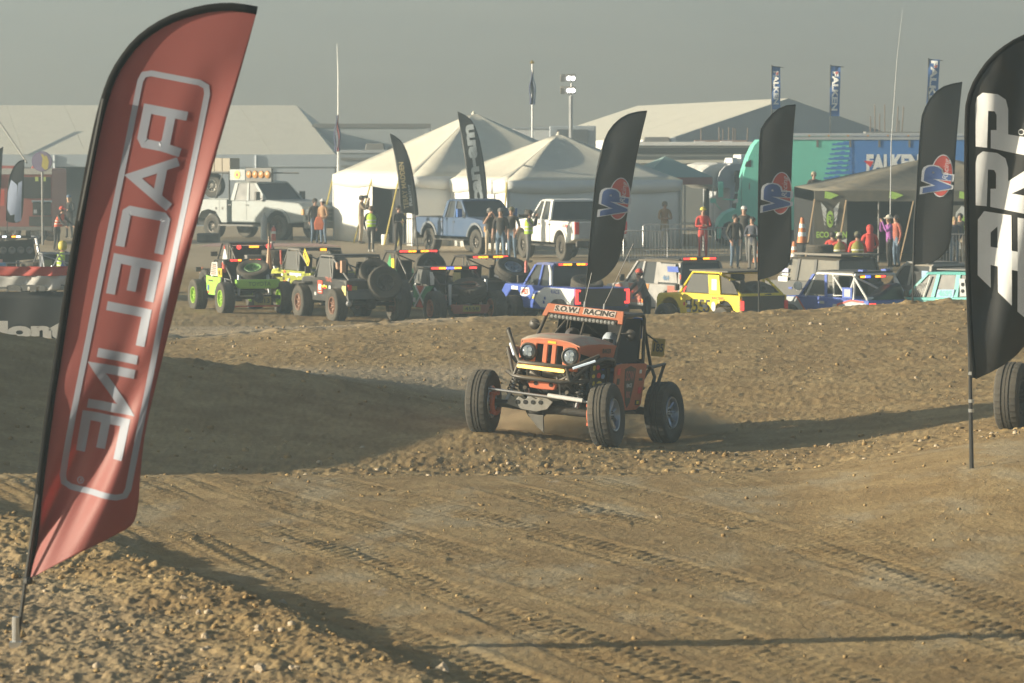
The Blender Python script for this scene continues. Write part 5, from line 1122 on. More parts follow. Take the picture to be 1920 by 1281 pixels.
mb = MB(); mb.tube([(-.35, .76, 1.76), (-.95, .80, 1.2), (-.45, .80, 1.18), (-.40, .77, 1.74)], .03, 0, 7); mb.build('side_brace', WCG, r, smooth=.8)
panel_side(r, 'blue_pillar', [(1.05, 1.14), (.95, 1.14), (.36, 1.76), (.46, 1.76)], .80, BLUEW, .03); panel_side(r, 'blue_pillar', rect(-.16, -.06, 1.14, 1.76), .80, BLUEW, .03); panel_side(r, 'window_net', [(.95, 1.15), (.4, 1.74), (-.08, 1.74), (-.08, 1.15)], .77, mat('mesh_net', (.1, .1, .1), .85))
panel_side(r, 'fuel_box', rect(-1.25, -.85, 1.12, 1.42), .82, BLUEW, .05); panel_side(r, 'sticker', rect(-1.2, -.95, 1.17, 1.37), .85, SILV2, .008)
mb = MB(); mb.prism([(-.7, 1.0), (.65, 1.0), (.55, 1.18), (.2, 1.28), (-.2, 1.5), (-.5, 1.55), (-.62, 1.3)], (-1.55, 0, 0), (0, 1, 0), (0, 0, 1), (.5, 0, 0)); mb.build('covered_load', mat('dark_tarp', (.02, .025, .03), .35, bump=.6, scale=5), r, bevel=.08)
light_bar(r, -1.30, 1.72, -.35, .58, 'ab.ar'); mb = MB(); mb.bbox((-1.2, -.72, 1.82), (.4, .72, 1.86)); mb.build('roof_panel', BLK, r)
for y in (.4, -.45):
    mb = MB(); mb.box((-1.2, y, 1.89), (.2, .16, .05)); mb.build('roof_lamp_cover', BLUEW, r)
mb = MB(); mb.box((-1.97, .70, .96), (.05, .2, .10)); mb.build('tail_lamp', REDE, r)
mb = MB(); mb.lathe([(.03, 0), (.13, .02), (.13, .05), (.03, .06)], (.85, 1.0, 1.42), (-.5, 1, 0), 0, 14); mb.tube([(.85, .98, 1.42), (.9, .8, 1.3)], .015, 0, 5); mb.build('mirror', WHT, r, smooth=.8)
mb = MB(); mb.bbox((-1.85, -.7, .8), (.8, .7, 1.06)); mb.build('cockpit', DRK, r); seats(r, 0, .9)
mb = MB(); mb.box((-1.6, -.98, 1.1), (.35, .25, .4)); mb.build('side_can', BLUEW, r, bevel=.03)

# grey rig half hidden behind the teal one, then the teal SUV
r = rig_root('race_jeep', 'dusty grey jeep half hidden behind the teal SUV', 1745, 115.5, R(36), cat='jeep')
four_wheels(r, 2.6, 1.75, .45, .33); side_prism(r, 'body', [(-1.8, .68), (-1.8, 1.15), (1.8, 1.12), (1.9, .66)] + arch(1.3, .55, .5, .56) + arch(-1.3, .55, .5, .56), 1.66, GPAINT, .05)
cab_windows(r, [.95, .1, -.8], [.45, .05, -.78], 1.15, 1.74, .80, .70, C('weathered_grey', (.30, .30, .29), .6, .4), GLS, .10); panel_side(r, 'blue_decal', rect(-.78, -.5, 1.3, 1.6), .80, SKYB, .012); mb = MB(); mb.bbox((-.7, -.5, 1.80), (.3, .72, 1.86)); mb.build('roof_rack', GRY, r)
r = rig_root('race_suv', 'turquoise SUV with lattice quarter window beside the large black flag', 1784, 107.0, R(52), cat='SUV')
four_wheels(r, 2.6, 1.75, .45, .33); chassis(r, -1.9, 1.9, .55, .7)
side_prism(r, 'body', [(-2.0, .68), (-2.0, 1.22), (1.0, 1.14), (1.95, 1.02), (2.0, .66)] + arch(1.3, .55, .5, .56) + arch(-1.3, .55, .5, .56), 1.68, TEAL, .05)
cab_windows(r, [1.0, .12, -.62, -1.9], [.35, -.02, -.66, -1.8], 1.14, 1.80, .80, .70, TEAL, GLS, [.10, .11, .14, .14], TEAL)
mb = MB()
for k in range(7): mb.tube([(.86 - k * .07, .79, 1.18), (.62 - k * .045, .745, 1.52 + k * .01)], .008, 0, 4)
mb.tube([(.40, .8, 1.16), (.22, .73, 1.74)], .022, 0, 6); mb.build('lattice', WHT, r)
panel_side(r, 'number_card', [(.0, 1.16), (-.55, 1.16), (-.60, 1.40), (-.06, 1.38)], .80, SKYB, .012); mb = MB(); print_text(mb, '4695', (-.3, .812, 1.28), (-1, 0, 0), (0, 0, 1), .16, bold=.03, width=.44); mb.build('number', TEAL, r)
o = panel_side(r, 'drilled_plate', [(-.78, 1.22), (-.74, 1.70), (-.92, 1.70), (-.98, 1.22)], .79, SILV2, .012)
for z in (1.36, 1.54): mb = MB(); disc(mb, (-.86, .80, z), (0, 1, 0), .055, .01); mb.build('hole', DRK, o)
for (x, m_) in ((.95, YEL), (-.05, YEL), (-.68, YEL), (-.85, WHT)): panel_side(r, 'sticker', [(x + .06 * math.cos(t), 1.05 + .06 * math.sin(t)) for t in [k * .7 for k in range(9)]], .848, m_, .01)
for s in (1, -1):
    mb = MB(); mb.box((.85, s * .98, 1.26), (.08, .2, .2)); mb.build('mirror', BLK, r, bevel=.04)
mb = MB(); mb.bbox((-1.7, -.6, 1.92), (.1, .6, 1.95)); mb.build('roof_rack', GRY, r)

# two rigs at the far left
r = rig_root('rock_buggy', 'light blue rig with four round rear lamps on its bar, at the left edge', 22, 117, R(18))
four_wheels(r, 2.6, 1.75, .47, .34); chassis(r, -1.3, 1.5, .6, .7); cage(r, STL, -1.1, -.5, .55, 1.0, .78, .68, 1.08, 1.86)
mb = MB(); mb.prism([(.45, .65), (.45, 1.12), (.85, 1.12), (.85, .65)], (-1.2, 0, 0), (0, 1, 0), (0, 0, 1), (.5, 0, 0)); mb.build('corner_panel', C('sky_panel', (.12, .33, .60)), r, bevel=.03)
light_bar(r, -.58, 1.88, -.45, .55, '.w.aw..', .05); panel_rear(r, 'rear_box', [(-.62, 1.2), (.52, 1.12), (.58, 1.74), (-.52, 1.8)], -.62, BLK, .1)
for k in range(4):
    mb = MB(); mb.lathe([(.11, 0), (.11, .06), (.09, .07), (.02, .04)], (-.68, .4 - k * .27, 1.47), (-1, 0, 0), 0, 14); mb.build('round_lamp', GRY, r)
spare(r, (-1.15, -.55, .98), (R(84), 0, R(10)), .47, .36); mb = MB(); mb.box((-1.46, .56, .92), (.02, .22, .2)); mb.build('orange_card', C('burnt_orange2', (.6, .16, .06)), r)
mb = MB(); mb.lathe([(.06, 0), (.05, .03)], (-1.45, .78, .86), (-1, 0, 0), 0, 10); mb.build('tail_lamp', REDE, r); mb = MB(); mb.box((-1.2, .6, 1.17), (.14, .16, .1)); mb.build('marker_lamp', C('pink_lamp', (.7, .3, .25)), r); plate(r, (-1.45, -.4, .62), (0, -1, 0), (0, 0, 1), .5, .16, '', REDB)
r = rig_root('rock_buggy', 'open tube buggy with blue and yellow board beside the red flag', 112, 115.5, R(16))
four_wheels(r, 2.6, 1.75, .46, .34); chassis(r, -1.3, 1.5, .6, .7); cage(r, STL, -1.1, -.5, .55, 1.0, .70, .60, .95, 1.42)
mb = MB(); mb.tube([(-1.1, .2, 1.4), (-1.1, -.15, .75)], .025, 0, 6); mb.tube([(-1.1, .2, 1.4), (-1.1, .55, .75)], .025, 0, 6); mb.build('rear_brace', STL, r)
panel_rear(r, 'blue_board', [(.0, .95), (.12, 1.2), (.2, .95)], -1.14, BLUEW); plate(r, (-1.15, .12, .82), (0, -1, 0), (0, 0, 1), .3, .22, '13'); light_bar(r, -.6, 1.36, -.62, -.42, 'a'); seats(r, .1, .66); panel_rear(r, 'side_box', rect(.4, .62, .7, 1.25), -1.0, C('olive', (.16, .18, .07)))

# rig whose front wheel enters at the right edge
def entering():
    d = 57.6; x = (1926 - 960) / F * d
    r = empty('race_buggy', (x + 1.22, d + 1.15, gz(x, d) - .03), -math.pi / 2 - R(20), 'dusty big-tyred buggy entering at the right picture edge', 'race buggy')
    four_wheels(r, 2.7, 2.0, .52, .36, RIM_DK); chassis(r, -1.5, 1.6, .75, .6); cage(r, BLK, -1.2, -.5, .3, .8, .6, .55, 1.35, 2.0); side_prism(r, 'body', [(1.3, 1.1), (1.25, 1.5), (-.8, 1.4), (-.9, .9)], 1.0, GPAINT); seats(r, 0, .9); r.location.z += gz(x, d) * 0
entering()
# ------------------------------------------------------------------ tents
TENT = mat('tent_vinyl', (.78, .74, .62), .6, var=.06, scale=1.2, transl=.12, dust=.12, bump=.15)
TENTW = mat('tent_white', (.80, .80, .77), .6, var=.05, scale=1.5, transl=.12, bump=.2)
TSHADE = mat('tent_shade_grey', (.42, .46, .50), .65, var=.08, scale=1.5)  # shaded pavilion sides: the blue-grey of the shade is put into the colour
ROPE = mat('yellow_strap', (.60, .48, .12), .7)
def flat(name, pts, m, parent=None, t=.02, nu=1, nv=1, sag=0.0, inv=None):
    """quad sheet from four corners, optionally divided and sagging, with thickness"""
    a, b, c, d_ = [Vector(p) for p in pts]
    mb = MB(inv)
    def fn(i, j):
        p = (a * (1 - i) + b * i) * (1 - j) + (d_ * (1 - i) + c * i) * j
        s = 4 * i * (1 - i) * 4 * j * (1 - j)
        return p + Vector((0, 0, -sag * s))
    mb.grid(fn, nu, nv); o = mb.build(name, m, parent, smooth=(4 if nu > 1 else None), fix=False)
    q = o.modifiers.new('t', 'SOLIDIFY'); q.thickness = t; q.offset = 0
    return o
def frame_tent(label, px, d, L, al, ze, zp, door=True, straps=()):
    c = P(px, 300, d); r = empty('frame_tent', (c.x, d, 0), al, label, 'tent', 'white peaked tents')
    h = L / 2; co = [(-h, -h), (h, -h), (h, h), (-h, h)]
    for k in range(4):
        a, b = co[k], co[(k + 1) % 4]
        flat('roof_panel', [(a[0], a[1], ze), (b[0], b[1], ze), (b[0] * .03, b[1] * .03, zp), (a[0] * .03, a[1] * .03, zp)], TENT, r, .012, 10, 10, .16)
        n = Vector((b[1] - a[1], a[0] - b[0], 0)).normalized()
        mb = MB()
        mb.grid(lambda i, j: (a[0] + (b[0] - a[0]) * i + n.x * .05, a[1] + (b[1] - a[1]) * i + n.y * .05, ze - j * (.42 + .10 * abs(math.sin(i * math.pi * 2)))), 24, 1)
        o = mb.build('valance', TENTW, r, smooth=4, fix=False); q = o.modifiers.new('t', 'SOLIDIFY'); q.thickness = .01
        if k == 3 and door:                 # open bay beside a drawn wall
            spans = ((0, .50), (.93, 1.0))
        else: spans = ((0, 1.0),)
        for s0, s1 in spans:
            mb = MB(); W_ = math.hypot(b[0] - a[0], b[1] - a[1])
            mb.grid(lambda i, j: (a[0] + (b[0] - a[0]) * (s0 + (s1 - s0) * i) - n.x * (.03 - .025 * math.sin(i * W_ * 5 + j)), a[1] + (b[1] - a[1]) * (s0 + (s1 - s0) * i) - n.y * (.03 - .025 * math.sin(i * W_ * 5 + j)), (ze - .1) * (1 - j)), 36, 3)
            o = mb.build('wall', TENTW, r, smooth=4, fix=False); q = o.modifiers.new('t', 'SOLIDIFY'); q.thickness = .01
    for (x, y) in co:
        mb = MB(); mb.tube([(x, y, 0), (x, y, ze)], .04, 0, 8); mb.build('leg', STL, r)
    mb = MB(); mb.lathe([(.14, -.1), (.08, .05), (.02, .14)], (0, 0, zp), (0, 0, 1), 0, 10); mb.build('peak_cap', TENT, r)
    for (x0, y0, x1, y1) in straps:
        mb = MB(); mb.tube([(x0, y0, ze - .02), (x1, y1, .02)], .035, 0, 5); mb.build('guy_strap', ROPE, r)
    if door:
        mb = MB(); mb.bbox((-h + .8, -h + .4, .01), (h - .4, h - .4, ze - .1)); o = mb.build('interior_shade', mat('interior_shade_black', (.03, .03, .032), .9), r)  # near-black box painted in for the shade inside the open tent
    return r
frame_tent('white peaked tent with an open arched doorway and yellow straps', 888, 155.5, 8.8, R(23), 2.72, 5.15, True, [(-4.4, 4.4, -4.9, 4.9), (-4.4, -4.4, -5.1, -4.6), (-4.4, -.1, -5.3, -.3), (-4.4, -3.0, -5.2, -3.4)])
frame_tent('smaller white peaked tent behind the blue pickup', 1047, 149.5, 7.2, R(22), 2.62, 4.32, False, [(-3.6, -3.6, -4.0, -4.0)])
# long pavilion at the left
def pavilion_left():
    d0, d1, d2 = 181, 190, 199; b = P(300, 430, d0); b.z = 0
    r = empty('pavilion', b, 0, 'long tan hip-roofed pavilion filling the left background', 'tent'); inv = Matrix.Translation(-b)
    ze = P(0, 291, d0).z; zr = P(0, 198, d1).z; X = lambda px, d: (px - 960) / F * d
    n = 9; xs = [X(-420 + (975) * k / n, 1) for k in range(n + 1)]
    for k in range(n):
        a, c = -420 + 977 * k / n, -420 + 977 * (k + 1) / n; e0 = -420 + 1050 * k / n; e1 = -420 + 1050 * (k + 1) / n
        flat('roof_panel', [(X(e0, d0), d0, ze), (X(e1, d0) - .01, d0, ze), (X(c, d1) - .01, d1, zr), (X(a, d1), d1, zr)], TENT, r, .03, 1, 1, 0, inv)
        e0b = X(e0, d0); e1b = X(e1, d0)
        flat('roof_panel', [(X(a, d1), d1, zr), (X(c, d1) - .01, d1, zr), (e1b, d2, ze), (e0b, d2, ze)], TENT, r, .03, 1, 1, 0, inv)
    flat('hip_panel', [(X(630, d0), d0, ze), (X(630, d0) + .3, d2, ze), (X(557, d1), d1 + .05, zr), (X(557, d1), d1, zr)], TENT, r, .03, 1, 1, 0, inv)
    flat('fascia', [(X(-420, d0), d0 - .06, ze - .55), (X(632, d0), d0 - .06, ze - .55), (X(632, d0), d0 - .06, ze + .03), (X(-420, d0), d0 - .06, ze + .03)], TSHADE, r, .04, 1, 1, 0, inv)
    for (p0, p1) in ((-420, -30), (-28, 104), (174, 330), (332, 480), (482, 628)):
        flat('wall', [(X(p0, d0), d0, 0), (X(p1, d0), d0, 0), (X(p1, d0), d0, ze - .5), (X(p0, d0), d0, ze - .5)], TSHADE, r, .03, 1, 1, 0, inv)
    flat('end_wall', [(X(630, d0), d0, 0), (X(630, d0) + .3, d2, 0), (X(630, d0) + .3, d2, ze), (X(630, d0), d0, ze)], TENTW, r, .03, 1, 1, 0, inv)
    flat('back_wall', [(X(-420, d0), d2 - .2, 0), (X(628, d0), d2 - .2, 0), (X(628, d0), d2 - .2, ze), (X(-420, d0), d2 - .2, ze)], mat('interior_shade_black', (.03, .03, .032), .9), r, .03, 1, 1, 0, inv)  # back wall and floor near-black: the pavilion's inner shade put into colour
    flat('inner_floor', [(X(-420, d0), d0, .03), (X(628, d0), d0, .03), (X(628, d0), d2, .03), (X(-420, d0), d2, .03)], mat('interior_shade_black', (.03, .03, .032), .9), r, .02, 1, 1, 0, inv)
    mb = MB(inv); mb.tube([P(-10, 216, 184.5), P(50, 305, 180)], .05, 0, 6); mb.build('guy_rope', GRY, r)
    for px in (-30, 104, 174, 331, 481):
        mb = MB(inv); mb.tube([(X(px, d0), d0 - .1, 0), (X(px, d0), d0 - .1, ze)], .07, 0, 6); mb.build('post', TSHADE, r)
    return r
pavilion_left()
def pavilion_right():
    A = P(1250, 262, 188); B_ = P(1664, 250, 199); ap = P(1478, 185, 193); ln = P(1195, 199, 222) - ap; b = Vector((A.x, A.y, 0))
    r = empty('pavilion', b, 0, 'large white gabled pavilion behind the motorhome', 'tent'); inv = Matrix.Translation(-b)
    A2 = A + ln; B2 = B_ + ln; ap2 = ap + ln; G_ = lambda p: Vector((p.x, p.y, 0))
    n = 6
    for k in range(n):
        t0, t1 = k / n, (k + 1) / n - .002
        flat('roof_panel', [A + ln * t0, A + ln * t1, ap + ln * t1, ap + ln * t0], TENT, r, .03, 1, 1, 0, inv); flat('roof_panel', [ap + ln * t0, ap + ln * t1, B_ + ln * t1, B_ + ln * t0], TENT, r, .03, 1, 1, 0, inv)
    flat('gable_end', [A + Vector((.05, 0, 0)), B_, ap, ap + Vector((.01, 0, 0))], TSHADE, r, .03, 1, 1, 0, inv)
    for a, c in ((A, B_), (A, A2), (B_, B2), (A2, B2)): flat('wall', [G_(a), G_(c), c, a], TSHADE if a is A and c is B_ else TENTW, r, .03, 1, 1, 0, inv)
pavilion_right()
# teal pop-up and the dark vendor canopy
b = P(1247, 440, 158); b.z = 0; r = empty('popup_canopy', b, R(20), 'small faded teal pop-up canopy beside the camper nose', 'tent')
TLC = mat('teal_canopy', (.26, .38, .36), .65, transl=.1, dust=.1); z0, z1 = P(0, 332, 158).z, P(0, 293, 158).z
for k in range(4):
    co_ = [(-1.5, -1.5), (1.5, -1.5), (1.5, 1.5), (-1.5, 1.5)]; a, c = co_[k], co_[(k + 1) % 4]
    flat('roof_panel', [(a[0], a[1], z0), (c[0], c[1], z0), (0, 0, z1), (0, .01, z1)], TLC, r, .02); flat('valance', [(a[0], a[1], z0 - .3), (c[0], c[1], z0 - .3), (c[0], c[1], z0), (a[0], a[1], z0)], mat('red_valance', (.4, .14, .12), .7), r, .015)
    mb = MB(); mb.tube([(a[0], a[1], 0), (a[0], a[1], z0)], .03, 0, 6); mb.build('leg', STL, r)
def eco():
    d = 131.5; X = lambda px: (px - 960) / F * d; zt = P(0, 358, d).z; zp = P(0, 293, d + 4.5).z; L = 9.4; b = Vector((X(1527) + L / 2, d + L / 2, 0))
    r = empty('vendor_canopy', b, 0, 'dark grey canopy with winged green emblem panel on the right', 'tent'); h = L / 2
    DG = mat('charcoal_canopy', (.075, .08, .072), .75, dust=.3, bump=.3, scale=2); LG = mat('lime_print', (.42, .66, .14), .6); WG = mat('wing_white', (.7, .72, .7), .6)
    co_ = [(-h, -h), (h, -h), (h, h), (-h, h)]
    for k in range(4):
        a, c = co_[k], co_[(k + 1) % 4]; sag = .25
        flat('roof_panel', [(a[0], a[1], zt), (c[0], c[1], zt), (.05, 0, zp), (0, 0, zp)], DG, r, .02, 8, 8, sag)
        flat('valance', [(a[0], a[1] - .03, zt - .36), (c[0], c[1] - .03, zt - .36), (c[0], c[1] - .03, zt), (a[0], a[1] - .03, zt)], DG, r, .02)
        mb = MB(); mb.tube([(a[0] * .99, a[1] * .99, 0), (a[0] * .99, a[1] * .99, zt)], .035, 0, 6); mb.build('leg', GRY, r)
    mb = MB(); mb.tube([(-h + 2.2, -h + .05, 0), (-h + 2.2, -h + .05, zt)], .035, 0, 6); mb.build('leg', GRY, r)
    flat('back_wall', [(-h, h - .1, 0), (h, h - .1, 0), (h, h - .1, zt), (-h, h - .1, zt)], DRK, r, .02); flat('side_wall', [(-h, -h + .1, 0), (-h, h, 0), (-h, h, zt), (-h, -h + .1, zt)], DRK, r, .02); flat('side_wall', [(h, -h + .1, 0), (h, h, 0), (h, h, zt), (h, -h + .1, zt)], DRK, r, .02)  # near-black walls paint in the shade under the canopy
    xa, xb = X(1526) - b.x, X(1588) - b.x
    pn = flat('emblem_panel', [(xa, -h - .02, .08), (xb, -h - .02, .08), (xb, -h - .02, zt - .36), (xa, -h - .02, zt - .36)], DG, r, .02)
    W2P = lambda px, py, off=.05: Vector((X(px) - b.x, -h - .02 - off, P(px, py, d).z))
    def decal(name, pts, m, off=.03):
        mb = MB(); mb.add([W2P(x, y, off) for x, y in pts], [tuple(range(len(pts)))]); return mb.build(name, m, pn, fix=False)
    decal('emblem_disc', [(1556 + 7 * math.cos(t), 411 + 16 * math.sin(t)) for t in [k * .4 for k in range(16)]], LG); decal('emblem_core', [(1556 + 4 * math.cos(t), 411 + 9 * math.sin(t)) for t in [k * .5 for k in range(12)]], DG, .04); mb = MB(); print_text(mb, 'R', W2P(1556, 411, .05), (1, 0, 0), (0, 0, 1), .2, bold=.03); mb.build('emblem_letter', LG, pn, fix=False)
    for s in (1, -1):
        for k in range(5):
            decal('wing_feather', [(1556 + s * (6 + k * .8), 392 + k * 7), (1556 + s * (18 - k * 1.5), 378 + k * 9), (1556 + s * (16.5 - k * 1.5), 386 + k * 9), (1556 + s * 8, 399 + k * 6)], WG)
    mb = MB(); print_text(mb, 'ECO SCAN', W2P(1559, 440, .05), (1, 0, 0), (0, 0, 1), .19, bold=.04, width=1.05); mb.build('panel_lettering', LG, pn, fix=False)
    decal('white_corner', [(1576, 452), (1588, 447), (1586, 462), (1579, 468)], WG)
    for px in (1556, 1677, 1808):
        mb = MB(); q = W2P(px, 366, .06); mb.add([q + Vector(v) for v in ((-.2, 0, -.1), (.0, 0, -.14), (.3, 0, .0), (.0, 0, .1), (-.18, 0, .14))], [(0, 1, 2, 3, 4)]); mb.build('valance_emblem', LG, r, fix=False)
    flat('winged_panel', [W2P(1783, 480, .02), W2P(1845, 480, .02), W2P(1845, 385, .02), W2P(1783, 385, .02)], DG, r, .02)
    mb = MB(); mb.add([W2P(x, y) for x, y in ((1788, 420), (1792, 398), (1802, 386), (1815, 392), (1815, 470), (1790, 465))], [tuple(range(6))]); mb.build('winged_emblem', WG, r, fix=False)
    mb = MB(); mb.add([W2P(1803 + 9 * math.cos(t), 420 + 16 * math.sin(t), .07) for t in [k * .45 for k in range(14)]], [tuple(range(14))]); mb.build('winged_emblem_disc', LG, r, fix=False)
    for (x0, y0, x1, y1) in ((1527, 374, 1504, 472), (1586, 376, 1563, 472), (1712, 378, 1680, 500)):
        mb = MB(); q0 = W2P(x0, y0, .05); q1 = W2P(x1, y1, 1.2); q1.z = 0.0; mb.tube([q0, q1], .028, 0, 6); mb.build('guy_pole', mat('wood_pole', (.40, .28, .16), .7), r)
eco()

# ------------------------------------------------------------------ pit vehicles
def outline_body(name, label, cat, px, d, rz, group=None):
    x = (px - 960) / F * d; return empty(name, (x, d, 0), rz, label, cat, group)
def pickup(label, px, d, rz, m, spec):
    r = outline_body('pickup_truck', label, 'pickup', px, d, rz, spec.get('group')); L = spec.get('L', 5.7); W = 2.0; wb = 3.5; Rt = spec.get('Rt', .46); bz = spec.get('belt', 1.32); top = spec.get('top', 1.98); z0 = .62; xf = L / 2; xr = -L / 2; ax1, ax2 = wb / 2 + .15, -wb / 2 + .15
    for x in (ax1, ax2):
        for y in (.84, -.84): wheel(r, (x, y, Rt), Rt, .32, spec.get('rim'))
    bedx = -.55
    o_ = [(bedx, z0)] + [(bedx, bz), (1.15, bz + .02), (1.2, bz + .05), (xf - .25, bz - .06), (xf - .02, bz - .2), (xf, z0 + .05)] + arch(ax1, Rt + .13, Rt + .05, z0)
    side_prism(r, 'cab_body', o_, W, m, .05)
    if spec.get('bed', True):
        o_ = [(xr, z0 + .15), (xr, bz - .02), (bedx - .04, bz - .02), (bedx - .04, z0)] + arch(ax2, Rt + .13, Rt + .05, z0)
        side_prism(r, 'bed', o_, W, m, .05); mb = MB(); mb.bbox((xr + .08, -W / 2 + .1, bz - .05), (bedx - .1, W / 2 - .1, bz + .004)); mb.build('bed_floor', DRK, r)
    for y in (1, -1):
        for ax in ((ax1, ax2) if spec.get('bed', True) else (ax1,)):
            mb = MB(); pts = arch(ax, Rt + .15, Rt + .05, z0 + .02); mb.tube([(x, y * (W / 2 + .01), z) for x, z in pts], .05, 0, 6); mb.build('wheel_flare', spec.get('flare', m), r, smooth=.8)
        mb = MB(); mb.box((.98, y * 1.16, bz + .18), (.12, .2, .3)); mb.tube([(1.0, y * 1.1, bz + .1), (1.0, y * .96, bz + .08)], .02, 0, 5); mb.build('mirror', spec.get('mir', BLK), r, bevel=.04)
        for x in ((.05, -.02), (-.5 if spec.get('crew', True) else .05, 0)):
            pass
        for x in (.55, -.38):
            mb = MB(); mb.box((x - .25, y * (W / 2 + .012), bz - .16), (.16, .02, .04)); mb.build('door_handle', BLK, r)
        mb = MB(); mb.bbox((.25, y * (W / 2 + .002), z0 + .1), (.262, y * (W / 2 - .01), bz)); mb.build('door_seam', DRK, r)
        mb = MB(); mb.bbox((1.1, y * .8, z0 - .14), (-1.2, y * (W / 2 + .04), z0 - .08)); mb.build('running_board', BLK, r)
    cab_windows(r, [1.22, .28, bedx + .02], [.55, .18, bedx + .12], bz, top - .06, W / 2 - .03, W / 2 - .17, m, GLS, [.12, .10, .18])
    mb = MB(); mb.bbox((xf - .03, -W / 2 + .12, z0 + .12), (xf + .03, W / 2 - .12, bz - .26)); g = mb.build('grille', BLK, r, bevel=.02)
    for k in range(3):
        mb = MB(); mb.bbox((xf + .03, -.55, z0 + .24 + k * .13), (xf + .045, .55, z0 + .28 + k * .13)); mb.build('grille_slat', GRY, g)
    for y in (1, -1):
        mb = MB(); mb.box((xf + .01, y * .80, bz - .38), (.09, .3, .22)); hl = mb.build('headlight', mat('headlamp', (.35, .37, .4), .15, spec=.8), r, bevel=.03)
        mb = MB(); mb.box((xf - .05, y * .97, bz - .38), (.1, .08, .2)); mb.build('amber_marker', C('amber_marker', (.6, .25, .03)), hl)
        mb = MB(); mb.box((xr - .01, y * .90, bz - .24), (.06, .16, .42)); mb.build('tail_lamp', RED, r, bevel=.02)
    mb = MB(); mb.bbox((xf - .05, -W / 2 + .05, z0 - .18), (xf + .14, W / 2 - .05, z0 + .08)); mb.build('front_bumper', spec.get('bump', BLK), r, bevel=.05)
    mb = MB(); mb.bbox((xr - .12, -W / 2 + .05, z0 - .12), (xr + .02, W / 2 - .05, z0 + .10)); mb.build('rear_bumper', spec.get('bump', BLK), r, bevel=.04)
    mb = MB(); mb.bbox((xr + .3, -.5, z0 - .15), (xf - .3, .5, z0 + .1)); mb.build('frame', DRK, r)
    return r, xr, xf, bz, top
PB = mat('slate_blue_paint', (.03, .075, .165), .4, dust=.12); PW = mat('pickup_white', (.72, .72, .70), .4, dust=.12); PG = mat('work_white', (.28, .32, .33), .45, dust=.22)
x_, d_ = 888, 141.5
r, *_ = pickup('dusty blue pickup parked in front of the white tents', x_, d_, -math.pi / 2 + R(30), PB, {'L': 5.3, 'Rt': .46, 'group': 'pickups in the pit', 'mir': C('mirror_blue', (.03, .12, .4), .4, .05), 'flare': mat('slate_flare', (.16, .2, .25), .5, dust=.4)})
r, xr, xf, bz, top = pickup('white pickup seen from behind, shade grey painted on its tailgate', 1067, 134.5, math.pi / 2 + R(22), PW, {'L': 5.6, 'Rt': .46, 'belt': 1.40, 'top': 2.10, 'group': 'pickups in the pit'})
panel_rear(r, 'tailgate', rect(-.80, .80, .80, 1.36), xr - .012, mat('tailgate_shade', (.35, .37, .40), .5, dust=.15), .03); mb = MB(); print_text(mb, 'F-250', (xr + .75, 1.012, 1.22), (-1, 0, 0), (0, 0, 1), .10, bold=.02, width=.42); mb.build('side_badge', RED, r)  # tailgate grey is the shade on the white truck's rear, painted in
mb = MB(); mb.bbox((xr + .1, -.9, 1.36), (-.6, .9, 1.40)); mb.build('bed_cover', BLK, r)
# grey-white work truck with service body
r, xr, xf, bz, top = pickup('pale grey crew-cab work truck with service body and amber lamps', 490, 160, -math.pi / 2 + R(48), PG, {'L': 6.4, 'Rt': .46, 'belt': 1.42, 'top': 2.12, 'bed': False, 'bump': ALU, 'group': 'pickups in the pit'})
r.scale = (1.13, 1.13, 1.13)
for s in (1, -1):
    mb = MB(); mb.prism([(xr - .2, .75), (xr - .2, 1.45), (-.75, 1.45), (-.75, .60), (-1.05, .60), (-1.15, .75), (-1.35, 1.0), (-1.75, 1.08), (-2.1, 1.0), (-2.3, .75)], (0, s * .80, 0), (1, 0, 0), (0, 0, 1), (0, .46, 0)); bx_ = mb.build('service_box', PG, r, bevel=.02)
    for x in (-.98, -1.32):
        mb = MB(); mb.box((x, s * 1.035, 1.12), (.08, .015, .09)); mb.build('latch', BLK, bx_)
    mb = MB(); mb.bbox((-1.155, s * 1.03, .95), (-1.145, s * 1.034, 1.43)); mb.build('door_seam', DRK, bx_)
    mb = MB(); mb.tube([(-.85, s * .8, 1.45), (-.85, s * .8, 2.42), (xr, s * .8, 2.42), (xr, s * .8, 1.45)], .035, 0, 6); mb.tube([(-.85, s * .8, 2.42), (1.2, s * .75, 2.42)], .03, 0, 6); mb.tube([(-1.6, s * .8, 1.45), (-1.2, s * .8, 2.42)], .02, 0, 5); mb.build('rack_side', BLK, r)
mb = MB(); mb.bbox((xr - .1, -.55, .9), (-.8, .55, 1.40)); mb.build('deck', GRY, r)
spare(r, (xr + .75, -.1, 1.95), (R(5), 0, R(15)), .46, .3, ALU); mb = MB(); mb.bbox((-.9, -.8, 2.44), (xr + .3, .8, 2.47)); mb.build('rack_deck', BLK, r)
for k in range(3):
    mb = MB(); mb.box((-1.02 - k * .42, -.55, 2.72), (.40, .5, .50)); mb.build('tan_crate', mat('tan_crate', (.30, .26, .20), .7, dust=.2), r, bevel=.02)
mb = MB(); mb.box((-2.4, -.5, 2.7), (.5, .5, .45)); mb.build('white_crate', WHT, r, bevel=.02)
sg = panel_side(r, 'emblem_board', rect(-.75, .05, 2.16, 2.56), -.86, PG, .03); mb = MB(); disc(mb, (-.35, -.885, 2.36), (0, 1, 0), .15, .02); e_ = mb.build('emblem', YEL, sg); mb = MB(); disc(mb, (-.35, -.90, 2.36), (0, 1, 0), .07, .02, 0, 5); mb.build('emblem_star', RED, e_)
mb = MB(); mb.bbox((.12, -.90, 2.12), (1.45, -.80, 2.62)); lb = mb.build('lamp_board', BLK, r)
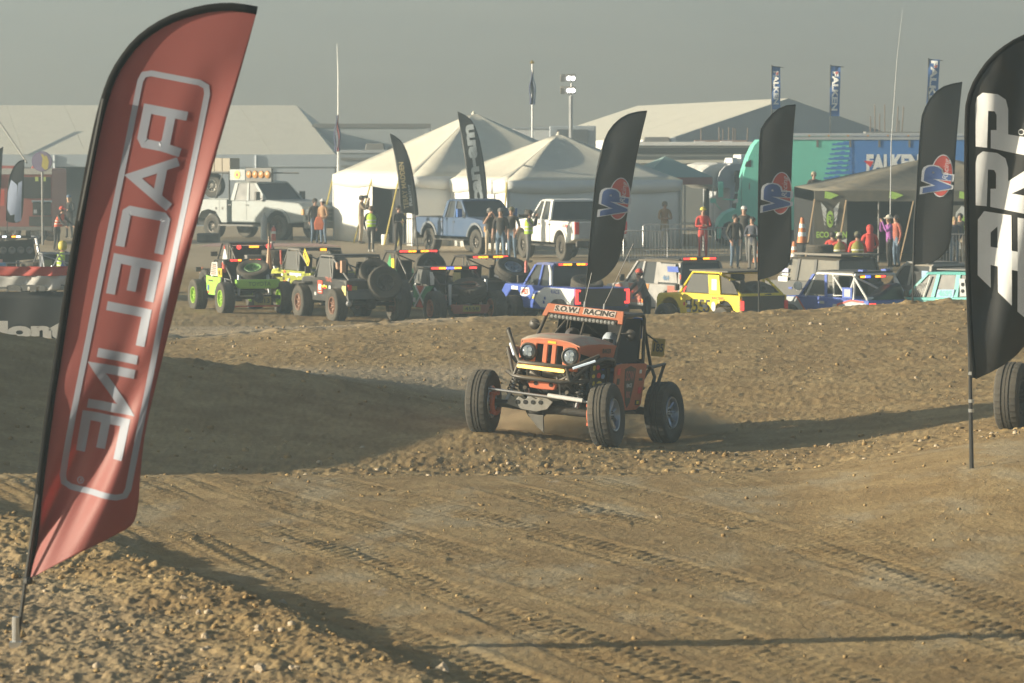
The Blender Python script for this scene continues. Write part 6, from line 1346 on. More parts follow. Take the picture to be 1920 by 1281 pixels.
for k in range(4):
    mb = MB(); mb.lathe([(.14, 0), (.13, .05), (.05, .08), (.01, .085)], (.32 + k * .32, -.90, 2.38), (0, -1, 0), 0, 16); mb.build('amber_lamp', mat('amber_glass', (.50, .24, .07), .3), lb, smooth=.8)

# teal highway tractor and the long race trailer
d = 151.0
def side_px(pts, d): return [((p[0] - 960) / F * d, P(0, p[1], d).z) for p in pts]
MINT = mat('mint_paint', (.16, .62, .49), .4, dust=.10); TBLUE = mat('trailer_blue', (.05, .20, .55), .4, dust=.08)
b = Vector(((1385 - 960) / F * d, d, 0)); r = empty('semi_tractor', b, 0, 'teal highway tractor with tall sleeper fairing', 'truck'); inv = Matrix.Translation(-b)
cabo = side_px([(1341, 446), (1341, 428), (1346, 412), (1356, 400), (1376, 390), (1381, 366), (1386, 345), (1392, 318), (1400, 293), (1410, 272), (1419, 262), (1420, 262), (1420, 452), (1388, 452), (1386, 440), (1382, 427), (1374, 417), (1364, 414), (1355, 418), (1350, 428), (1348, 446)], d)
mb = MB(inv); mb.prism(cabo, (0, d, 0), (1, 0, 0), (0, 0, 1), (0, 2.5, 0)); mb.build('cab', MINT, r, bevel=.10)
F_ = lambda px, py, off=.02: Vector(((px - 960) / F * d, d - 1.25 - off, P(0, py, d).z))
def decal_px(par, name, pts, m, off=.012, t=.01):
    mb = MB(Matrix.Translation(-par.location)); n = len(pts); vs = [F_(x, y, off) for x, y in pts] + [F_(x, y, off - t) for x, y in pts]
    mb.add(vs, [tuple(range(n)), tuple(range(n, 2 * n))[::-1]] + [(i, (i + 1) % n, n + (i + 1) % n, n + i) for i in range(n)]); return mb.build(name, m, par)
decal_px(r, 'side_window', [(1374, 358), (1376, 336), (1383, 332), (1382, 352), (1378, 362)], GLS); decal_px(r, 'sleeper_window', [(1392, 312), (1395, 303), (1404, 299), (1404, 313)], GLS); decal_px(r, 'door_seam', [(1386, 445), (1386, 330), (1386.6, 330), (1386.6, 445)], BLK); decal_px(r, 'door_emblem', [(1371, 380), (1380, 379), (1380, 372), (1371, 373)], WHT); decal_px(r, 'vent', [(1400, 354), (1401, 342), (1402, 342), (1402, 354)], GRY)
mb = MB(inv); mb.box(F_(1347, 354, .30), (.20, .2, .62)); mb.tube([F_(1350, 372, .25), F_(1374, 374, .02)], .03, 0, 5); mb.build('mirror', MINT, r, bevel=.05); mb = MB(inv); mb.box(F_(1333, 375, .25), (.22, .2, .18)); mb.tube([F_(1335, 377, .2), F_(1348, 392, .0)], .02, 0, 5); mb.build('hood_mirror', MINT, r, bevel=.05)
decal_px(r, 'windshield', [(1376, 390), (1380, 362), (1374, 362), (1368, 388)], GLS, .0)
for px in (1362, 1440, 1462):
    for y in (-1.0, 1.0):
        e_ = wheel(r, Vector(((px - 960) / F * d, d + y, .5)) - b, .5, .3, STL, lug=False); e_.rotation_euler = (0, 0, 0)
mb = MB(inv); mb.bbox(((1410 - 960) / F * d, d - .9, .75), ((1480 - 960) / F * d, d + .9, 1.0)); mb.build('frame_rails', BLK, r); mb = MB(inv); mb.prism(side_px([(1421, 452), (1421, 264), (1427, 264), (1427, 452)], d), (0, d, 0), (1, 0, 0), (0, 0, 1), (0, 2.3, 0)); mb.build('fairing_gap', BLK, r)
b = Vector(((1620 - 960) / F * d, d, 0)); r = empty('race_trailer', b, 0, 'long teal and blue race trailer lettered in white', 'trailer'); inv = Matrix.Translation(-b)
mb = MB(inv); mb.prism(side_px([(1432, 430), (1432, 257), (1587, 257), (1587, 430)], d), (0, d, 0), (1, 0, 0), (0, 0, 1), (0, 2.5, 0)); mb.build('teal_body', MINT, r, bevel=.03)
mb = MB(inv); mb.prism(side_px([(1587.2, 430), (1587.2, 257), (1818, 257), (1818, 430)], d), (0, d, 0), (1, 0, 0), (0, 0, 1), (0, 2.5, 0)); mb.build('blue_body', TBLUE, r, bevel=.03)
for k in range(9):
    y = 267 + k * 9.0; x0 = 1555 - k * 2.3
    decal_px(r, 'jagged_stripe', [(x0, y + 5), (x0, y + 2), (x0 + 9, y + 2), (x0 + 9, y), (x0 + 20, y), (x0 + 20, y - 2), (1592, y - 2), (1592, y + 5)], TBLUE, .014)
    decal_px(r, 'jagged_gap', [(1580 - k * 1.8, y + 9), (1580 - k * 1.8, y + 5.6), (1589 - k * 1.8, y + 5.6), (1589 - k * 1.8, y + 9)], MINT, .018)
mb = MB(inv); mb.prism(side_px([(1432, 262), (1432, 257), (1818, 257), (1818, 262)], d), (0, d - 1.27, 0), (1, 0, 0), (0, 0, 1), (0, .04, 0)); mb.build('top_rail', SILV2, r); mb = MB(inv); mb.prism(side_px([(1432, 256.9), (1432, 250), (1818, 250), (1818, 256.9)], d), (0, d - .1, 0), (1, 0, 0), (0, 0, 1), (0, 2.2, 0)); mb.build('roof', SILV2, r, bevel=.04)
for px in (1512, 1548, 1584, 1621, 1658, 1696, 1735): decal_px(r, 'marker_lamp', [(px - 1.5, 256), (px + 1.5, 256), (px + 1.5, 253), (px - 1.5, 253)], C('amber_marker', (.6, .25, .03)), .0)
for px in (1527, 1588, 1642, 1698): decal_px(r, 'wall_vent', [(px - 2, 276), (px + 2, 276), (px + 2, 263), (px - 2, 263)], GRY, .02)
FK = mat('falken_white', (.80, .81, .80), .45); SLV_L = {'F': [(0, 0, .28, 1), (.28, .72, 1, 1), (.28, .38, .85, .6)], 'A': 0}
mb = MB(inv); print_text(mb, 'FALKEN', F_(1668, 305, .04), (1, 0, 0), (0, 0, 1), 29 / S(d), bold=.055, width=100 / S(d)); o_ = mb.build('lettering', FK, r, fix=False); decal_px(r, 'red_wedge', [(1613, 301), (1631, 302), (1626, 313)], RED, .05)
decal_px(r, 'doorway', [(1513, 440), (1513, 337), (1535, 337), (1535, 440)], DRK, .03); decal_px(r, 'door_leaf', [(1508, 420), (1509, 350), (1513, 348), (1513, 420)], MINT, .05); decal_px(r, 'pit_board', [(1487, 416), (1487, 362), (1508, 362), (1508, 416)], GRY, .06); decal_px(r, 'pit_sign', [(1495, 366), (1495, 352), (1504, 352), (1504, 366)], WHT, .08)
for px in (1740, 1765, 1790):
    for y in (-1.0, 1.0): e_ = wheel(r, Vector(((px - 960) / F * d, d + y, .5)) - b, .5, .28, STL, lug=False); e_.rotation_euler = (0, 0, 0)
for px in (1486, 1500): mb = MB(inv); mb.tube([Vector(((px - 960) / F * d, d - .8, 0)), Vector(((px - 960) / F * d, d - .8, 1.2))], .06, 0, 6); mb.build('landing_leg', GRY, r)
mb = MB(inv); mb.bbox(((1487 - 960) / F * d, d - 2.0, .62), ((1524 - 960) / F * d, d - 1.3, .7)); mb.build('step_platform', WHT, r)

# motorhomes and white trailers behind the tents
def big_box(name, label, cat, x0, x1, yt, yb, d, depth, m, rz=0.0, group=None):
    b = Vector((((x0 + x1) / 2 - 960) / F * d, d + depth / 2, 0)); r = empty(name, b, rz, label, cat, group); hw = (x1 - x0) / 2 / S(d); zt = P(0, yt, d).z; zb = max(.35, P(0, yb, d).z)
    mb = MB(); mb.bbox((-hw, -depth / 2, zb), (hw, depth / 2, zt)); mb.build('shell', m, r, bevel=.06)
    for x in (-hw * .55, hw * .55):
        for y in (-depth / 2 + .2, depth / 2 - .2): wheel(r, (x, y, .42), .42, .25, STL, lug=False)
    loc = lambda px, py, off=.0: ((px - (x0 + x1) / 2) / S(d), -depth / 2 - off, P(0, py, d).z)
    def rec(nm, a, c, e, f, mm, off=.02, t=.03):
        p = loc(a, f); q = loc(c, e); mb = MB(); mb.bbox((p[0], -depth / 2 - off - t, p[2]), (q[0], -depth / 2 - off, q[2])); return mb.build(nm, mm, r)
    def top(nm, a, c, h, mm, dep=.8):
        p = loc(a, yt); q = loc(c, yt); mb = MB(); mb.box(((p[0] + q[0]) / 2, -depth / 4, zt + h / 2), (q[0] - p[0], dep, h), 0, None, .85); mb.build(nm, mm, r, bevel=.04)
    return r, rec, top
r, rec, top = big_box('motorhome', 'long motorhome with dark window bands behind the camper', 'motorhome', 1190, 1442, 268, 420, 172, 2.5, mat('rv_grey', (.24, .25, .24), .5, dust=.2))
rec('roof_edge', 1189, 1443, 266, 273, WHT); rec('dark_band', 1192, 1440, 277, 288, GLS); rec('lower_band', 1192, 1440, 293, 299, mat('rv_dark', (.10, .105, .10), .5)); rec('awning_roll', 1192, 1440, 300, 306, mat('cream_awning', (.6, .57, .48), .6), .05, .15); top('roof_pod', 1205, 1258, .26, GRY, 1.2); top('roof_pod', 1258, 1268, .24, WHT, .8); top('roof_vent', 1300, 1325, .07, WHT); top('roof_vent', 1350, 1376, .08, WHT)
r, rec, top = big_box('camper_body', 'white fifth-wheel camper with rounded nose behind the teal truck', 'camper', 1340, 1440, 306, 420, 160, 2.5, mat('camper_grey', (.40, .42, .45), .5, dust=.12), R(24))
tmpd = 160; X_ = lambda px: (px - 1390) / S(tmpd); Z_ = lambda py: P(0, py, tmpd).z
nose = [(1342, 306), (1320, 305), (1302, 309), (1288, 318), (1279, 330), (1276, 338), (1290, 346), (1312, 354), (1342, 354)]
mb = MB(); mb.prism([(X_(x), Z_(y)) for x, y in nose], (0, .05, 0), (1, 0, 0), (0, 0, 1), (0, 2.2, 0)); mb.build('nose_cap', mat('camper_white', (.72, .70, .64), .45, dust=.15), r, bevel=.18)
mb = MB(); mb.prism([(X_(x), Z_(y)) for x, y in [(1342, 309), (1330, 312), (1320, 322), (1315, 336), (1314, 352), (1342, 353)]], (0, -1.22, 0), (1, 0, 0), (0, 0, 1), (0, .12, 0)); mb.build('side_skin', mat('camper_grey', (.40, .42, .45), .5, dust=.12), r); rec('side_window', 1346, 1378, 320, 342, GLS, .16); top('air_conditioner', 1350, 1364, .22, WHT); top('air_conditioner', 1368, 1386, .36, WHT)
mb = MB(); mb.tube([(X_(1320), 0, .4), (X_(1320), 0, Z_(354))], .12, 0, 8); mb.build('hitch_leg', BLK, r)
r, rec, top = big_box('box_trailer', 'pale grey box trailer showing behind the peaked tent', 'trailer', 588, 806, 234, 420, 186, 2.5, mat('trailer_pale', (.42, .45, .46), .5, dust=.15), R(0))
rec('top_rail', 586, 808, 232, 240, GRY); rec('corner_post', 800, 806, 240, 400, SILV2)
r, rec, top = big_box('motorhome', 'grey motorhome with slatted windows below the box trailer', 'motorhome', 634, 770, 284, 420, 174, 2.4, mat('rv_blue_grey', (.28, .32, .36), .5, dust=.15)); rec('roof_edge', 632, 772, 281, 287, SILV2); rec('dark_band', 640, 705, 296, 301, GRY); rec('dark_band', 640, 690, 310, 314, GRY); top('roof_pod', 684, 722, .36, GRY, 1.0); top('roof_pod', 726, 745, .22, GRY, .9)
r, rec, top = big_box('box_trailer', 'white box trailer peeking between the two tent peaks', 'trailer', 962, 1036, 240, 420, 190, 2.5, WHT); rec('top_rail', 960, 1038, 238, 242, SILV2)
r, rec, top = big_box('stage_frame', 'grey framed screen standing beside the light tower', 'screen', 1030, 1117, 236, 420, 184, .6, mat('frame_grey', (.38, .41, .44), .5)); rec('screen_panel', 1044, 1102, 243, 282, mat('screen_dark', (.13, .14, .15), .4))
# red rescue truck at the far left
r, rec, top = big_box('rescue_truck', 'red rescue truck with wide windshield at the far left', 'truck', -40, 98, 318, 430, 152, 5.0, mat('rescue_red', (.28, .055, .05), .45, dust=.3))
rec('roof_cap', -40, 98, 316, 327, mat('roof_pale', (.5, .5, .48), .5, dust=.3)); rec('windshield', 44, 96, 332, 372, GLS); rec('headlamp_panel', 62, 96, 378, 404, GLS); rec('lamp_surround', 60, 98, 376, 380, mat('pale_blue_trim', (.3, .38, .45), .5)); rec('lower_grille', 55, 98, 406, 424, BLK, .03); rec('side_red', 0, 9, 355, 386, REDP, .05); rec('side_window', -20, 3, 330, 350, GLS); rec('bumper', -40, 99, 425, 432, GRY, .1, .2); rec('headlight', 64, 70, 393, 400, mat('headlamp', (.35, .37, .4), .15), .06)
for (a, c) in ((-40, 28), (52, 78)): top('warning_bar', a, c, .14, C('bar_red', (.42, .06, .05)), .3)
for px in (70, 84):
    rec('hi_vis_jacket', px - 3, px + 3, 326 + 6, 340, C('hi_vis', (.45, .55, .12)), .04)
# oval sign
b = P(78, 430, 151); b.z = 0; r = empty('oval_sign', b, 0, 'oval purple and yellow sign above the red rescue truck', 'sign'); zc = P(0, 303, 151).z
mb = MB(); mb.lathe([(.40, -.04), (.40, .04)], (0, .3, zc), (0, 1, 0), 0, 28); mb.build('board', mat('purple_board', (.20, .15, .27), .5), r); mb = MB(); mb.lathe([(.375, -.01), (.375, .01)], (0, .25, zc), (0, 1, 0), 0, 28); mb.build('face', mat('lilac_face', (.27, .22, .34), .5), r)
mb = MB(); mb.add([(x, .235, zc + z) for x, z in ((-.05, .3), (.03, .12), (-.02, -.2), (.12, -.33), (.22, -.30), (.28, .0), (.18, .25), (.10, .18), (.06, .28))], [tuple(range(9))]); mb.build('emblem', mat('emblem_yellow', (.58, .48, .12), .5), r, fix=False); mb = MB(); mb.tube([(0, .32, 0), (0, .32, zc)], .05, 0, 6); mb.build('post', GRY, r)
# light tower
b = P(1070, 440, 176); b.z = 0; r = empty('light_tower', b, 0, 'light tower with two rows of lit floodlamps above the tents', 'light tower'); q = lambda px, py: Vector(((px - 1070) / S(176), 0, P(0, py, 176).z))
mb = MB(); mb.tube([(0, 0, 0), q(1070, 180)], .09, 0, 8); mb.tube([q(1071, 180), q(1071, 142)], .04, 0, 6); mb.build('mast', STL, r); mb = MB(); mb.bbox((-1.0, -.6, .3), (1.0, .6, 1.3)); mb.build('generator', YELP, r, bevel=.05)
for y in (146, 169):
    for x in (1055, 1066, 1074):
        mb = MB(); mb.box(q(x, y), (.24, .3, .3), 0, (R(20), 0, 0)); h_ = mb.build('lamp_head', GRY, r, bevel=.03)
        if x > 1060: mb = MB(); mb.lathe([(.10, 0), (.09, .05), (.01, .08)], q(x, y + 1) + Vector((0, -.17, 0)), (0, -1, -.3), 0, 12); mb.build('lamp', mat('flood_lit', (1, .98, .9), .3, emit=4.0), h_)
# antenna pole cluster
b = P(1660, 440, 180); b.z = 0; r = empty('pole_rack', b, 0, 'cluster of thin rusty poles standing behind the blue trailer', 'pole rack'); mb = MB(); mb.bbox((-1.0, -.6, 0), (1.6, .6, P(0, 247, 180).z)); mb.build('rack', mat('rack_box', (.25, .25, .24), .6), r)
for px, yt in ((1631, 218), (1640, 196), (1648, 214), (1658, 196), (1680, 200), (1690, 200), (1684, 226)): mb = MB(); mb.tube([((px - 1660) / S(180), 0, P(0, 252, 180).z), ((px + rnd.uniform(-2, 3) - 1660) / S(180), 0, P(0, yt, 180).z)], .03, 0, 5); mb.build('pole', mat('rusty_pole', (.20, .15, .12), .7), r)
b = P(1350, 440, 178); b.z = 0; r = empty('pole_rack', b, 0, 'row of thin brown posts above the motorhome roof', 'pole rack'); mb = MB(); mb.bbox((-1.2, -.4, 0), (1.2, .4, P(0, 263, 178).z)); mb.build('rack', mat('rack_rust', (.33, .20, .15), .6), r)
for px, yt in ((1314, 240), (1348, 238), (1355, 242), (1366, 239), (1374, 239), (1378, 241), (1401, 240)): mb = MB(); mb.tube([((px - 1350) / S(178), 0, P(0, 266, 178).z), ((px - 1350) / S(178), 0, P(0, yt, 178).z)], .03, 0, 5); mb.build('pole', mat('rusty_pole', (.20, .15, .12), .7), r)

# ------------------------------------------------------------------ pit clutter
def barricade(label, px, py, w, rz=0.0):
    d = DF(py); r = empty('crowd_barrier', ((px - 960) / F * d, d, 0), rz, label, 'barrier', 'steel crowd barriers'); h = w / 2
    mb = MB(); mb.tube([(-h, 0, .12), (-h, 0, 1.0), (-h + .08, 0, 1.08), (h - .08, 0, 1.08), (h, 0, 1.0), (h, 0, .12)], .022, 0, 6, True); mb.build('frame', STL, r, smooth=.8)
    for k in range(1, 15):
        o = link('bar', _bar, r); o.location = (-h + w * k / 15, 0, 0)
    for s in (1, -1):
        mb = MB(); mb.tube([(s * (h - .2), -.3, .01), (s * (h - .2), 0, .13), (s * (h - .2), .3, .01)], .02, 0, 5); mb.build('foot', STL, r)
mb = MB(); mb.tube([(0, 0, .13), (0, 0, 1.07)], .009, 0, 5); _bar = mb.mesh('bar', [STL], None)
for k, (px, py, w, lab) in enumerate(((1210, 492, 1.5, 'steel crowd barrier right of the first emblem flag'), (1290, 488, 1.9, 'steel crowd barrier left of the man in red overalls'), (1262, 476, 2.2, 'steel crowd barrier in front of the man in tan'), (1368, 484, 1.7, 'steel crowd barrier right of the man in red overalls'), (778, 462, 1.5, 'steel crowd barrier behind the gold-lettered flag'), (1790, 500, 1.6, 'steel crowd barrier under the dark canopy'))): barricade(lab, px, py, w)
def cone(label, px, d, z=None, h=.75):
    x = (px - 960) / F * d; r = empty('traffic_cone', (x, d, gz(x, d) if z is None else z), 0, label, 'cone', 'orange traffic cones')
    O = C('cone_orange', (.70, .20, .06), .5, .2); mb = MB(); mb.box((0, 0, .02), (.38, .38, .04)); mb.build('base', BLK, r); k = h / .75
    mb = MB(); mb.lathe([(.16, .04), (.13, .22 * k)], (0, 0, 0), (0, 0, 1), 0, 14); mb.lathe([(.115, .34 * k), (.095, .46 * k)], (0, 0, 0), (0, 0, 1), 0, 14); mb.lathe([(.08, .58 * k), (.045, .75 * k)], (0, 0, 0), (0, 0, 1), 0, 14); mb.build('body', O, r, smooth=.8)
    for a, c, ra, rb in ((.22, .34, .132, .116), (.46, .58, .097, .081)): mb = MB(); mb.lathe([(ra, a * k), (rb, c * k)], (0, 0, 0), (0, 0, 1), 0, 14); mb.build('reflective_band', WHT, r, smooth=.8)
cone('orange cone standing left of the lime green buggy', 379, 119.5); cone('orange cone on top of the dark SUV', 1504, 116.8, gz((1504 - 960) / F * 116.8, 116.8) + 2.30, .8); cone('orange cone half hidden by the middle emblem flag', 1420, 131); cone('orange cone right of the middle emblem flag', 1489, 131)
def bottle(label, px, py, h, rad, m, band=None):
    d = DF(py); r = empty('gas_cylinder', ((px - 960) / F * d, d, 0), 0, label, 'gas cylinder', 'gas cylinders by the work truck')
    mb = MB(); mb.lathe([(rad * .95, 0), (rad, .03), (rad, h * .72), (rad * .8, h * .82), (rad * .35, h * .88), (rad * .3, h * .93)], (0, 0, 0), (0, 0, 1), 0, 14); mb.build('shell', m, r, smooth=.7)
    mb = MB(); mb.lathe([(rad * .22, h * .92), (rad * .4, h * .95), (rad * .4, h)], (0, 0, 0), (0, 0, 1), 0, 8); mb.build('valve', STL, r)
    if band: mb = MB(); mb.lathe([(rad * 1.02, h * .45), (rad * 1.02, h * .62)], (0, 0, 0), (0, 0, 1), 0, 14); mb.build('band', band, r)
bottle('tall pale gas cylinder left of the red one', 495, 450, 1.15, .14, C('pale_cyl', (.42, .45, .45))); bottle('thin tan gas cylinder between the pale and the red ones', 503, 449, 1.3, .08, C('tan_cyl', (.42, .36, .26))); bottle('red gas cylinder with a white band', 513, 451, .62, .09, REDP, WHT); bottle('wide grey gas cylinder right of the red one', 541, 449, 1.0, .18, C('grey_cyl', (.28, .31, .34))); bottle('slate gas cylinder behind the red one', 524, 447, .85, .12, C('slate_cyl', (.25, .29, .33)))
d = DF(454); r = wheel(None, ((391 - 960) / F * d, d, .18), .48, .36, None, name='loose_tyre', tilt=(R(90), 0, 0)); tag(r, 'loose tyre lying flat beside the work truck', 'tyre')
def barrel(label, px, py, m, name='barrel', h=.9, ra=.29, cat='barrel'):
    d = DF(py); mb = MB(); mb.lathe([(ra * .95, 0), (ra, .03), (ra, h * .32), (ra * 1.05, h * .34), (ra, h * .36), (ra, h * .65), (ra * 1.05, h * .67), (ra, h * .69), (ra, h - .02), (ra * .95, h), (ra * .9, h - .02), (.01, h - .02)], (0, 0, 0), (0, 0, 1), 0, 16); o = mb.build(name, m, None, smooth=.6); o.location = ((px - 960) / F * d, d, 0); tag(o, label, cat)
barrel('blue plastic barrel behind the gold-lettered flag', 776, 457, C('blue_barrel', (.04, .14, .40))); barrel('small blue drum at the corner of the open tent', 668, 449, C('dark_blue_barrel', (.03, .07, .25)), h=.55, ra=.17); barrel('white plastic bucket beside the man in black', 722, 459, WHT, 'bucket', .42, .15, 'bucket')
# straw bales behind the barriers
for px, lab in ((1262, 'straw bale behind the steel barriers, left one'), (1285, 'straw bale behind the steel barriers, right one')):
    d = DF(462); mb = MB(); mb.box((0, 0, .24), (.95, .5, .48)); o = mb.build('straw_bale', mat('straw', (.30, .22, .12), .9, var=.4, scale=18, bump=.8), None, bevel=.05); o.location = ((px - 960) / F * d, d, 0); tag(o, lab, 'straw bale')
# printed fence banners at the left
def fence():
    d = 88.0; X = lambda px: (px - 960) / F * d; b = Vector((X(40), d, gz(X(40), d))); r = empty('banner_fence', b, 0, 'fence hung with red-white and black printed banners at left', 'fence'); inv = Matrix.Translation(-b); z = lambda py: P(0, py, d).z
    for px in (-70, 12, 96, 150): mb = MB(inv); mb.tube([(X(px), d + .1, b.z - .1), (X(px), d + .1, z(502))], .03, 0, 6); mb.build('post', STL, r)
    RB = mat('banner_red', (.50, .09, .07), .6, transl=.15); WB = mat('banner_white', (.62, .60, .56), .6, transl=.15); GB = mat('banner_grey_print', (.20, .20, .19), .6); KB = mat('black_mesh_banner', (.035, .037, .036), .7)
    wv = lambda px, j: .05 * math.sin(px / 7 + j * 3) * math.exp(-((px - 80) / 60) ** 2)
    for nm, y0, y1, m_ in (('red_band', 500, 517.5, RB), ('white_band', 517.5, 545, WB)):
        mb = MB(inv); mb.grid(lambda i, j: (X(-80 + 240 * i), d + wv(-80 + 240 * i, j) + (.5 * max(0, -80 + 240 * i - 97) / 60), z(y0 + (y1 - y0) * j)), 60, 4); o = mb.build(nm, m_, r, smooth=4, fix=False); q = o.modifiers.new('t', 'SOLIDIFY'); q.thickness = .004
    mb = MB(inv); mb.grid(lambda i, j: (X(-80 + 240 * i), d + .012 * math.sin(i * 17 + j * 2), z(547 + 88 * j)), 40, 6); o = mb.build('black_banner', KB, r, smooth=4, fix=False); q = o.modifiers.new('t', 'SOLIDIFY'); q.thickness = .004
    for tx, px, py, h, w_, m_, off in (('-am', 40, 537, .17, 90 / S(d), GB, .12), ('ca', 119, 536, .13, .30, GB, -.1), ('lont', 62, 618, .36, 128 / S(d), WB, .06)):
        mb = MB(inv); print_text(mb, tx, (X(px), d - off, z(py)), (1, 0, 0), (0, 0, 1), h, bold=.06, width=w_); mb.build('lettering', m_, r, fix=False)
fence()

X0 = lambda px, d: (px - 960) / F * d
mb = MB(); mb.add([(X0(372, 149), 149, .02), (X0(640, 149), 149, .02), (X0(600, 153), 153, .02), (X0(400, 153), 153, .02)], [(0, 1, 2, 3)]); o = mb.build('ground_mat', mat('faded_pink_mat', (.42, .25, .20), .9, var=.35, scale=1.5), None, fix=False)
q = o.modifiers.new('t', 'SOLIDIFY'); q.thickness = .015; tag(o, 'faded pink mat lying on the ground before the work truck', 'mat')
# ------------------------------------------------------------------ people
SKIN = mat('skin', (.46, .27, .19), .6, var=.08)
HAIR = {'dark': mat('hair_dark', (.03, .022, .018), .7), 'brown': mat('hair_brown', (.12, .07, .04), .7), 'blond': mat('hair_blond', (.40, .29, .15), .7)}
cloth = lambda n, c: mat('cloth_' + n, c, .85, var=.18, scale=9, dust=.10)
CB, CJ, CK, CG = cloth('black', (.022, .022, .024)), cloth('jeans', (.10, .16, .24)), cloth('khaki', (.38, .31, .22)), cloth('grey', (.14, .14, .14))
SHOE = cloth('shoe', (.05, .045, .04)); SHOEW = cloth('shoe_white', (.6, .58, .55))
def person(label, px, py, face=0.0, pose='stand', shirt=CB, pants=CJ, sleeve=None, short=False, H=1.76, hair='dark', hat=None, vest=None, shoe=SHOE, d=None, z=None, hood=None, group=None, helmet=None, loc=None, bag=None, M=None):
    """one skinned body: facing -y (towards the camera) at face=0; x is picture right"""
    k = H / 1.76
    ar = {  # elbow and wrist offsets (right hand at -x), one per side
     'stand': ((.25, .03, 1.13), (.26, -.06, .88)), 'cross': ((.25, -.08, 1.14), (.03, -.24, 1.17)), 'photo': ((.27, -.20, 1.25), (.07, -.27, 1.58)),
     'walk': ((.26, .10, 1.14), (.25, .12, .90)), 'hold': ((.25, .00, 1.13), (.10, -.22, 1.02)), 'sit': ((.27, -.06, 1.14), (.14, -.26, 1.0)), 'drive': ((.26, -.14, 1.16), (.16, -.36, 1.22)), 'lean': ((.26, -.30, 1.16), (.24, -.50, 1.02)), 'pocket': ((.28, .04, 1.14), (.20, -.05, .95))}[pose]
    V = []; E = []; RD = []; T = []
    def v(p, r, t, par=None):
        V.append(Vector(p) * k); RD.append((r[0] * k, r[1] * k) if isinstance(r, tuple) else (r * k, r * k)); T.append(t)
        if par is not None: E.append((par, len(V) - 1))
        return len(V) - 1
    sit = pose in ('sit', 'drive'); ln = pose == 'lean'
    sh = -.50 if sit else 0; tl = -.28 if ln else (.04 if pose == 'drive' else -.02)
    pv = v((0, 0, .96 + sh), (.155, .12), 'pants'); wa = v((0, tl * .3, 1.10 + sh), (.145, .105), 'shirt', pv); ch = v((0, tl * .7, 1.32 + sh), (.175, .12), 'shirt', wa); nb = v((0, tl, 1.47 + sh), (.085, .075), 'shirt', ch)
    nk = v((0, tl - .01, 1.53 + sh), .055, 'skin', nb); jw = v((0, tl - .03, 1.585 + sh), (.068, .08), 'skin', nk); hd = v((0, tl - .015, 1.67 + sh), (.080, .10), 'skin', jw); tp = v((0, tl - .01, 1.735 + sh), (.055, .07), 'skin', hd)
    for s in (1, -1):
        sd = v((s * .19, tl * .8, 1.43 + sh), .068, 'shirt', nb); e_, w_ = ar
        if pose == 'walk': e_ = (e_[0], e_[1] * s, e_[2]); w_ = (w_[0], -w_[1] * s * 1.2, w_[2])
        if pose == 'hold' and s < 0: e_, w_ = (.25, .03, 1.13), (.26, -.06, .88)
        el = v((s * e_[0], e_[1] + tl * .6, e_[2] + sh), .048, 'sleeve', sd); wr = v((s * w_[0], w_[1] + tl * .6, w_[2] + sh), .034, 'skin' if short else 'sleeve', el)
        dr = (V[wr] - V[el]).normalized() / k; hn = v(Vector(V[wr] / k) + dr * k * .05, (.036, .024), 'skin', wr)
        sd_ = dr.cross(Vector((1, 0, 0))) * k
        if sd_.length < .2: sd_ = Vector((0, 0, 1))
        sd_.normalize(); bs = Vector(V[hn]) / k; dk = dr * k
        for f_, (o_, l_) in enumerate(((-.026, .075), (-.009, .085), (.009, .08), (.026, .062))):
            k1 = v(bs + dk * (l_ * .55) + sd_ * o_, .009, 'skin', hn); v(bs + dk * l_ + sd_ * o_ * .8 + Vector((0, -.012, 0)), .008, 'skin', k1)
        v(bs + dk * .02 + sd_ * -.05, .010, 'skin', hn)
        hp = v((s * .095, 0, .90 + sh), .095, 'pants', pv)
        if sit: kn = v((s * .13, -.40, .95 + sh), .066, 'pants', hp); an = v((s * .12, -.42, .56 + sh), .045, 'pants', kn); v((s * .13, -.58, .52 + sh), .04, 'shoe', an)
        else:
            st = (.20 * s if pose == 'walk' else 0); kn = v((s * .10, -.02 - st * .6, .50), .063, 'pants', hp); an = v((s * .115, .03 - st + (.0), .10), .045, 'pants', kn)
            hl = v((s * .117, .05 - st, .045), .043, 'shoe', an); v((s * .13, -.13 - st, .036), .036, 'shoe', hl)
    me = bpy.data.meshes.new('body'); me.from_pydata([tuple(p) for p in V], E, [])
    o = bpy.data.objects.new('body', me); COL.objects.link(o)
    sk = o.modifiers.new('skin', 'SKIN'); sk.use_smooth_shade = True
    for i, q in enumerate(me.skin_vertices[0].data): q.radius = RD[i]; q.use_root = (i == 0)
    o.modifiers.new('sub', 'SUBSURF').levels = 1
    dg = bpy.context.evaluated_depsgraph_get(); nm = bpy.data.meshes.new_from_object(o.evaluated_get(dg)); bpy.data.objects.remove(o); bpy.data.meshes.remove(me)
    order = ['skin', 'shirt', 'sleeve', 'pants', 'shoe']; mats_ = [SKIN, shirt, sleeve or shirt, pants, shoe]
    nm.materials.clear()
    for m_ in mats_: nm.materials.append(m_)
    pc = np.empty(len(nm.polygons) * 3); nm.polygons.foreach_get('center', pc); pc = pc.reshape(-1, 3)
    best = np.full(len(pc), 9.); idx = np.zeros(len(pc), int)
    for a, b in E:
        A_, B_ = np.array(V[a]), np.array(V[b]); AB = B_ - A_; t = np.clip(((pc - A_) @ AB) / max(AB @ AB, 1e-9), 0, 1); ds = np.linalg.norm(pc - (A_ + t[:, None] * AB), axis=1); tg = T[b] if T[b] != 'pants' or T[a] != 'shirt' else 'pants'
        sel = ds < best; best[sel] = ds[sel]; idx[sel] = order.index(tg)
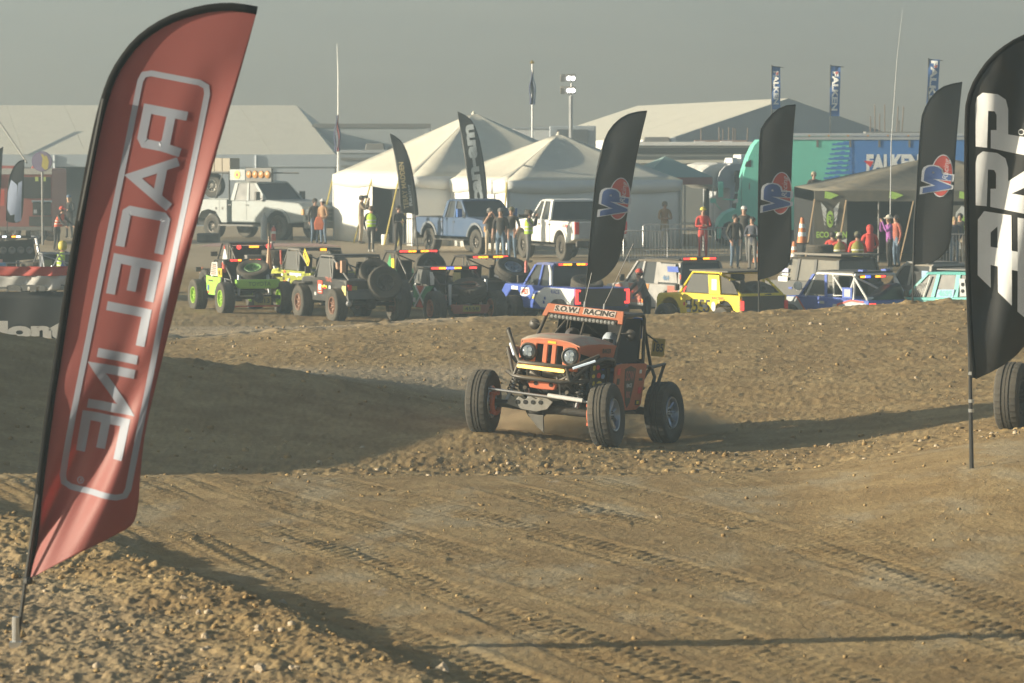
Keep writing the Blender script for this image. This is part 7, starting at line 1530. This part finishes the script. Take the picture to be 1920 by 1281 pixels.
    nm.polygons.foreach_set('material_index', idx.astype(np.int32)); nm.shade_smooth(); nm.update()
    # a nose, brows and ears are part of the head's surface: pull the front of the head out
    vc = np.empty(len(nm.vertices) * 3); nm.vertices.foreach_get('co', vc); vc = vc.reshape(-1, 3)
    hc = np.array(V[hd]); rel = (vc - hc) / k; nose = np.exp(-((rel[:, 0] / .022) ** 2 + ((rel[:, 2] + .015) / .03) ** 2)) * (rel[:, 1] < -.04); vc[:, 1] -= nose * .028 * k
    eye = (np.exp(-(((np.abs(rel[:, 0]) - .032) / .016) ** 2 + ((rel[:, 2] - .02) / .014) ** 2))) * (rel[:, 1] < -.04); vc[:, 1] += eye * .012 * k; nm.vertices.foreach_set('co', vc.ravel())
    if loc is None:
        if d is None: d = DF(py)
        x = (px - 960) / F * d; loc = (x, d, (gz(x, d) if z is None else z))
    r = empty('person', loc, face, label, 'person', group)
    if M is not None: r.matrix_world = M
    b = link('body', nm, r); HD = V[hd]
    if helmet:
        mb = MB(); mb.lathe([(.001, .15), (.08, .135), (.125, .07), (.14, 0), (.135, -.08), (.11, -.13)], HD + Vector((0, 0, .02)), (0, 0, 1), 0, 16); mb.build('helmet', helmet, r, smooth=1.2)
        mb = MB(); mb.box(HD + Vector((0, -.115, .02)), (.17, .06, .08)); mb.build('visor', GLS, r, bevel=.02)
    elif hood:
        mb = MB(); mb.lathe([(.001, .14), (.07, .12), (.115, .05), (.12, -.03), (.10, -.12), (.13, -.2)], HD + Vector((0, .03, 0)), (0, -.12, 1), 0, 14); mb.build('hood', hood, r, smooth=1.2)
    else:
        mb = MB(); mb.lathe([(.001, .115), (.055, .105), (.092, .06), (.104, .015), (.10, -.03), (.085, -.06)], HD + Vector((0, .022, .0)), (0, .25, 1), 0, 14); mb.build('hair', HAIR[hair], r, smooth=1.2)
        if hair == 'blond' or pose == 'x': mb = MB(); mb.lathe([(.09, .02), (.10, -.1), (.08, -.24), (.02, -.28)], HD + Vector((0, .05, 0)), (0, 0, 1), 0, 10); mb.build('long_hair', HAIR[hair], r, smooth=1.2)
        for s in (1, -1): mb = MB(); mb.lathe([(.018, 0), (.022, .01), (.005, .018)], HD + Vector((s * .085, .0, -.01)), (s, 0, 0), 0, 8); mb.build('ear', SKIN, r, smooth=1)
        if hat is not None:
            m_, kind = hat
            mb = MB(); mb.lathe([(.001, .135), (.06, .125), (.10, .08), (.112, .03), (.112, .015)], HD + Vector((0, .008, .012)), (0, .08, 1), 0, 16)
            if kind == 'cap': mb.prism([(-.07, 0), (-.055, -.09), (0, -.11), (.055, -.09), (.07, 0)], HD + Vector((0, -.09, .04)), (1, 0, 0), (0, 1, .12), (0, 0, .012))
            if kind == 'brim': mb.lathe([(.11, 0), (.19, -.02), (.19, -.01), (.11, .02)], HD + Vector((0, .008, .04)), (0, 0, 1), 0, 16)
            mb.build('cap' if kind == 'cap' else 'hat', m_, r, smooth=.9)
    if vest:
        mb = MB(); rows = []
        for (zz, rx, ry, yo) in ((.98, .185, .15, .3), (1.12, .18, .14, .35), (1.3, .205, .152, .65), (1.42, .17, .13, .8), (1.49, .10, .095, 1.0)):
            rows.append([(k * rx * math.cos(t), k * (ry * math.sin(t) + tl * yo), k * (zz + sh)) for t in [q * math.pi / 9 for q in range(18)]])
        mb.loft(rows, 0, False); mb.build('vest', vest, r, smooth=1.2)
        for zz, rx, ry, yo in ((1.08, .188, .15, .34), (1.2, .197, .152, .5)):
            mb = MB(); mb.loft([[(k * rx * math.cos(t), k * (ry * math.sin(t) + tl * yo), k * (zz + sh + q)) for t in [u * math.pi / 9 for u in range(18)]] for q in (0, .045)], 0, False); mb.build('reflective_strip', C('reflective', (.62, .64, .60)), r, smooth=1.2)
    return r
HV = cloth('hi_vis_yellow', (.42, .66, .05)); OV = cloth('olive_vest', (.26, .25, .05)); RJ = cloth('red_jacket', (.55, .04, .035)); TANJ = cloth('tan_jacket', (.36, .21, .11)); BRN = cloth('brown_coat', (.22, .17, .12)); PUR = cloth('purple', (.30, .08, .34)); WHC = cloth('white_cap', (.62, .62, .62)); BLC = cloth('blue_cap', (.10, .17, .28)); RC = cloth('red_cap', (.55, .06, .04)); GB_ = cloth('beanie', (.55, .50, .42)); YC = cloth('yellow_cap', (.6, .5, .08)); NAV = cloth('navy', (.04, .05, .08)); ORV = cloth('orange_vest', (.62, .10, .05)); OLV = cloth('army', (.12, .12, .07))
person('man in dark jacket and khaki trousers standing before the red truck', 60, 434, R(20), 'stand', NAV, CK, hat=(CG, 'cap'))
person('person in dark clothes half behind the small pale blue emblem flag', 47, 430, R(-10), 'stand', CB, CB)
person('woman in black with blue cap and long fair hair by the pavilion opening', 130, 446, R(-15), 'cross', CB, CB, hair='blond', hat=(BLC, 'cap'))
person('bending person in orange vest with red cap behind the left buggies', 106, 470, R(60), 'lean', CB, CB, hat=(RC, 'cap'), vest=ORV, H=1.62)
person('person with yellow helmet and lime vest seated in the left buggy', 117, 0, R(180), 'sit', CB, CB, vest=HV, helmet=C('yellow_helmet', (.6, .48, .05)), d=115.6, z=gz((117 - 960) / F * 115.6, 115.6) + .42)
person('man in dark jacket and jeans beside the work truck bumper', 590, 457, R(25), 'stand', CB, CJ, hat=(CB, 'cap'))
person('man in tan jacket and white cap holding an orange bag', 606, 458, R(-40), 'hold', TANJ, CJ, hat=(WHC, 'cap'))
person('photographer in brown coat at the tent doorway', 677, 0, R(80), 'photo', BRN, CK, H=1.86, d=149.0, z=.12)
person('person in lime safety vest walking away from the tent', 696, 473, R(170), 'walk', CB, CB, vest=HV, shoe=SHOEW, H=1.70, hair='brown')
person('man dressed all in black beside the gold-lettered flag', 747, 474, R(30), 'cross', CB, CB, H=1.72)
person('man in black tee and khaki trousers with hands at his face', 918, 487, R(15), 'photo', CB, CK, short=True, hat=(CG, 'cap'), H=1.76)
person('man in black tee and jeans in the middle of the trio by the blue pickup', 939, 493, R(-10), 'stand', CB, CJ, short=True, hat=(CG, 'cap'), H=1.86)
person('man in black tee and light jeans at the right of the trio', 960, 487, R(-25), 'pocket', CB, CJ, short=True, hat=(OLV, 'cap'), H=1.80)
person('cameraman in lime vest beside the white pickup', 991, 491, R(80), 'photo', CB, CG, vest=HV, hat=(CB, 'cap'), H=1.76)
person('man in tan jacket behind the steel barriers', 1246, 466, R(10), 'cross', TANJ, CK, hat=(BRN, 'cap'), hair='brown')
person('man in red overalls and yellow cap with folded arms', 1318, 487, R(5), 'cross', RJ, RJ, hat=(YC, 'cap'), H=1.80)
person('man in black jacket and jeans left of the group by the truck wheel', 1378, 499, R(20), 'pocket', CB, CJ, H=1.78)
person('tall dark man in the middle of the group by the truck wheel', 1395, 490, R(-10), 'stand', CB, CG, hat=(WHC, 'cap'), H=1.88)
person('man in dark jacket beside the middle emblem flag', 1411, 500, R(-30), 'cross', NAV, CG, H=1.74, vest=None)
yb = lambda px, d: gz((px - 960) / F * d, d)
person('person in red jacket and dark hair seated before the canopy', 1561, 0, R(175), 'sit', RJ, CB, d=128.5, z=yb(1561, 128.5) - .10)
person('person in pale beanie with red jacket and yellow vest seated before the canopy', 1574, 0, R(190), 'sit', RJ, CB, hat=(GB_, 'hat'), vest=OV, d=126.6, z=yb(1574, 126.6) - .02)
person('person in olive vest and green cap seated with back turned', 1608, 0, R(180), 'sit', RJ, CB, vest=OV, hat=(OLV, 'hat'), d=126.2, z=yb(1608, 126.2) + .02, H=1.84)
person('person in red hooded jacket seated at the right of the row', 1631, 0, R(185), 'sit', RJ, CB, hood=RJ, d=128.0, z=yb(1631, 128) + .06, H=1.88)
person('woman in purple top and pale hat taking a picture', 1668, 500, R(-75), 'photo', PUR, CB, hat=(GB_, 'brim'), hair='brown', shoe=SHOEW, H=1.78)
person('person in red shirt and jeans behind the woman in purple', 1681, 497, R(-60), 'stand', cloth('rust_shirt', (.35, .09, .06)), CJ, H=1.72)
person('woman with light hair and jeans beside the right emblem flag', 1789, 499, R(15), 'hold', NAV, CJ, hair='blond', H=1.70)
person('man in black jacket and tan trousers at the right flag pole', 1800, 497, R(-15), 'stand', CB, CK, H=1.78)
person('mechanic in grey and black suit leaning beside the yellow jeep', 1214, 0, R(-60), 'lean', CG, CB, d=109.6, H=1.7, hat=(RC, 'hat'))
person('person standing in the trailer doorway', 1525, 0, R(10), 'stand', CB, CB, d=149.4, z=1.10, hat=(CK, 'cap'))
# driver and co-driver of the orange car
for sy, lab, hm, su in ((1, 'driver in pale blue helmet in the orange race car', C('pale_helmet', (.45, .52, .60), .25, .1), cloth('suit_blue', (.12, .18, .30))), (-1, 'co-driver in dark helmet in the orange race car', C('dark_helmet', (.05, .05, .06), .25, .1), cloth('suit_dark', (.05, .05, .06)))):
    Mw = Matrix.Translation(CAR) @ HERO.rotation_euler.to_matrix().to_4x4() @ HB @ Matrix.Translation((-.22, sy * .33, .62)) @ Matrix.Rotation(R(90), 4, 'Z')
    person(lab, 0, 0, 0, 'drive', su, su, helmet=hm, M=Mw, loc=(0, 0, 0), H=1.72)
# things in hands
def held(name, label, cat, px, py, d, parts):
    p = P(px, py, d); r = empty(name, p, 0, label, cat); [parts(r)]
def cam_parts(r):
    mb = MB(); mb.box((0, 0, 0), (.16, .12, .12)); mb.build('housing', BLK, r, bevel=.02); mb = MB(); mb.lathe([(.045, 0), (.055, .12), (.06, .16)], (-.05, 0, 0), (-1, -.3, 0), 0, 10); mb.build('lens', BLK, r, smooth=.8)
held('video_camera', 'dark video camera raised by the cameraman in lime vest', 'camera', 983, 405, DF(491), cam_parts)
held('photo_camera', 'dark camera raised at the open tent doorway', 'camera', 687, 369, 148.8, cam_parts)
def bag_parts(r):
    mb = MB(); mb.loft([[(-.16, -.06, -.3), (.16, -.06, -.3), (.16, .06, -.3), (-.16, .06, -.3)], [(-.2, -.08, -.05), (.2, -.08, -.05), (.2, .08, -.05), (-.2, .08, -.05)], [(-.1, -.03, .22), (.1, -.03, .22), (.1, .03, .22), (-.1, .03, .22)]]); mb.build('sack', cloth('orange_bag', (.65, .16, .06)), r, bevel=.03); mb = MB(); mb.tube([(-.06, 0, .2), (-.05, 0, .32), (.05, 0, .32), (.06, 0, .2)], .012, 0, 5); mb.build('handle', cloth('orange_bag', (.65, .16, .06)), r)
held('carry_bag', 'orange carry bag held beside the work truck', 'bag', 598, 417, DF(458) - .35, bag_parts)
# ------------------------------------------------------------------ stones and clods
def clod_mesh(seed, m):
    rr = random.Random(seed); bm = bmesh.new(); bmesh.ops.create_icosphere(bm, subdivisions=2, radius=1.0)
    for v in bm.verts:
        n = v.co.normalized(); k = 1 + .22 * math.sin(n.x * 3.1 + seed) + .18 * math.sin(n.y * 4.3 + seed * 2) + .16 * math.sin(n.z * 5 + seed * 3) + rr.uniform(-.10, .10)
        v.co = n * k; v.co.z *= .72
    me = bpy.data.meshes.new('stone'); bm.to_mesh(me); bm.free(); me.materials.append(m); return me
STONE = mat('stone', (.40, .32, .22), .9, var=.3, scale=3, bump=.5)
stm = [clod_mesh(i + 1, STONE) for i in range(5)]
def gnd(px, py):
    """first ground point met by the ray through a photo pixel"""
    for d in np.arange(27, 70, .05):
        p = P(px, py, float(d))
        if p.z <= gz(p.x, p.y): return p
    return P(px, py, 60)
for k, (px, py, w, lab) in enumerate(((385, 1200, 24, 'pale stone on the loose bank, left of its twin below'), (385, 1222, 22, 'stone just below the pale stone on the loose bank'), (346, 1126, 20, 'upright pale stone near the crest of the loose bank'), (372, 1151, 16, 'small pale stone on the loose bank under the upright one'), (196, 1189, 20, 'rounded stone in the middle of the loose bank'), (485, 1184, 24, 'brown clod right of the pale stones on the bank'),
      (552, 1258, 24, 'round brown stone at the bottom edge of the bank'), (830, 1262, 34, 'grey stone at the foot of the loose bank'), (1235, 972, 13, 'stone on the packed track below the race car'), (1365, 992, 12, 'stone on the packed track, right of another one'), (1245, 1019, 8, 'tiny stone on the packed track below the first one'), (1308, 884, 11, 'stone at the far rim of the packed track'), (35, 1262, 16, 'pale stone beside the red flag base'), (490, 1262, 36, 'flat pale stone at the bottom of the bank'), (30, 1084, 18, 'stone left of the red flag pole'), (733, 955, 5, 'small stone on the upper left of the track'))):
    p = gnd(px, py); o = link('stone', stm[k % 5]); s_ = w / 2 / S(p.y); o.scale = (s_ * .8, s_ * .8, s_ * .85); o.location = p + Vector((0, 0, s_ * .3)); o.rotation_euler = (rnd.uniform(-.3, .3), rnd.uniform(-.3, .3), rnd.uniform(0, 6)); tag(o, lab, 'stone', 'stones on the dirt')
def scatter(name, label, n, area, smin, smax, m, seed, dens=None):
    rg = np.random.default_rng(seed); px = rg.uniform(area[0], area[1], n); d = area[2] + (area[3] - area[2]) * rg.uniform(0, 1, n) ** .8; x = (px - 960) / F * d
    keep = np.ones(n, bool) if dens is None else rg.uniform(0, 1, n) < dens(x, d); x, d = x[keep], d[keep]; z = G(x, d); n = len(x)
    bm = bmesh.new(); bmesh.ops.create_icosphere(bm, subdivisions=1, radius=1.0); bv = np.array([v.co[:] for v in bm.verts]); bf = np.array([[v.index for v in f.verts] for f in bm.faces]); bm.free()
    s_ = smin + (smax - smin) * rg.uniform(0, 1, n) ** 7.0
    an = rg.uniform(0, 6.28, n); ca, sa = np.cos(an), np.sin(an); jit = 1 + rg.uniform(-.38, .30, (n, len(bv), 1)); q = bv[None] * jit * s_[:, None, None]; q[:, :, 2] *= .75
    X = q[:, :, 0] * ca[:, None] - q[:, :, 1] * sa[:, None] + x[:, None]; Y = q[:, :, 0] * sa[:, None] + q[:, :, 1] * ca[:, None] + d[:, None]; Z = q[:, :, 2] + (z + s_ * .12 + .010)[:, None]
    co_ = np.stack([X, Y, Z], -1).reshape(-1, 3).astype(np.float32); fc = (bf[None] + (np.arange(n) * len(bv))[:, None, None]).reshape(-1, 3)
    me = bpy.data.meshes.new(name); me.vertices.add(len(co_)); me.vertices.foreach_set('co', co_.ravel()); me.loops.add(fc.size); me.loops.foreach_set('vertex_index', fc.ravel().astype(np.int32)); me.polygons.add(len(fc)); me.polygons.foreach_set('loop_start', np.arange(0, fc.size, 3, dtype=np.int32)); me.update(calc_edges=True); me.materials.append(m)
    return tag(link(name, me), label, 'gravel', None, 'stuff')
lo = lambda x, d: np.clip(bank(x, d)[2] * 8, 0, 1) * sstep(-.6, .2, bank(x, d)[1])
scatter('clods', 'loose dirt clods covering the near bank', 5000, (-150, 950, 26.5, 46), .005, .045, DIRT, 1, lo)
scatter('pebbles', 'pale pebbles scattered over the near bank', 350, (-150, 950, 26.5, 46), .006, .045, STONE, 2, lo)
scatter('valley_rubble', 'rubble strewn across the dip before the race car', 1600, (-100, 2000, 51.5, 60.5), .010, .065, DIRT, 3)
scatter('valley_pebbles', 'pale pebbles in the dip before the race car', 350, (-100, 2000, 51.5, 60.5), .012, .06, STONE, 4)
scatter('slope_gravel', 'gravel over the far dirt slope', 3500, (-100, 2000, 60, 97), .010, .06, DIRT, 5)
scatter('slope_pebbles', 'pale pebbles over the far dirt slope', 300, (-100, 2000, 60, 97), .010, .06, STONE, 6)
scatter('track_crumbs', 'dirt crumbs on the packed track', 1500, (-100, 2050, 29, 50), .004, .028, DIRT, 7)

# dust thrown up by the driven wheels
def dust(label, c, s, dens, seed):
    bm = bmesh.new(); bmesh.ops.create_icosphere(bm, subdivisions=3, radius=1.0)
    for v in bm.verts: v.co *= 1 + .15 * math.sin(v.co.x * 4 + seed) + .12 * math.sin(v.co.y * 5 + seed * 2)
    me = bpy.data.meshes.new('dust_puff'); bm.to_mesh(me); bm.free()
    m = bpy.data.materials.get('wheel_dust')
    if m is None:
        m = bpy.data.materials.new('wheel_dust'); m.use_nodes = True; N = m.node_tree.nodes; L = m.node_tree.links
        for n in list(N):
            if n.type != 'OUTPUT_MATERIAL': N.remove(n)
        vp_ = N.new('ShaderNodeVolumePrincipled'); vp_.inputs['Color'].default_value = (.72, .58, .38, 1)
        tc = N.new('ShaderNodeTexCoord'); nz = N.new('ShaderNodeTexNoise'); nz.inputs['Scale'].default_value = 2.2; nz.inputs['Detail'].default_value = 4; L.new(tc.outputs['Object'], nz.inputs['Vector'])
        ln = N.new('ShaderNodeVectorMath'); ln.operation = 'LENGTH'; L.new(tc.outputs['Object'], ln.inputs[0])
        fa = N.new('ShaderNodeMapRange'); fa.inputs[1].default_value = .15; fa.inputs[2].default_value = .95; fa.inputs[3].default_value = 1; fa.inputs[4].default_value = 0; L.new(ln.outputs['Value'], fa.inputs[0])
        nr = N.new('ShaderNodeMapRange'); nr.inputs[1].default_value = .38; nr.inputs[2].default_value = .7; L.new(nz.outputs['Fac'], nr.inputs[0])
        mu = N.new('ShaderNodeMath'); mu.operation = 'MULTIPLY'; L.new(fa.outputs[0], mu.inputs[0]); L.new(nr.outputs[0], mu.inputs[1]); m2 = N.new('ShaderNodeMath'); m2.operation = 'MULTIPLY'; m2.inputs[1].default_value = dens; L.new(mu.outputs[0], m2.inputs[0]); L.new(m2.outputs[0], vp_.inputs['Density']); L.new(vp_.outputs[0], N['Material Output'].inputs['Volume'])
    me.materials.append(m); o = link('dust_puff', me); o.location = c; o.scale = s; tag(o, label, 'dust', None, 'stuff')
g_ = lambda x, y: gz(x, y)
dust('dust thrown up behind the rear wheel of the orange car', (2.75, 64.2, g_(2.7, 64) + .15), (1.2, .9, .50), 8.0, 1)
dust('dust rising between the front and rear wheels of the orange car', (.3, 62.8, g_(.3, 62.8) + .12), (1.3, .9, .42), 8.0, 2)
